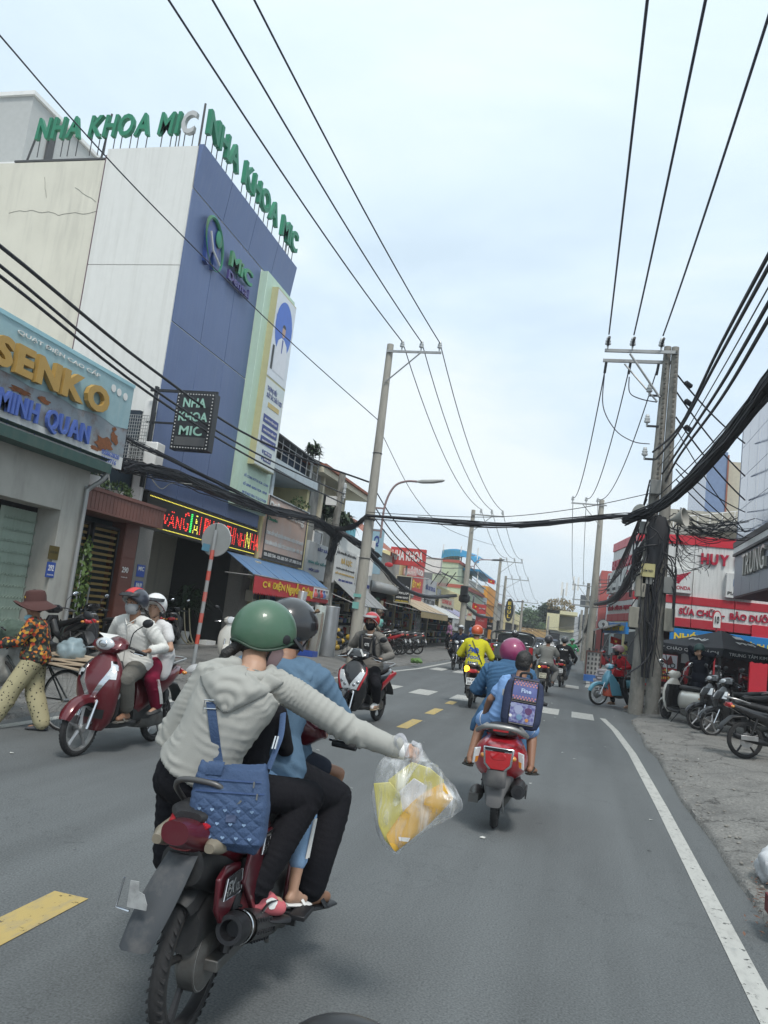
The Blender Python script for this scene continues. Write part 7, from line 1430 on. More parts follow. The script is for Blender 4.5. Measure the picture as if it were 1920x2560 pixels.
def person(label,J,k=1.0,loc=(0,0,0),rz=0.0,vox=.014,skin=SKIN,top=None,sleeve=.0,topinf=.016,hem=0.0,tlow=-.10,legs=None,legr=(.018,.022,.028),leglen=1.0,shoe=None,hair=None,face=(0,1,-.1),g=1.0,fold=.006,handdir=None,hcurl=1.0,hk=1.0,ponytail=False,group=None,cat='person',nohands=False,barefoot=False,earring=False,topname='shirt',root=None,ttop=.97):
 t=root or thing('person',label,cat,loc,rz,group)
 rt=hrot(face); hc=J['head']; b=MB()
 b.ell(hc+rt@V(0,-.008,.015)*k,(.076*k,.096*k,.100*k),rt,22,16); b.ell(hc+rt@V(0,.030,-.055)*k,(.056*k,.062*k,.062*k),rt,18,12); b.ell(hc+rt@V(0,.062,-.098)*k,(.026*k,.026*k,.022*k),rt)
 b.cap([hc+rt@V(0,.086,.012)*k,hc+rt@V(0,.104,-.022)*k],[.008*k,.014*k],8); b.ell(hc+rt@V(0,.086,-.060)*k,(.024*k,.012*k,.009*k),rt); b.ell(hc+rt@V(0,.082,.03)*k,(.052*k,.014*k,.012*k),rt)
 for s in(-1,1):b.ell(hc+rt@V(s*.078,-.005,-.012)*k,(.010*k,.020*k,.032*k),rt)
 b.cap([hc+rt@V(0,-.02,-.05)*k,J['neck']+V(0,0,.01)],[.052*k,.058*k],14)
 torso(b,J,k,-.014 if top else 0,g=g); sa=.009 if top and sleeve>=1 else 0; sl_=.008 if legs else 0
 for s in 'RL':
  b.cap([J['neck'].lerp(J['s'+s],.55),J['s'+s],J['s'+s].lerp(J['e'+s],.45),J['e'+s]],[.042*k,.050*k-sa,.044*k-sa,.037*k-sa],12)
  b.cap([J['e'+s],J['e'+s].lerp(J['w'+s],.35),J['w'+s]],[.037*k-sa,.038*k-sa*.5,.024*k],12)
  b.cap([J['h'+s],J['h'+s].lerp(J['k'+s],.5),J['k'+s]],[.085*k*g-sl_,.072*k*g-sl_,.053*k],14)
  b.cap([J['k'+s],J['k'+s].lerp(J['a'+s],.35),J['a'+s]],[.053*k,.054*k,.034*k],14)
  if not nohands:
   hd_=(J['w'+s]-J['e'+s]).normalized()if not handdir or s not in handdir else handdir[s][0]; hn=V(0,0,1)if not handdir or s not in handdir else handdir[s][1]
   hand(b,J['w'+s],hd_,hn,k*hk,hcurl,1 if s=='R' else-1)
  td=J.get('t'+s,V(0,1,0)).normalized(); a_=J['a'+s]
  b.cap([a_-td*.035*k-UZ*.035*k,a_+td*.06*k-UZ*.035*k,a_+td*.15*k-UZ*.045*k],[.032*k,.034*k,.026*k],10); b.cap([a_,a_+td*.09*k-UZ*.02*k],[.034*k,.022*k],8)
 me=voxel(b,vox,1,'body'); me.materials.append(skin); put(me,'body',t,ang=80)
 for s in(-1,1):
  e=MB().ell(hc+rt@V(s*.031,.083,.010)*k,(.012*k,.007*k,.0052*k),rt,10,6).build('eye',EYEW,t); MB().ell(hc+rt@V(s*.031,.090,.010)*k,(.0065*k,.003*k,.0052*k),rt,8,6).build('iris',EYEB,e)
  MB().tube([hc+rt@V(s*.012,.094,.030)*k,hc+rt@V(s*.032,.094,.035)*k,hc+rt@V(s*.05,.082,.030)*k],.004*k,5).build('eyebrow',HAIR,t)
 t['x']=0; del t['x']; out_={'root':t,'rt':rt}
 if top:
  b=MB(); torso(b,J,k,topinf,t0=tlow,t1=ttop,g=g,hem=hem)
  for s in 'RL':
   sh,el,wr=J['s'+s],J['e'+s],J['w'+s]
   if sleeve>=1.0:
    e=el.lerp(wr,sleeve-1.0 if sleeve<2 else .97); b.cap([J['neck'].lerp(sh,.5),sh,sh.lerp(el,.5),el,e],[.055*k+topinf*.6,.053*k+topinf*.7,.046*k+topinf*.7,.040*k+topinf*.7,.030*k+topinf*.7],14)
   else:b.cap([J['neck'].lerp(sh,.5),sh,sh.lerp(el,max(.3,sleeve))],[.052*k+topinf*.5,.054*k+topinf*.7,.050*k+topinf*1.1],14)
  me=voxel(b,vox,2,topname); sg_=[(J['pel'],J['neck'],.15)]+[q for s in 'RL' for q in((J['s'+s],J['e'+s],.06),(J['e'+s],J['w'+s],.05))]; displace(me,segfolds(sg_,fold*1.2,max(.046*k,vox*3.6),len(label))); me.materials.append(top); out_['top']=put(me,topname,t,ang=80)
 if legs:
  b=MB(); torso(b,J,k,.010,t0=-.14,t1=.12 if top else .35,g=g); torso(b,J,k,-.004,t0=.0,t1=.35,g=g)
  for s in 'RL':
   h_,kn,an=J['h'+s],J['k'+s],J['a'+s]; e=kn.lerp(an,max(0,leglen))if leglen>0 else h_.lerp(kn,1+leglen)
   if leglen>0:b.cap([h_,h_.lerp(kn,.5),kn],[.085*k*g+legr[0],.073*k*g+legr[0],.055*k+legr[1]],16); b.cap([kn,kn.lerp(e,.4),e],[.055*k+legr[1],.056*k+legr[1],.036*k+legr[2]],16)
   else:b.cap([h_,h_.lerp(e,.5),e],[.085*k*g+legr[0],.078*k*g+legr[0],.07*k*g+legr[1]],16)
  me=voxel(b,vox,2,'trousers' if leglen>0 else 'shorts'); displace(me,segfolds([q for s in 'RL' for q in((J['h'+s],J['k'+s],.09),(J['k'+s],J['a'+s],.07))],fold,max(.045*k,vox*3.2),5+len(label))); me.materials.append(legs); out_['legs']=put(me,me.name.split('.')[0],t,ang=80)
 if shoe:
  for s in 'RL':
   td=J.get('t'+s,V(0,1,0)).normalized(); a_=J['a'+s]; b=MB(); sd=td.cross(UZ)
   def ring(u,w_,z0,z1):c=a_+td*u*k; return[c+sd*w_*k*math.cos(q)+UZ*((z0+z1)/2+(z1-z0)/2*math.sin(q))*k for q in(2*math.pi*i/12 for i in range(12))]
   b.rings([ring(-.075,.02,-.07,-.03),ring(-.06,.036,-.08,.0),ring(0,.040,-.082,.0),ring(.07,.046,-.082,-.012),ring(.14,.048,-.082,-.03),ring(.19,.034,-.08,-.045),ring(.205,.015,-.075,-.06)]if shoe[1]=='shoe' else[ring(-.075,.03,-.085,-.062),ring(0,.042,-.088,-.062),ring(.12,.050,-.088,-.062),ring(.20,.035,-.085,-.065)])
   o=b.build('shoe' if shoe[1]=='shoe' else 'sandal',shoe[0],t)
   if shoe[1]!='shoe':
    MB().tube([a_+td*.09*k+sd*.05*k-UZ*.07*k,a_+td*.075*k-UZ*.008*k,a_+td*.09*k-sd*.05*k-UZ*.07*k],.017*k if shoe[1]=='slide' else .008*k,6,flat=.4).build('strap',shoe[0],o)
    if shoe[1]=='sport':MB().tube([a_-td*.05*k-UZ*.06*k+sd*.03*k,a_+td*.0*k+sd*.042*k-UZ*.01*k,a_+td*.035*k+UZ*.012*k,a_+td*.0*k-sd*.042*k-UZ*.01*k,a_-td*.05*k-UZ*.06*k-sd*.03*k],.009*k,6).build('strap',shoe[0],o)
 if hair:
  b=MB(); b.ell(hc+rt@V(0,-.018,.032)*k,(.086*k,.100*k,.102*k),rt,20,14); b.ell(hc+rt@V(0,-.045,-.01)*k,(.080*k,.068*k,.085*k),rt,16,12); b.ell(hc+rt@V(0,.045,.085)*k,(.06*k,.045*k,.03*k),rt)
  if hair=='long':b.cap([hc+rt@V(0,-.08,-.05)*k,hc+rt@V(0,-.11,-.2)*k,J['neck']+rt@V(0,-.11,-.13)*k],[.06*k,.05*k,.03*k],12)
  if hair=='tail':b.cap([hc+rt@V(0,-.095,-.06)*k,hc+rt@V(-.02,-.125,-.13)*k,hc+rt@V(-.03,-.12,-.2)*k],[.025*k,.03*k,.012*k],10)
  me=voxel(b,max(.006,vox*.6),1,'hair'); displace(me,lambda co:np.array([0.0025*noise.noise(Vector(q)*60)+.002*noise.noise(Vector(q)*110)for q in co])); me.materials.append(HAIR); put(me,'hair',t,ang=80)
 return out_
def mask(t,J,rt,k,mat,w=1.0):
 hc=J['head']; b=MB(); rs=[]; n=13
 for i,(z,r_,f)in enumerate(((-.005,.070,.103),(-.02,.074,.114),(-.045,.073,.115),(-.075,.068,.108),(-.105,.052,.094),(-.118,.03,.07))):rs.append([hc+rt@(V(r_*math.cos(R(8+164*j/(n-1))),f*math.sin(R(8+164*j/(n-1)))**.8,z)*k)for j in range(n)])
 vs=[v for q in rs for v in q]; o=len(vs); fs=[(i*n+j,i*n+j+1,(i+1)*n+j+1,(i+1)*n+j)for i in range(5)for j in range(n-1)]
 b.add(vs,fs); o=b.build('face_mask',mat,t,ang=80)
 for s in(-1,1):MB().tube([hc+rt@V(s*.072,.02,-.01)*k,hc+rt@V(s*.086,-.015,0)*k,hc+rt@V(s*.07,.02,-.09)*k],.002,4).build('ear_loop',mat,o)
def decal(surf,st,c,d,u,v,w,h,mat,bold=.03,name='lettering',shape=None,off=.004,shear=0.0):
 """flat print laid on a surface: projected along d"""
 me=surf.data; bv=BVHTree.FromPolygons([vv.co for vv in me.vertices],[tuple(p.vertices)for p in me.polygons]); d=Vector(d).normalized(); u=Vector(u).normalized(); v=Vector(v).normalized(); c=Vector(c)
 if shape:vs=[(x*w,y*h)for x,y in shape[0]]; fs=shape[1]
 else:
  a,fs,bb=text_mesh(st,bold,shear,0.0,3); vs=[((q[0]-bb[0])/(bb[1]-bb[0])*w-w/2,(q[1]-bb[2])/(bb[3]-bb[2])*h-h/2)for q in a]
 out_=[]; last=None
 for x,y in vs:
  p=c+u*x+v*y; hit=bv.ray_cast(p-d*.6,d)
  q=hit[0]if hit[0]else(last or p); last=q; out_.append(q-d*off)
 m=bpy.data.meshes.new(name); m.from_pydata([tuple(q)for q in out_],[],fs); m.materials.append(mat); return put(m,name,surf,False)
def gridshape(nx=8,ny=8,f=None):
 pts=[(i/nx-.5,j/ny-.5)for j in range(ny+1)for i in range(nx+1)]; fs=[(j*(nx+1)+i,j*(nx+1)+i+1,(j+1)*(nx+1)+i+1,(j+1)*(nx+1)+i)for j in range(ny)for i in range(nx)]
 if f:pts=[f(*p)for p in pts]
 return pts,fs
def sit(style='scooter',py=-.12,pz=.82,k=1.0,lean=(0,.04),pillion=False,hand=None,feet=None,headup=.165,hx=.30,twist=0.0,knee=.35,back=0.0):
 J={}; pel=V(0,py,pz); J['pel']=pel; nk=pel+V(lean[0],lean[1],.50*k); J['neck']=nk; J['chest']=pel.lerp(nk,.5)+V(0,-.03*k-back,0); J['head']=nk+V(lean[0]*.2,.035*k,headup*k)
 for s,q in(('R',1),('L',-1)):
  J['h'+s]=pel+V(q*.085*k,.02,-.0); J['s'+s]=nk+V(q*.175*k,twist*q,-.055*k)
  ht=V(q*hx,.235,1.0)if not pillion else V(q*.13,py+.27,pz+.16);
  if hand and s in hand:ht=Vector(hand[s])
  d=V(0,1,0)if not pillion else V(-q*.5,1,0); wr=ht-d.normalized()*.07*k
  J['e'+s],J['w'+s]=ik(J['s'+s],wr,.28*k,.245*k,V(q*.6,-.35,-.8))
  ft=V(q*.13,.17,.37)if style!='under' else V(q*.20,-.10,.37)
  if pillion:ft=V(q*.235,py+.12,.42)
  if feet and s in feet:ft=Vector(feet[s])
  J['k'+s],J['a'+s]=ik(J['h'+s],ft,.42*k,.41*k,V(q*knee,1,.55)); J['t'+s]=V(q*.12,1,0)
 return J
def place(b,dy=0.0):return b.location.copy(),b.rotation_euler.z
O=FXL
def W(d):return{a:(V(*q)-O if a[0]!='t' else V(*q))for a,q in d.items()}
J=W(dict(pel=(-1.425,3.01,.86),chest=(-1.33,2.99,1.11),neck=(-1.265,3.09,1.315),head=(-1.275,3.19,1.445),hR=(-1.335,3.03,.845),hL=(-1.515,3.05,.855),sR=(-1.085,3.13,1.245),sL=(-1.425,3.02,1.285),eR=(-.865,3.20,1.135),wR=(-.655,3.22,1.085),eL=(-1.56,3.02,1.03),wL=(-1.50,3.30,1.0),kR=(-1.035,3.33,.815),kL=(-1.70,3.38,.82),aR=(-1.16,3.10,.475),aL=(-1.60,3.28,.45),tR=(.8,1,-.15),tL=(-.2,1,0)))
GREYH=M('hoodie_grey',(.345,.345,.32),.85,var=.05,scale=4,bump=.06,bscale=160,spec=.2); BLKT=cloth('trousers_black',(.011,.011,.014),.2)
wA=person('woman in pale grey hoodie and green helmet reaching out from the pillion seat',J,.94,O,0,.0075,SKIN,GREYH,2.0,.017,.004,0.1,BLKT,(.012,.014,.034),.93,None,'tail',(.75,.75,-.38),.96,.0082,handdir={'R':(V(1,.15,-.12),V(.1,-.55,.8)),'L':(V(.2,1,0),UZ)},hcurl=.95,ttop=.93)
HOJ=J; HRT=wA['rt']
GRH=M('helmet_green',(.055,.125,.075),.42,var=.12,scale=6,dirt=(.10,.14,.10),damt=.4,dscale=(7,7,7),bump=.08,bscale=60,coat=.25)
h=helmet(wA['root'],J['head']+V(.0,-.01,.03),HRT,GRH,(.122,.142,.140),.035,-.080,None,trim=M('trim_green_dark',(.03,.06,.04),.6),lod=2)
for s in(-1,1):MB().lathe([(.018,0),(.02,.006),(.012,.01)],J['head']+HRT@V(s*.115,.04,.03),HRT@V(s,.1,0),12).build('visor_mount',BLACKM,h)
MB().lathe([(.004,0),(.006,.004)],J['head']+HRT@V(.11,-.04,-.02),HRT@V(1,0,0),8).build('rivet',RIMB,h); MB().tube([J['head']+HRT@V(.08,.09,.05),J['head']+HRT@V(.10,.13,.03),J['head']+HRT@V(.0,.165,.045),J['head']+HRT@V(-.10,.13,.03)],.016,8,flat=.5).build('short_visor',BLACKM,h)
mask(wA['root'],J,HRT,.94,cloth('mask_pink_print',(.50,.34,.34),.35))
def sweep(pts,r,flat,seg=16):return MB().tube(smoothpath(pts,5),r,seg,flat=flat)
nk=J['neck']; b=MB()
rs=[]; bk=V(-.28,-1,.1).normalized()
sv=BVHTree.FromPolygons([v.co+O for v in wA['top'].data.vertices],[tuple(p.vertices)for p in wA['top'].data.polygons]); NU,NV=30,22; gv=[]; lastp=None
for j in range(NV+1):
 v_=j/NV; xl=500+(560-500)*v_**1.6; xr=712+(566-712)*v_**1.25; yl=1690+92*v_; yr_=1705+77*v_
 for i in range(NU+1):
  u=i/NU; x=xl+(xr-xl)*u; y=yl+(yr_-yl)*u-34*(1-v_)*math.sin(math.pi*u); d=Vector(ray(x,y)).normalized(); h_=sv.ray_cast(V(0,0,CH),d); q=h_[0]if h_[0]else lastp; lastp=q
  e_=min(u,1-u)*6; e_=min(1,e_); f_=.010+.030*math.sin(math.pi*min(1,v_*.9+.1))*e_*(1-.5*v_)+.010*abs(math.sin(v_*13+2.2*math.sin(u*5)))*e_
  if v_>.97 or u<.02 or u>.98:f_=.002
  gv.append(q-O-d*f_)
me=bpy.data.meshes.new('hood'); me.from_pydata([tuple(q)for q in gv],[],[(j*(NU+1)+i,j*(NU+1)+i+1,(j+1)*(NU+1)+i+1,(j+1)*(NU+1)+i)for j in range(NV)for i in range(NU)]); me.materials.append(GREYH); hd=put(me,'hood',wA['root'],ang=80)
sm=hd.modifiers.new('s','SMOOTH'); sm.iterations=3; so_=hd.modifiers.new('t','SOLIDIFY'); so_.thickness=.004
b=MB()
for i in range(11):a=R(-35+215*i/10); b.ell(nk+V(.078*math.cos(a)+.0,-.072*math.sin(a)-.0,.0-.018*math.sin(a)),(.030,.030,.028))
me=voxel(b,.0075,3,'hood_collar'); displace(me,folds(.008,30,(.2,.2,1),5)); me.materials.append(GREYH); put(me,'hood_collar',wA['root'],ang=80)
b=MB(); e=J['wR']; dd=(J['wR']-J['eR']).normalized(); a_,f_=frame(dd)
b=MB().tube([e-dd*.035,e-dd*.01,e+dd*.015],[.040,.043,.040],16); me=voxel(b,.006,1,'cuff'); displace(me,folds(.004,90,dd,9)); me.materials.append(GREYH); put(me,'cuff',wA['root'],ang=80)
MB().tube([e+dd*.012,e+dd*.038],[.036,.034],16).build('inner_cuff',WHITEP,wA['root'])
SOCK=M('sock_pink',(.55,.13,.15),.9,var=.1);
for s in 'RL':
 a_=J['a'+s]; td=J['t'+s].normalized(); b=MB().cap([a_+UZ*.05,a_-UZ*.03-td*.02],[.045,.046],14).cap([a_-td*.03-UZ*.04,a_+td*.07-UZ*.045,a_+td*.15-UZ*.06],[.042,.044,.032],14).cap([a_+UZ*.0,a_+td*.1-UZ*.035],[.04,.034],12)
 me=voxel(b,.007,2,'sock'); me.materials.append(SOCK); so=put(me,'sock',wA['root'],ang=80); sd=td.cross(UZ)
 b=MB();
 def ring(u,w_):c=a_+td*u-UZ*(.098+.1*max(0,u)*.2); return[c+sd*w_*math.cos(q)+UZ*.011*math.sin(q)for q in(2*math.pi*i/14 for i in range(14))]
 b.rings([ring(-.09,.03),ring(-.05,.045),(ring(.05,.045)),ring(.13,.053),ring(.19,.04),ring(.205,.02)]).build('sandal',BLACKM,wA['root'])
 MB().tube(smoothpath([a_+td*.02+sd*.055-UZ*.085,a_+td*.07+sd*.045-UZ*.03,a_+td*.13+sd*.005-UZ*.028,a_+td*.07-sd*.045-UZ*.03,a_+td*.02-sd*.055-UZ*.085],4),.009,6,flat=.45).build('sandal_strap',BLACKM,wA['root'])
 for(u,y,z)in((-.02,.0,.045),(.02,.05,.0),(.09,.03,-.035)):
  p=a_+td*u+sd*.03+UZ*z
  decal(so,'',p,-sd+UZ*-.3,td,UZ,.055,.045,WHITEP,shape=([(.5*math.cos(q)*(1+.25*math.sin(3*q)),.5*math.sin(q))for q in(2*math.pi*i/16 for i in range(16))],[tuple(range(16))]),name='white_print',off=.003)
BG=M('bag_blue',(.038,.072,.150),.8,var=.12,scale=5,bump=.35,bscale=120); BGD=M('bag_blue_dark',(.035,.07,.17),.8)
t=thing('shoulder_bag','quilted blue shoulder bag with zips hanging behind the woman in grey hoodie','bag',(-1.255,2.84,.82))
bu=V(.97,.12,.07).normalized(); bn=V(.10,-1,.12); bn=(bn-bu*bn.dot(bu)).normalized(); bv_=bn.cross(bu)*-1
if bv_.z<0:bv_=-bv_
bc=V(-1.165,2.80,.865)
def bp(x,y,z):return bc+bu*x+bv_*y+bn*z
hw_,hh_=.145,.145
rs=[]; NR=15
for i in range(NR):
 v_=-1+2*i/(NR-1); wv=(hw_*(1.0-.10*max(0,v_)-.06*v_*v_-(.18 if i in(0,)else 0))); th_=.062*(1-.55*max(0,v_))*(.55 if i in(0,NR-1)else 1); ring=[]
 for j in range(40):
  q=2*math.pi*j/40; ring.append(bp(wv*math.copysign(abs(math.cos(q))**.45,math.cos(q)),hh_*v_-(.02*math.cos(q)**2 if i==0 else 0)+(.035*(math.cos(q)**2)-.03 if i==NR-1 else 0),th_*math.copysign(abs(math.sin(q))**.6,math.sin(q))))
 rs.append(ring)
b=MB().rings(rs); me=voxel(b,.005,1,'pouch'); displace(me,folds(.0025,60,(.3,.3,1),6,6)); me.materials.append(BG); pouch=P(MB(),'x',BG)if False else put(me,'pouch',t,ang=80); pouch.matrix_parent_inverse=Matrix.Translation(-Vector(t.location))
PB=Pt
def quilt(x,y):return(x,y)
qs_=gridshape(28,18); dq=decal(pouch,'',bp(.012,-.055,.1),-bn,bu,bv_,.245,.155,BG,shape=qs_,name='quilted_pocket',off=.006); PB(dq)
def qf(co):
 r=(co-np.array(bc)); x=r@np.array(bu); y=r@np.array(bv_); a1=np.abs(np.sin((x*.8+y)*75)); a2=np.abs(np.sin((x*.8-y)*75)); return-.0045*(1-np.minimum(a1,a2)**.5)
dq.data.polygons.foreach_set('use_smooth',[True]*len(dq.data.polygons));
me=dq.data; bm=bmesh.new(); bm.from_mesh(me); bmesh.ops.subdivide_edges(bm,edges=bm.edges,cuts=3,use_grid_fill=True); bm.normal_update(); bm.to_mesh(me); bm.free(); displace(me,qf); me.polygons.foreach_set('use_smooth',[True]*len(me.polygons))
HRT2=M('heart_print',(.20,.30,.45),.7); heart=[(.5*(16*math.sin(q)**3)/16,.5*(13*math.cos(q)-5*math.cos(2*q)-2*math.cos(3*q)-math.cos(4*q))/16)for q in(2*math.pi*i/14 for i in range(14))]
for i in range(5):
 for j in range(3):
  x=-.09+i*.048+(.024 if j%2 else 0); y=-.105+j*.045
  if x<.12:PB(decal(pouch,'',bp(x,y,.1),-bn,bu,bv_,.015,.013,HRT2,shape=(heart,[tuple(range(14))]),name='heart',off=.0085))
for y,x0_,x1_ in((.045,-.12,.135),(.085,-.11,.12)):
 PB(decal(pouch,'',bp((x0_+x1_)/2,y,.1),-bn,bu,bv_,x1_-x0_,.006,BGD,shape=gridshape(16,1),name='zip',off=.006)); q=bp(x1_-.02,y-.008,.062); PB(MB().box(q,(.006,.006,.022)).build('zip_pull',CHROME,t));
PB(MB().box(bp(.05,.01,.060),(.007,.006,.03),Matrix.Rotation(.6,3,'Y')).build('zip_pull',CHROME,t)); PB(decal(pouch,'',bp(.03,-.04,.1),-bn,bu,bv_,.035,.025,M('patch_blue',(.06,.085,.16),.6),shape=gridshape(2,2),name='patch',off=.010))
shirt=wA['top']
bvh=BVHTree.FromPolygons([v.co+O for v in shirt.data.vertices],[tuple(p.vertices)for p in shirt.data.polygons])
path=[bp(-.06,.10,.045),bp(-.055,.145,.035)]
for px,py in((545,1900),(535,1830),(528,1770),(526,1755)):
 d=Vector(ray(px,py)).normalized(); hit=bvh.ray_cast(V(0,0,CH),d)
 if hit[0]:path.append(hit[0]-d*.008)
pp=smoothpath(path,3); b=MB(); rs=[]
for i,p in enumerate(pp):
 w_=.03 if i<4 else .0175; rs.append([p-bu*w_+bn*.0,p+bu*w_,p+bu*w_-bn*.006,p-bu*w_-bn*.006])
PB(b.rings(rs).build('strap',BG,t,ang=60)); q=pp[-3]; PB(MB().tube([q+bu*.024+UZ*.016+bn*.006,q-bu*.024+UZ*.016+bn*.006,q-bu*.024-UZ*.016+bn*.006,q+bu*.024-UZ*.016+bn*.006],.003,6,close=True).build('buckle',CHROME,t))
PB(MB().tube(smoothpath([bp(.13,.13,0),bp(.145,.19,-.02),bp(.15,.25,-.07),bp(.13,.33,-.16)],4),.013,8,flat=.3).build('strap',BG,t)); PB(MB().tube([bp(.148,.20,.0),bp(.15,.245,-.03)],.004,6).tube([bp(.138,.20,.0),bp(.14,.245,-.03)],.004,6).build('clasp',CHROME,t))
J=W(dict(pel=(-1.34,3.52,.83),chest=(-1.35,3.55,1.09),neck=(-1.345,3.66,1.335),head=(-1.365,3.74,1.475),hR=(-1.25,3.55,.82),hL=(-1.43,3.55,.82),sR=(-1.155,3.64,1.265),sL=(-1.53,3.64,1.265),eR=(-1.03,3.77,1.05),wR=(-1.03,4.0,1.0),eL=(-1.66,3.75,1.06),wL=(-1.62,4.0,1.0),kR=(-1.06,3.84,.715),kL=(-1.62,3.86,.73),aR=(-1.075,3.62,.345),aL=(-1.60,3.64,.35),tR=(.35,1,-.1),tL=(-.15,1,0)))
DEN=cloth('denim_blue',(.095,.16,.235),.16,dirt=(.2,.3,.4),damt=.3)
wB=person('driver in blue denim shirt and black helmet in front of the woman in grey hoodie',J,1.0,O,0,.010,SKIND,DEN,1.55,.024,.014,-.14,BLKT,(.02,.026,.04),.95,(BLACKM,'slide'),True,(.25,1,-.1),1.05,.007,handdir={'R':(V(0,1,-.1),UZ),'L':(V(0,1,-.1),UZ)})
helmet(wB['root'],J['head']+V(0,0,.03),wB['rt'],M('helmet_black_gloss',(.02,.02,.022),.25,coat=.6),(.130,.155,.138),.04,-.07,'clear',vmat=M('visor_brown',(.25,.14,.06),.1,alpha=.45),lod=2)
MB().tube([J['head']+wB['rt']@V(.11*math.cos(a),.15*math.sin(a),.125)for a in[R(20+140*i/12)for i in range(13)]],.008,6).build('sun_visor_rim',M('rim_brown',(.2,.12,.06),.4),wB['root'])
J=W(dict(pel=(-1.33,3.28,.86),chest=(-1.33,3.29,1.03),neck=(-1.33,3.33,1.18),head=(-1.33,3.37,1.29),hR=(-1.27,3.30,.85),hL=(-1.39,3.30,.85),sR=(-1.22,3.33,1.13),sL=(-1.44,3.33,1.13),eR=(-1.19,3.40,.98),wR=(-1.22,3.52,.95),eL=(-1.47,3.40,.98),wL=(-1.44,3.52,.95),kR=(-1.08,3.47,.72),kL=(-1.55,3.46,.74),aR=(-1.075,3.40,.40),aL=(-1.56,3.38,.44),tR=(.3,1,-.2),tL=(-.1,1,0)))
wC=person('child in light blue striped school shorts squeezed between the driver and the woman',J,.66,O,0,.010,SKIN,cloth('tee_dark',(.012,.012,.015)),2.0,.012,0,-.1,cloth('school_blue',(.25,.39,.58)),(.012,.012,.016),.62,(WHITEP,'slide'),True,(0,1,0),1.0,.004,nohands=True)
MB().tube([J['kR']+V(.05,-.01,-.02),J['kR'].lerp(J['aR'],.55)+V(.045,-.01,0)],.006,5).tube([J['kR']+V(.05,-.03,-.02),J['kR'].lerp(J['aR'],.55)+V(.043,-.028,0)],.006,5).build('white_stripe',WHITEP,wC['root'])
J=W(dict(pel=(-1.33,3.86,.86),chest=(-1.33,3.88,1.0),neck=(-1.33,3.90,1.13),head=(-1.33,3.93,1.23),hR=(-1.27,3.87,.85),hL=(-1.39,3.87,.85),sR=(-1.23,3.9,1.09),sL=(-1.43,3.9,1.09),eR=(-1.2,3.99,.97),wR=(-1.24,4.1,.96),eL=(-1.46,3.99,.97),wL=(-1.42,4.1,.96),kR=(-1.095,3.98,.80),kL=(-1.55,3.98,.80),aR=(-1.17,4.02,.52),aL=(-1.5,4.02,.52),tR=(0,1,0),tL=(0,1,0)))
wD=person('small child with bare knee seated in front of the denim shirted driver',J,.60,O,0,.011,SKIND,DEN,.5,.012,0,-.1,cloth('shorts_dark',(.03,.035,.05)),(.012,.012,.012),-.45,(WHITEP,'slide'),True,(0,1,0))
t=thing('plastic_bag','clear plastic bag of yellow paper folders held out in the right hand of the woman','bag',(-.6,3.2,.9))
BAGP=M('clear_plastic',(.72,.74,.76),.22,alpha=.30,coat=.4,spec=.7,var=.1); n_,l_,p_=nodes_of(BAGP); tcx=n_.new('ShaderNodeTexCoord'); mpx=n_.new('ShaderNodeMapping'); mpx.inputs['Scale'].default_value=(26,26,3.0); nx_=n_.new('ShaderNodeTexNoise'); nx_.inputs['Scale'].default_value=1.0; nx_.inputs['Detail'].default_value=5; nx_.inputs['Distortion'].default_value=.6
mrx=n_.new('ShaderNodeMapRange'); mrx.inputs['From Min'].default_value=.42; mrx.inputs['From Max'].default_value=.68; mrx.inputs['To Min'].default_value=.12; mrx.inputs['To Max'].default_value=.62
l_(tcx.outputs['Object'],mpx.inputs['Vector']); l_(mpx.outputs[0],nx_.inputs['Vector']); l_(nx_.outputs['Fac'],mrx.inputs['Value']); l_(mrx.outputs[0],p_.inputs['Alpha']); bpx=n_.new('ShaderNodeBump'); bpx.inputs['Strength'].default_value=.7; bpx.inputs['Distance'].default_value=.02; l_(nx_.outputs['Fac'],bpx.inputs['Height']); l_(bpx.outputs[0],p_.inputs['Normal'])
BY=3.2
def bq(px,py,dy=0.0):return PY(px,py,BY+dy)
neck=bq(1012,1885)
outl=[(1000,1895),(975,1895),(948,1900),(938,1950),(932,2010),(938,2060),(955,2100),(985,2134),(1010,2118),(1060,2085),(1105,2050),(1150,2022),(1140,1985),(1125,1955),(1100,1930),(1075,1900),(1055,1870),(1045,1862),(1030,1880)]
cx_,cy_=1035,2000
rs=[]
for i,dy in enumerate((-.085,-.07,-.035,0,.035,.07,.085)):
 f=(.30,.86,.98,1.0,.98,.86,.30)[i]; rs.append([bq(cx_+(x-cx_)*f,cy_+(y-cy_)*f if y>1930 else 1900+(y-1900)*f,dy*(.25 if y<1930 else 1)+.012*math.sin(j*2.1))for j,(x,y)in enumerate(outl)])
b=MB().rings(rs,cap=True); me=b.mesh('film'); bm=bmesh.new(); bm.from_mesh(me); bmesh.ops.triangulate(bm,faces=[f for f in bm.faces if len(f.verts)>4]); bmesh.ops.recalc_face_normals(bm,faces=bm.faces); bmesh.ops.subdivide_edges(bm,edges=bm.edges,cuts=3,use_grid_fill=True,smooth=.6); bm.to_mesh(me); bm.free()
displace(me,folds(.007,70,(1,0,.35),12,4)); me.materials.append(BAGP); o=put(me,'bag_film',t,ang=80); o.matrix_parent_inverse=Matrix.Translation(-Vector(t.location))
FOLD=M('folder_yellow',(.72,.42,.06),.55,var=.06,bump=.1,bscale=20); FOLDL=M('paper_yellow',(.62,.56,.14),.6,bump=.3,bscale=18); PAP=M('paper_white',(.72,.72,.74),.7,bump=.3,bscale=14)
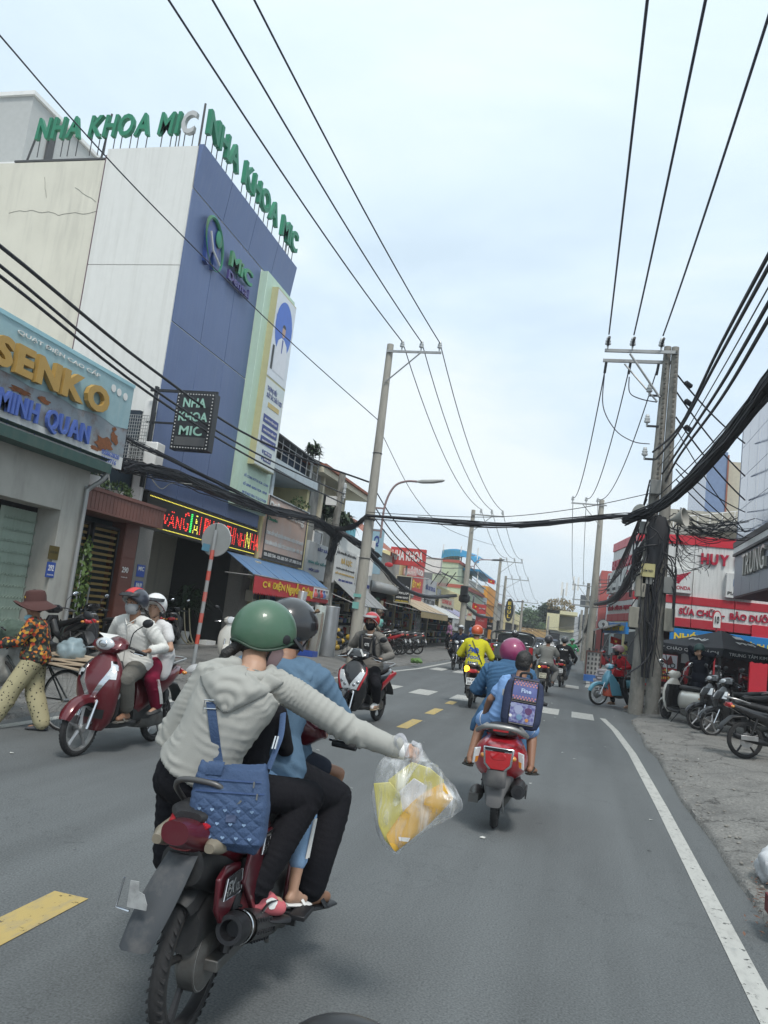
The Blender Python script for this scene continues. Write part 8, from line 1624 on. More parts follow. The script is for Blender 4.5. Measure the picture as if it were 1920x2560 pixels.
def sheet(pts,dy0,dy1,mat,nm,bulge=.0):
 b=MB(); n=len(pts); A=[bq(x,y,dy0)for x,y in pts]; B=[bq(x,y,dy1)for x,y in pts]; b.add(A+B,[tuple(range(n)),tuple(range(2*n-1,n-1,-1))]+[(i,i+n,(i+1)%n+n,(i+1)%n)for i in range(n)]); return Pt(b.build(nm,mat,t,bevel=.003))
sheet([(934,1958),(975,1955),(1000,1985),(1012,2060),(985,2128),(962,2100),(945,2060)],-.035,-.02,FOLDL,'yellow_folder'); sheet([(970,1950),(1030,1905),(1075,1920),(1110,1950),(1105,1975),(1040,2070),(1005,2075)],.01,.025,FOLDL,'yellow_folder')
sheet([(985,1990),(1035,1945),(1068,1965),(1050,2010),(1010,2045)],-.005,.005,PAP,'white_papers')
rol=MB(); A0,A1,B0,B1=(968,2085),(988,2128),(1112,1958),(1132,2002)
rs=[]
for i in range(9):
 u=i/8; c=bq(978+(1120-978)*u,2108+(1978-2108)*u-8*math.sin(u*3.1),-.045+.008*math.sin(u*5)); ax_=V(.72,0,.69*.95).normalized(); e_=V(-.5,0,.62).normalized(); w_=.036+.016*math.sin(math.pi*u); rs.append([c+e_*w_*math.cos(q)+V(0,1,0)*.020*math.sin(q)for q in(2*math.pi*k_/16 for k_ in range(16))])
Pt(rol.rings(rs).build('rolled_folder',FOLD,t,ang=50)); Pt(MB().b2(0,.0,0,0,0,0).mesh and MB().add([bq(996,2092,-.075),bq(1026,2095,-.075),bq(1020,2105,-.075),bq(998,2102,-.075)],[(0,1,2,3)]).build('white_label',WHITEP,t,smooth=False))
Pt(MB().tube(smoothpath([bq(1000,1890),bq(988,1850,-.03),bq(1003,1838,-.04),bq(1015,1858,-.05),bq(1018,1892,-.03)],4),.009,8,flat=.3).tube(smoothpath([bq(1052,1895),bq(1050,1868,.0),bq(1030,1855,.02)],3),.008,8,flat=.35).build('handle',M('plastic_handle',(.7,.7,.74),.3,alpha=.4,bump=.6,bscale=50),t))
O=BSL.copy()
def W2(d):return{a:(V(*q)-O if a[0]!='t' else V(*q))for a,q in d.items()}
by=7.22
J=W2(dict(pel=(-.52,7.28,.84),chest=(-.50,7.24,1.02),neck=(-.445,7.30,1.19),head=(-.425,7.35,1.325),hR=(-.45,7.30,.83),hL=(-.59,7.30,.83),sR=(-.335,7.30,1.14),sL=(-.565,7.28,1.14),eR=(-.29,7.35,.97),wR=(-.33,7.50,.90),eL=(-.69,7.26,.99),wL=(-.745,7.42,.83),kR=(-.315,7.55,.74),kL=(-.765,7.53,.77),aR=(-.29,7.38,.45),aL=(-.83,7.34,.45),tR=(.3,1,-.1),tL=(-.35,1,-.1)))
SCH=cloth('school_shirt_blue',(.20,.34,.60),.07)
for s_ in('head',):J[s_]=J[s_]+V(0,0,.01)
wK=person('boy with short black hair in light blue school uniform on the red scooter',J,.87,O,0,.0085,SKIND,SCH,.55,.016,.014,-.14,SCH,(.016,.03,.03),-.16,(M('sandal_black',(.03,.03,.025),.7),'sport'),True,(.35,1,-.15),1.0,.005)
MB().torus(J['neck']+V(.0,-.0,-.005),.058,.010,(0,.25,1),22,6).build('collar',WHITEP,wK['root'])
for s,q in(('R',1),('L',-1)):
 c=J['hR' if s=='R' else 'hL'].lerp(J['k'+s],.86); d=(J['k'+s]-J['h'+s]).normalized()
 for m_ in range(3):MB().torus(c-d*(.0+.028*m_),.0835+.002*m_,.005,d,24,5).build('white_stripe',WHITEP,wK['root'])
J2=J
t=thing('backpack','navy school backpack with purple printed panels on the boy on the red scooter','backpack',(-.40,7.1,1.0))
NV=M('pack_navy',(.022,.032,.075),.75,bump=.3,bscale=90); pu=V(.985,.13,-.06).normalized(); pn=V(.12,-1,.10); pn=(pn-pu*pn.dot(pu)).normalized(); pv=pu.cross(pn)*-1
if pv.z<0:pv=-pv
pc=V(-.395,7.09,1.01)
def kp(x,y,z):return pc+pu*x+pv*y+pn*z
rs=[]
for i,(y,w_,d_)in enumerate(((-.22,.11,.05),(-.205,.15,.075),(-.15,.168,.085),(0,.172,.085),(.10,.168,.08),(.17,.15,.07),(.205,.11,.05),(.215,.07,.03))):rs.append([kp(w_*math.copysign(abs(math.cos(q))**.5,math.cos(q)),y,d_*math.copysign(abs(math.sin(q))**.55,math.sin(q)))for q in(2*math.pi*k_/32 for k_ in range(32))])
me=voxel(MB().rings(rs),.007,2,'pack_body'); displace(me,folds(.002,40,(0,0,1),3)); me.materials.append(NV); pk=Pt(put(me,'pack_body',t,ang=80))
def panelmat(name,a,b_,c_,sc):
 m=M(name,a,.4,var=.2,scale=sc); n,l,p=nodes_of(m); tc_=n.new('ShaderNodeTexCoord'); vo=n.new('ShaderNodeTexVoronoi'); vo.inputs['Scale'].default_value=sc; l(tc_.outputs['Object'],vo.inputs['Vector']); r=n.new('ShaderNodeValToRGB'); e=r.color_ramp.elements; e[0].color=a+(1,); e[1].color=c_+(1,); e[1].position=.75; q=e.new(.4); q.color=b_+(1,); l(vo.outputs['Distance'],r.inputs[0]); l(r.outputs[0],p.inputs['Base Color']); return m
PM1=M('print_lilac',(.10,.12,.30),.4,var=.3,scale=9); PM2=panelmat('print_violet',(.06,.055,.18),(.14,.14,.32),(.28,.30,.46),40)
rrq=lambda x,y:(x*(1-.10*abs(y)**3*8*.3),y)
Pt(decal(pk,'',kp(.0,.105,.2),-pn,pu,pv,.205,.155,PM1,shape=gridshape(12,10),name='top_flap',off=.010)); Pt(decal(pk,'',kp(0,-.09,.2),-pn,pu,pv,.21,.165,PM2,shape=gridshape(12,10),name='front_pocket',off=.012))
CHK=M('print_check',(.5,.22,.22),.5)
for r_ in(0,1,2,8,9):
 for c_ in range(15):
  if(r_+c_)%2==0:Pt(decal(pk,'',kp(-.093+c_*.0133,.178-r_*.0165,.2),-pn,pu,pv,.013,.013,CHK,shape=gridshape(1,1),name='check_print',off=.0125))
Pt(decal(pk,'Fine',kp(.01,.10,.2),-pn,pu,pv,.085,.036,M('print_white_blue',(.45,.55,.75),.4),.03,off=.013))
for(x,y,w_,m_)in((-.035,-.06,.075,M('print_pale',(.30,.33,.48),.4)),(.05,-.065,.06,M('print_plum',(.10,.04,.12),.4)),(-.09,-.03,.035,M('print_pale',(.42,.46,.62))),(-.02,-.125,.05,M('print_teal',(.14,.25,.38),.4)),(.045,-.14,.03,M('print_orange',(.5,.22,.06),.4)),(-.095,-.12,.025,WHITEP)):
 Pt(decal(pk,'',kp(x,y,.2),-pn,pu,pv,w_,w_,m_,shape=([(.5*math.cos(q)*(1+.1*math.sin(3*q)),.5*math.sin(q))for q in(2*math.pi*i/18 for i in range(18))],[tuple(range(18))]),name='round_print',off=.014))
for(yc,hh_)in((.105,.0875),(-.09,.092)):
 Pt(MB().tube([kp(x,yc+y,.088)for x,y in[(-.104,-hh_),(.104,-hh_),(.109,0),(.104,hh_),(-.104,hh_),(-.109,0)]],.007,6,close=True).build('piping',BLACKM,t))
Pt(MB().tube(smoothpath([kp(-.05,.20,.03),kp(-.045,.245,.04),kp(.03,.25,.04),(kp(.045,.20,.03))],4),.011,8,flat=.6).build('carry_handle',BLACKM,t))
for s in(-1,1):Pt(MB().tube(smoothpath([kp(s*.10,.19,-.02),kp(s*.105,.225,-.09),kp(s*.115,.17,-.18),kp(s*.125,.0,-.21),kp(s*.13,-.12,-.1),kp(s*.12,-.17,-.04)],4),.020,8,flat=.35).build('shoulder_strap',NV,t))
Pt(MB().box(kp(-.165,.06,-.01),(.035,.012,.055)).build('side_tag',GREYC,t))
J=W2(dict(pel=(-.585,7.60,.83),chest=(-.60,7.60,1.07),neck=(-.575,7.66,1.28),head=(-.565,7.70,1.40),hR=(-.49,7.62,.82),hL=(-.68,7.62,.82),sR=(-.39,7.66,1.22),sL=(-.76,7.66,1.22),eR=(-.31,7.74,1.02),wR=(-.30,7.78,1.0),eL=(-.87,7.70,1.03),wL=(-.82,7.80,1.0),kR=(-.40,7.98,.72),kL=(-.78,7.98,.72),aR=(-.42,7.72,.40),aL=(-.74,7.72,.40)))
TEAL=cloth('sun_coat_blue',(.055,.125,.225),.1,dirt=(.1,.2,.3),damt=.3)
wM=person('driver in blue hooded sun coat and magenta helmet on the red scooter',J,.93,O,0,.011,SKIN,TEAL,2.0,.028,.02,-.14,TEAL,(.03,.03,.04),.9,(WHITEP,'shoe'),True,(-.1,1,0),1.0,.009)
helmet(wM['root'],J['head']+V(0,0,.02),wM['rt'],M('helmet_magenta',(.26,.035,.11),.35,coat=.5,var=.05),(.125,.148,.130),.035,-.085,'peak',vmat=PBLU,lod=2)
b=MB(); nk=J['neck']
for(x,y,z,rx,ry,rz_)in((0,-.03,.03,.10,.075,.05),(-.02,-.07,-.01,.14,.06,.05),(-.05,-.08,-.06,.15,.05,.05),(-.09,-.09,-.12,.12,.05,.06)):b.ell(nk+V(x,y,z),(rx,ry,rz_),None,18,10)
me=voxel(b,.009,3,'hood'); displace(me,folds(.008,45,(.5,0,1),4)); me.materials.append(TEAL); put(me,'hood',wM['root'],ang=80)
b=MB(); rs=[]
for i,(c,w_,d_)in enumerate((((-.80,7.56,1.16),.08,.07),((-.86,7.55,1.02),.11,.09),((-.93,7.56,.88),.13,.10),((-.98,7.58,.76),.14,.10),((-1.0,7.6,.68),.13,.09))):
 c=V(*c)-O+V(.25,.0,0); rs.append([c+V(w_*math.cos(q),d_*math.sin(q),.02*math.sin(3*q))for q in(2*math.pi*k_/22 for k_ in range(22))])
me=voxel(MB().rings(rs),.01,2,'coat_skirt'); displace(me,folds(.010,38,(1,.3,.1),8)); me.materials.append(TEAL); put(me,'coat_skirt',wM['root'],ang=80)
def rider(label,bike,style='scooter',k=1.0,hl=None,**kw):
 jk={a:kw.pop(a)for a in list(kw)if a in('py','pz','lean','pillion','hand','feet','hx','twist','knee','headup','back')}
 J=sit(style,k=k,**jk); o=person(label,J,k,bike.location.copy(),bike.rotation_euler.z,**kw); o['J']=J; return o
HB=(.123,.148,.130)
WS=cloth('shirt_white',(.60,.60,.57),.05); TRG=cloth('trousers_grey',(.13,.125,.11),.1)
m1=rider('man in white shirt, grey mask and black and red helmet driving the maroon scooter',ld,'scooter',.97,py=-.05,pz=.80,lean=(0,.08),vox=.010,skin=SKIND,top=WS,sleeve=1.7,topinf=.028,hem=.02,legs=TRG,legr=(.022,.03,.035),leglen=.80,shoe=(M('slide_grey',(.10,.095,.085),.8),'slide'),hair=True,face=(.15,1,-.05),fold=.008,hcurl=1.1,feet={'R':(.16,.16,.38),'L':(-.16,.16,.38)})
J=m1['J']; mask(m1['root'],J,m1['rt'],.97,cloth('mask_grey',(.33,.34,.35)))
h=helmet(m1['root'],J['head']+V(0,0,.03),m1['rt'],M('helmet_dark',(.03,.035,.05),.3,coat=.5),HB,.045,-.07,'peak',lod=2); c=J['head']+V(0,0,.03)
MB().add([c+m1['rt']@V(x,.1505*math.cos(a)*q,.1325*math.sin(a)*q)for a in[R(40+12*i)for i in range(8)]for x,q in((-.055,.905),(-.03,.975),(0,1.0),(.03,.975),(.055,.905))],[(i*5+j,i*5+j+1,(i+1)*5+j+1,(i+1)*5+j)for i in range(7)for j in range(4)]).build('red_panel',M('helmet_red',(.5,.03,.03),.3),h)
o=m1['top']; MB().tube([J['neck']+V(-.06,.07,.0),J['neck']+V(0,.115,-.06),J['neck']+V(.06,.07,0)],.012,6,flat=.5).build('collar',WS,o); MB().tube([J['neck']+V(0,.118,-.05),J['chest']+V(0,.15,.05),J['pel']+V(0,.16,.05)],.004,5).build('placket',M('shirt_seam',(.42,.42,.4),.8),o)
g1=rider('schoolgirl in white top, maroon striped trousers and white helmet behind the man',ld,'scooter',.86,pillion=True,py=-.36,pz=.84,lean=(.02,.0),vox=.011,top=cloth('tee_white',(.62,.62,.62),.04),sleeve=.5,topinf=.018,legs=cloth('trousers_maroon',(.17,.012,.035),.08),legr=(.02,.025,.03),leglen=.88,shoe=(M('canvas_shoe',(.05,.05,.05),.8),'shoe'),hair='long',face=(-.3,1,0),fold=.006)
J=g1['J']; helmet(g1['root'],J['head']+V(0,0,.03),g1['rt'],M('helmet_white',(.66,.66,.65),.3,coat=.5),HB,.045,-.07,'peak',lod=1,trim=MAROON)
for q in(-.018,0,.018):MB().tube([J['kL']+V(-.072,q,.0),J['kL'].lerp(J['aL'],.5)+V(-.078,q,0),J['kL'].lerp(J['aL'],.85)+V(-.066,q,0)],.005,5).build('white_stripe',WHITEP,g1['legs'])
MB().add(MB().sup([(-.12,.60,.20,.05),(-.02,.58,.17,.09),(.10,.60,.10,.08)],'z',14).v,MB().sup([(-.12,.60,.20,.05),(-.02,.58,.17,.09),(.10,.60,.10,.08)],'z',14).f)
me=voxel(MB().cap([J['pel']+V(-.15,-.02,.10),J['pel']+V(-.17,0,-.10)],[.10,.07],14),.012,2,'tied_jacket'); displace(me,folds(.012,30,(0,1,.3),3)); me.materials.append(cloth('jacket_pale',(.5,.5,.5))); put(me,'tied_jacket',g1['root'],ang=80)
HG=cloth('hoodie_brown_grey',(.17,.16,.145),.1)
y1=rider('young man in grey hoodie, black mask and red helmet on the black scooter',md,'scooter',1.02,py=-.08,pz=.82,lean=(0,.06),vox=.011,top=HG,sleeve=2.0,topinf=.032,hem=.02,legs=BLKT,legr=(.016,.016,.018),leglen=.88,shoe=(M('shoe_beige',(.28,.22,.15),.7),'slide'),hair=True,face=(0,1,-.05),fold=.009,hcurl=1.1,feet={'L':(-.22,-.02,.33),'R':(.13,.17,.37)})
J=y1['J']; mask(y1['root'],J,y1['rt'],1.02,cloth('mask_black',(.015,.015,.018)))
helmet(y1['root'],J['head']+V(0,0,.03),y1['rt'],M('helmet_red2',(.40,.02,.025),.25,coat=.6),HB,.05,-.06,'peak',vmat=M('peak_grey',(.3,.3,.3),.3,alpha=.9),lod=2,trim=M('trim_silver',(.35,.36,.36),.4))
o=y1['top']; decal(o,'',J['chest']+V(0,.1,.08),V(0,-1,0),-UX,UZ,.12,.26,M('tee_black',(.012,.012,.014),.9),shape=gridshape(6,8,lambda x,y:(x*(1.0+.8*y),y)),name='inner_tee',off=.004); decal(o,'GTS',J['chest']+V(0,.1,.09),V(0,-1,0),-UX,UZ,.075,.045,WHITEP,off=.009); MB().torus(J['neck']+V(0,.02,.0),.07,.012,(0,.3,1),20,6).build('white_collar',WHITEP,o)
for s in(-1,1):MB().tube(smoothpath([J['neck']+V(s*.09,-.02,.01),J['neck']+V(s*.11,.11,-.06),J['chest']+V(s*.12,.135,-.02),J['pel']+V(s*.16,.08,.15)],4),.024,8,flat=.35).build('backpack_strap',BLACKM,y1['root'])
for s in(-1,1):MB().torus(J['head']+y1['rt']@V(s*.033,.104,.008),.022,.0022,y1['rt']@V(0,1,0),16,5).build('spectacles',BLACKM,y1['root'])
b=MB();
for i in range(9):a=R(-30+240*i/8); b.ell(J['neck']+V(.105*math.cos(a),-.095*math.sin(a),.0),(.04,.04,.04))
me=voxel(b,.011,3,'hood'); me.materials.append(HG); put(me,'hood',y1['root'],ang=80)
for a in 'RL':MB().cap([J['aL' if a=='L' else 'aR']+UZ*.04,J['aL' if a=='L' else 'aR']+V(0,0,.0),J['aL' if a=='L' else 'aR']+V(0,.16,-.045)],[.04,.042,.034],12).build('white_sock',WHITEP,y1['root'])
YL=cloth('jacket_yellow',(.55,.52,.03),.06)
c1=rider('courier in bright yellow jacket with blue back print and orange helmet',be,'scooter',1.04,py=-.25,pz=.82,lean=(-.03,.14),vox=.013,skin=SKIND,top=YL,sleeve=2.0,topinf=.034,hem=.015,legs=BLKT,legr=(.022,.025,.03),leglen=.95,shoe=(BLACKM,'shoe'),hair=True,face=(.2,1,0),fold=.007)
J=c1['J']; helmet(c1['root'],J['head']+V(0,0,.03),c1['rt'],M('helmet_orange',(.52,.09,.03),.35,coat=.5),HB,.04,-.07,'peak',lod=2,trim=M('trim_silver',(.35,.36,.36)))
o=c1['top']; BLP=M('print_royal',(.02,.07,.30),.6); cc=J['pel'].lerp(J['neck'],.66)
decal(o,'be',cc+V(-.035,0,.0),V(0,1,.0),UX,UZ,.23,.16,BLP,.06,off=.006); decal(o,'Food',cc+V(-.02,0,-.155),V(0,1,0),UX,UZ,.25,.095,BLP,.03,off=.006); decal(o,'Giao đồ ăn ngon',cc+V(-.02,0,-.225),V(0,1,0),UX,UZ,.22,.022,BLP,.0,off=.006)
for i in range(5):decal(o,'',cc+V(-.11+i*.045,0,-.27),V(0,1,0),UX,UZ,.034,.034,BLP,shape=([(.5*math.cos(q),.5*math.sin(q))for q in(2*math.pi*i_/12 for i_ in range(12))],[tuple(range(12))]),name='round_print',off=.006)
bv2=BVHTree.FromPolygons([v.co for v in o.data.vertices],[tuple(p.vertices)for p in o.data.polygons]); pts=[]
for i in range(11):
 u=i/10; q=J['sL'].lerp(J['hR']+V(.04,0,.06),u)+V(.09*(1-u)+.02,0,.05*(1-u)); hh=bv2.ray_cast(q-V(0,.6,0),V(0,1,0)); pts.append((hh[0]if hh[0]else q)-V(0,.008,0))
MB().tube(pts,.013,8,flat=.4).build('cross_strap',BLACKM,c1['root']); MB().torus(J['neck'],.07,.016,(0,.1,1),18,6).build('collar',PBLU,c1['root'])
a1=rider('man in grey T-shirt and dark helmet riding the dark red underbone',gt,'under',1.0,py=-.22,lean=(0,.05),vox=.016,skin=SKIND,top=cloth('tee_grey',(.24,.24,.22)),sleeve=.6,topinf=.03,hem=.02,legs=cloth('trousers_light_grey',(.26,.26,.25)),legr=(.025,.025,.03),leglen=.9,shoe=(BLACKM,'slide'),hair=True)
helmet(a1['root'],a1['J']['head']+V(0,0,.03),a1['rt'],M('helmet_dkgrey',(.05,.05,.055),.35,coat=.3),HB,.04,-.08,'peak',lod=1)
a2=rider('person in black jacket with white back lettering and dark grey helmet',bj,'scooter',1.05,py=-.2,lean=(0,.05),vox=.016,top=cloth('jacket_black',(.012,.012,.014)),sleeve=2.0,topinf=.04,hem=.02,legs=cloth('jeans_grey',(.10,.12,.14)),legr=(.02,.022,.03),leglen=.95,shoe=(BLACKM,'shoe'),hair=True)
helmet(a2['root'],a2['J']['head']+V(0,0,.03),a2['rt'],M('helmet_slate',(.07,.08,.085),.35,coat=.3),HB,.04,-.08,'peak',lod=1); decal(a2['top'],'youngsters',a2['J']['pel'].lerp(a2['J']['neck'],.75),V(0,1,0),UX,UZ,.28,.06,WHITEP,.03,off=.008,shear=.2)
a3=rider('driver in white top with black crossbody bag farther ahead',wp,'under',.95,py=-.15,lean=(0,.05),vox=.018,top=cloth('tee_white',(.62,.62,.62)),sleeve=.6,topinf=.02,legs=MC.get('trousers_maroon'),leglen=.9,shoe=(BLACKM,'shoe'),hair=True)
helmet(a3['root'],a3['J']['head']+V(0,0,.03),a3['rt'],MC['helmet_dkgrey'],HB,.04,-.08,'peak',lod=1); MB().tube(smoothpath([a3['J']['sL']+V(.06,-.12,.04),a3['J']['chest']+V(0,-.16,0),a3['J']['hR']+V(.08,-.12,.08)],4),.02,6).box(a3['J']['chest']+V(.05,-.18,-.05),(.16,.06,.2)).build('crossbody_bag',BLACKM,a3['root'])
a4=rider('man in navy shirt and white striped helmet coming on the dark underbone',nv,'under',1.0,py=-.15,lean=(0,.05),vox=.016,skin=SKIND,top=cloth('shirt_navy',(.02,.03,.06)),sleeve=.7,topinf=.025,legs=BLKT,leglen=.85,shoe=(BLACKM,'slide'),hair=True)
helmet(a4['root'],a4['J']['head']+V(0,0,.03),a4['rt'],M('helmet_silver',(.45,.48,.5),.25,coat=.5),HB,.05,-.06,'peak',lod=1,stripe=(0,))
sb=motorbike('dark motorbike carrying the rider in black striped helmet beside the truck','under',V(-1.95,27.0,0),0,PBLK,r=.28)
a5=rider('rider in black helmet with white stripes beside the truck',sb,'under',1.04,py=-.1,lean=(0,.05),vox=.018,top=cloth('shirt_dark',(.03,.03,.035)),sleeve=2.0,topinf=.03,legs=BLKT,leglen=.9,shoe=(BLACKM,'shoe'),hair=True)
helmet(a5['root'],a5['J']['head']+V(0,0,.03),a5['rt'],MC['helmet_black_gloss'],HB,.04,-.08,None,lod=1,stripe=(-.025,.025))
for i,(x,y,h,c,tc_,hc_,lab)in enumerate(((-.15,44,178,'green',(.04,.3,.12),(.04,.3,.12),'distant rider in green jacket coming on the right side of the road'),(-3.6,62,180,'dark',(.05,.06,.1),(.4,.1,.05),'distant rider in dark top coming along the left lane'),(-1.6,52,0,'pale',(.5,.5,.5),(.08,.1,.3),'distant rider in pale top going away in mid road'))):
 mb_=motorbike('distant motorbike under the rider in %s'%lab.split(' in ')[1].split(' ')[0],'under',V(x,y,0),h,PBLK if i else PGRY,lod=0); a6=rider(lab,mb_,'under',1.0,py=-.12,vox=.022,top=cloth('far_top_%s'%c,tc_),sleeve=2.0,topinf=.03,legs=BLKT,leglen=.9); helmet(a6['root'],a6['J']['head']+V(0,0,.03),a6['rt'],M('far_helmet_'+c,hc_,.4),HB,lod=0)
r1=rider('person in red jacket, pink cap helmet and black face mask astride the light blue motorbike',lb,'under',.93,py=.02,pz=.80,lean=(0,.06),vox=.013,top=cloth('jacket_red',(.40,.02,.03)),sleeve=2.0,topinf=.03,hem=.01,legs=BLKT,legr=(.02,.02,.025),leglen=.9,shoe=(M('slide_tan',(.3,.2,.14),.8),'slide'),hair=True,face=(.25,1,-.1),feet={'R':(.30,-.05,.10),'L':(-.30,-.12,.09)})
J=r1['J']; mask(r1['root'],J,r1['rt'],.95,MC['mask_black']); helmet(r1['root'],J['head']+V(0,0,.03),r1['rt'],M('helmet_pink',(.55,.30,.33),.4),HB,.05,-.05,'peak',vmat=M('helmet_pink',(.55,.30,.33)),lod=1,stripe=(-.04,0,.04))
decal(r1['top'],'',J['chest']+V(0,.1,.02),V(0,-1,0),-UX,UZ,.12,.08,BLACKM,shape=([(.5*math.cos(q),.5*math.sin(q))for q in(2*math.pi*i_/12 for i_ in range(12))],[tuple(range(12))]),name='print',off=.006)
start('carrier_bag','orange red carrier bag hung on the light blue motorbike','bag',lb.location+V(-.3,-.3,.4)); c=lb.location+V(-.28,-.17,.46)
me=MB().rings([[c+V(w_*math.cos(q),d_*math.sin(q),z)for q in(2*math.pi*k_/16 for k_ in range(16))]for z,w_,d_ in((-.22,.10,.05),(-.2,.14,.08),(-.05,.13,.08),(.1,.08,.05),(.2,.03,.02),(.26,.02,.01))]); P(me,'bag',M('bag_orange',(.62,.10,.05),.4,bump=.5,bscale=20))
def stand(k=1.0,hands=None,feet=((.10,.0),(-.10,.0)),lean=.0,bend=0.0):
 J={}; J['pel']=V(0,0,.93*k); J['neck']=V(0,lean,1.43*k); J['chest']=V(0,lean*.4-.02,1.18*k); J['head']=J['neck']+V(0,.04*k+bend,.165*k)
 for s,q,f in(('R',1,feet[0]),('L',-1,feet[1])):
  J['h'+s]=J['pel']+V(q*.09*k,0,-.02); J['s'+s]=J['neck']+V(q*.175*k,0,-.055*k); J['k'+s],J['a'+s]=ik(J['h'+s],V(f[0],f[1],.085*k),.43*k,.43*k,V(q*.1,1,0)); J['t'+s]=V(q*.2,1,0)
  ht=Vector(hands[s])if hands else V(q*.24,.05,.80*k); J['e'+s],J['w'+s]=ik(J['s'+s],ht,.28*k,.25*k,V(q*.6,-.6,-.6))
 return J
J=stand(.98,{'R':(.09,.14,1.52),'L':(-.12,.20,1.50)},lean=.05,bend=.03)
s1=person('person in long black coat fastening a dark green helmet behind the cream scooter',J,.98,(2.72,18.95,.12),R(150),.013,SKIN,cloth('coat_black',(.012,.013,.02)),2.0,.035,.02,-.14,MC['trousers_black'],(.02,.02,.025),.95,(BLACKM,'shoe'),True,(-.5,1,-.3),fold=.008)
helmet(s1['root'],J['head']+V(0,0,.03),s1['rt'],M('helmet_teal',(.03,.07,.065),.5),HB,.03,-.09,None,lod=1)
me=voxel(MB().rings([[V(w_*math.cos(q),d_*math.sin(q),z)for q in(2*math.pi*k_/20 for k_ in range(20))]for z,w_,d_ in((.98,.18,.14),(.8,.20,.16),(.55,.215,.17),(.48,.21,.165))]),.014,2,'coat_tail'); displace(me,folds(.01,20,(1,0,.1),3)); me.materials.append(MC['coat_black']); put(me,'coat_tail',s1['root'],ang=80)
fl=M('floral_cloth',(.03,.03,.02),.85); n,l,p=nodes_of(fl); tcf=n.new('ShaderNodeTexCoord'); vf=n.new('ShaderNodeTexVoronoi'); vf.inputs['Scale'].default_value=36; l(tcf.outputs['Object'],vf.inputs['Vector']); sp=n.new('ShaderNodeSeparateColor'); l(vf.outputs['Color'],sp.inputs[0]); rp=n.new('ShaderNodeValToRGB'); rp.color_ramp.interpolation='CONSTANT'; e=rp.color_ramp.elements
e[0].color=(.015,.018,.016,1); e[1].position=.42; e[1].color=(.07,.08,.05,1)
for ps,cl in((.58,(.34,.04,.02,1)),(.72,(.45,.15,.02,1)),(.86,(.45,.28,.04,1)),(.95,(.02,.02,.02,1))):q=e.new(ps); q.color=cl
l(sp.outputs[0],rp.inputs[0]); l(rp.outputs[0],p.inputs['Base Color'])
dt=M('dotted_trousers',(.42,.38,.22),.85); n,l,p=nodes_of(dt); tcf=n.new('ShaderNodeTexCoord'); vf=n.new('ShaderNodeTexVoronoi'); vf.inputs['Scale'].default_value=26; l(tcf.outputs['Object'],vf.inputs['Vector']); rp=n.new('ShaderNodeValToRGB'); rp.color_ramp.interpolation='CONSTANT'; e=rp.color_ramp.elements; e[0].color=(.05,.045,.03,1); e[1].position=.22; e[1].color=(.42,.38,.23,1); l(vf.outputs['Distance'],rp.inputs[0]); l(rp.outputs[0],p.inputs['Base Color'])
J=stand(.80,{'R':(.12,.34,.88),'L':(-.16,.34,.86)},feet=((.02,-.18),(-.06,.30)),lean=.06)
J['tR']=V(0,1,0); J['tL']=V(0,1,0)
ww=person('woman in orange floral blouse, dotted trousers and brown brimmed hat pushing a bicycle',J,.80,(-5.50,7.42,0),R(118),.011,SKIND,fl,2.0,.028,.02,-.14,dt,(.04,.05,.055),.93,(M('cloth_shoe_grey',(.07,.075,.085),.9),'shoe'),True,(-.35,1,-.15),1.08,.007)
HATM=M('hat_brown',(.07,.028,.025),.9,bump=.2); hc=J['head']; rt=ww['rt']; c=hc+V(0,0,.06); b=MB(); rs=[]
for r_,z in((.0,.12),(.05,.118),(.085,.105),(.10,.06),(.103,.0),(.15,-.02),(.20,-.05),(.225,-.075),(.218,-.082),(.15,-.035),(.098,-.008)):r_=r_ if r_<.12 else r_*.88; rs.append([c+rt@V(r_*math.cos(q)*.98,r_*math.sin(q)*1.1,z+(.065*math.sin(q)**2 if r_>.14 and math.sin(q)>0 else 0)-(.03 if r_>.19 else 0)*math.cos(2*q)*.6)for q in(2*math.pi*k_/28 for k_ in range(28))])
h=b.rings(rs).build('hat',HATM,ww['root']); text('viet nhat',c+rt@V(.04,.104,.035),rt@V(-1,0,0),rt@V(0,0,1),.08,.025,YEL,h,.004,.02)
mask_m=cloth('mask_blue',(.30,.52,.60)); MB().ell(hc+rt@V(0,.05,-.115),(.05,.05,.035),rt).build('chin_mask',mask_m,ww['root'])
t=thing('bicycle','old bicycle loaded with sacks and cardboard pushed by the woman in floral blouse','bicycle',(-5.75,7.75,0),R(82)); BKF=M('bike_frame',(.03,.035,.035),.5,metal=.4)
for y in(-.52,.52):
 w_=MB().torus((0,y,.32),.30,.012,UX,36,6)
 for k_ in range(28):a=k_*.2244; w_.cyl(V(.025*(-1)**k_,y,.32),V(0,y,.32)+V(0,math.cos(a+.12),math.sin(a+.12))*.30,.0016,3)
 w_=w_.cyl((-.04,y,.32),(.04,y,.32),.02,10).build('wheel',RIMS,t); MB().torus((0,y,.32),.31,.017,UX,36,8).build('tyre',TYRE,w_)
MB().tube([(0,.52,.32),(0,.42,.75),(0,.38,.92)],.013,8).tube([(0,.40,.82),(0,-.12,.78)],.014,8).tube([(0,.42,.70),(0,-.05,.30)],.015,8).tube([(0,-.05,.30),(0,-.15,.85)],.014,8).tube([(.04,-.52,.32),(.0,-.13,.75)],.009,6).tube([(-.04,-.52,.32),(0,-.13,.75)],.009,6).tube([(.04,-.52,.32),(0,-.05,.30)],.009,6).build('frame',BKF,t)
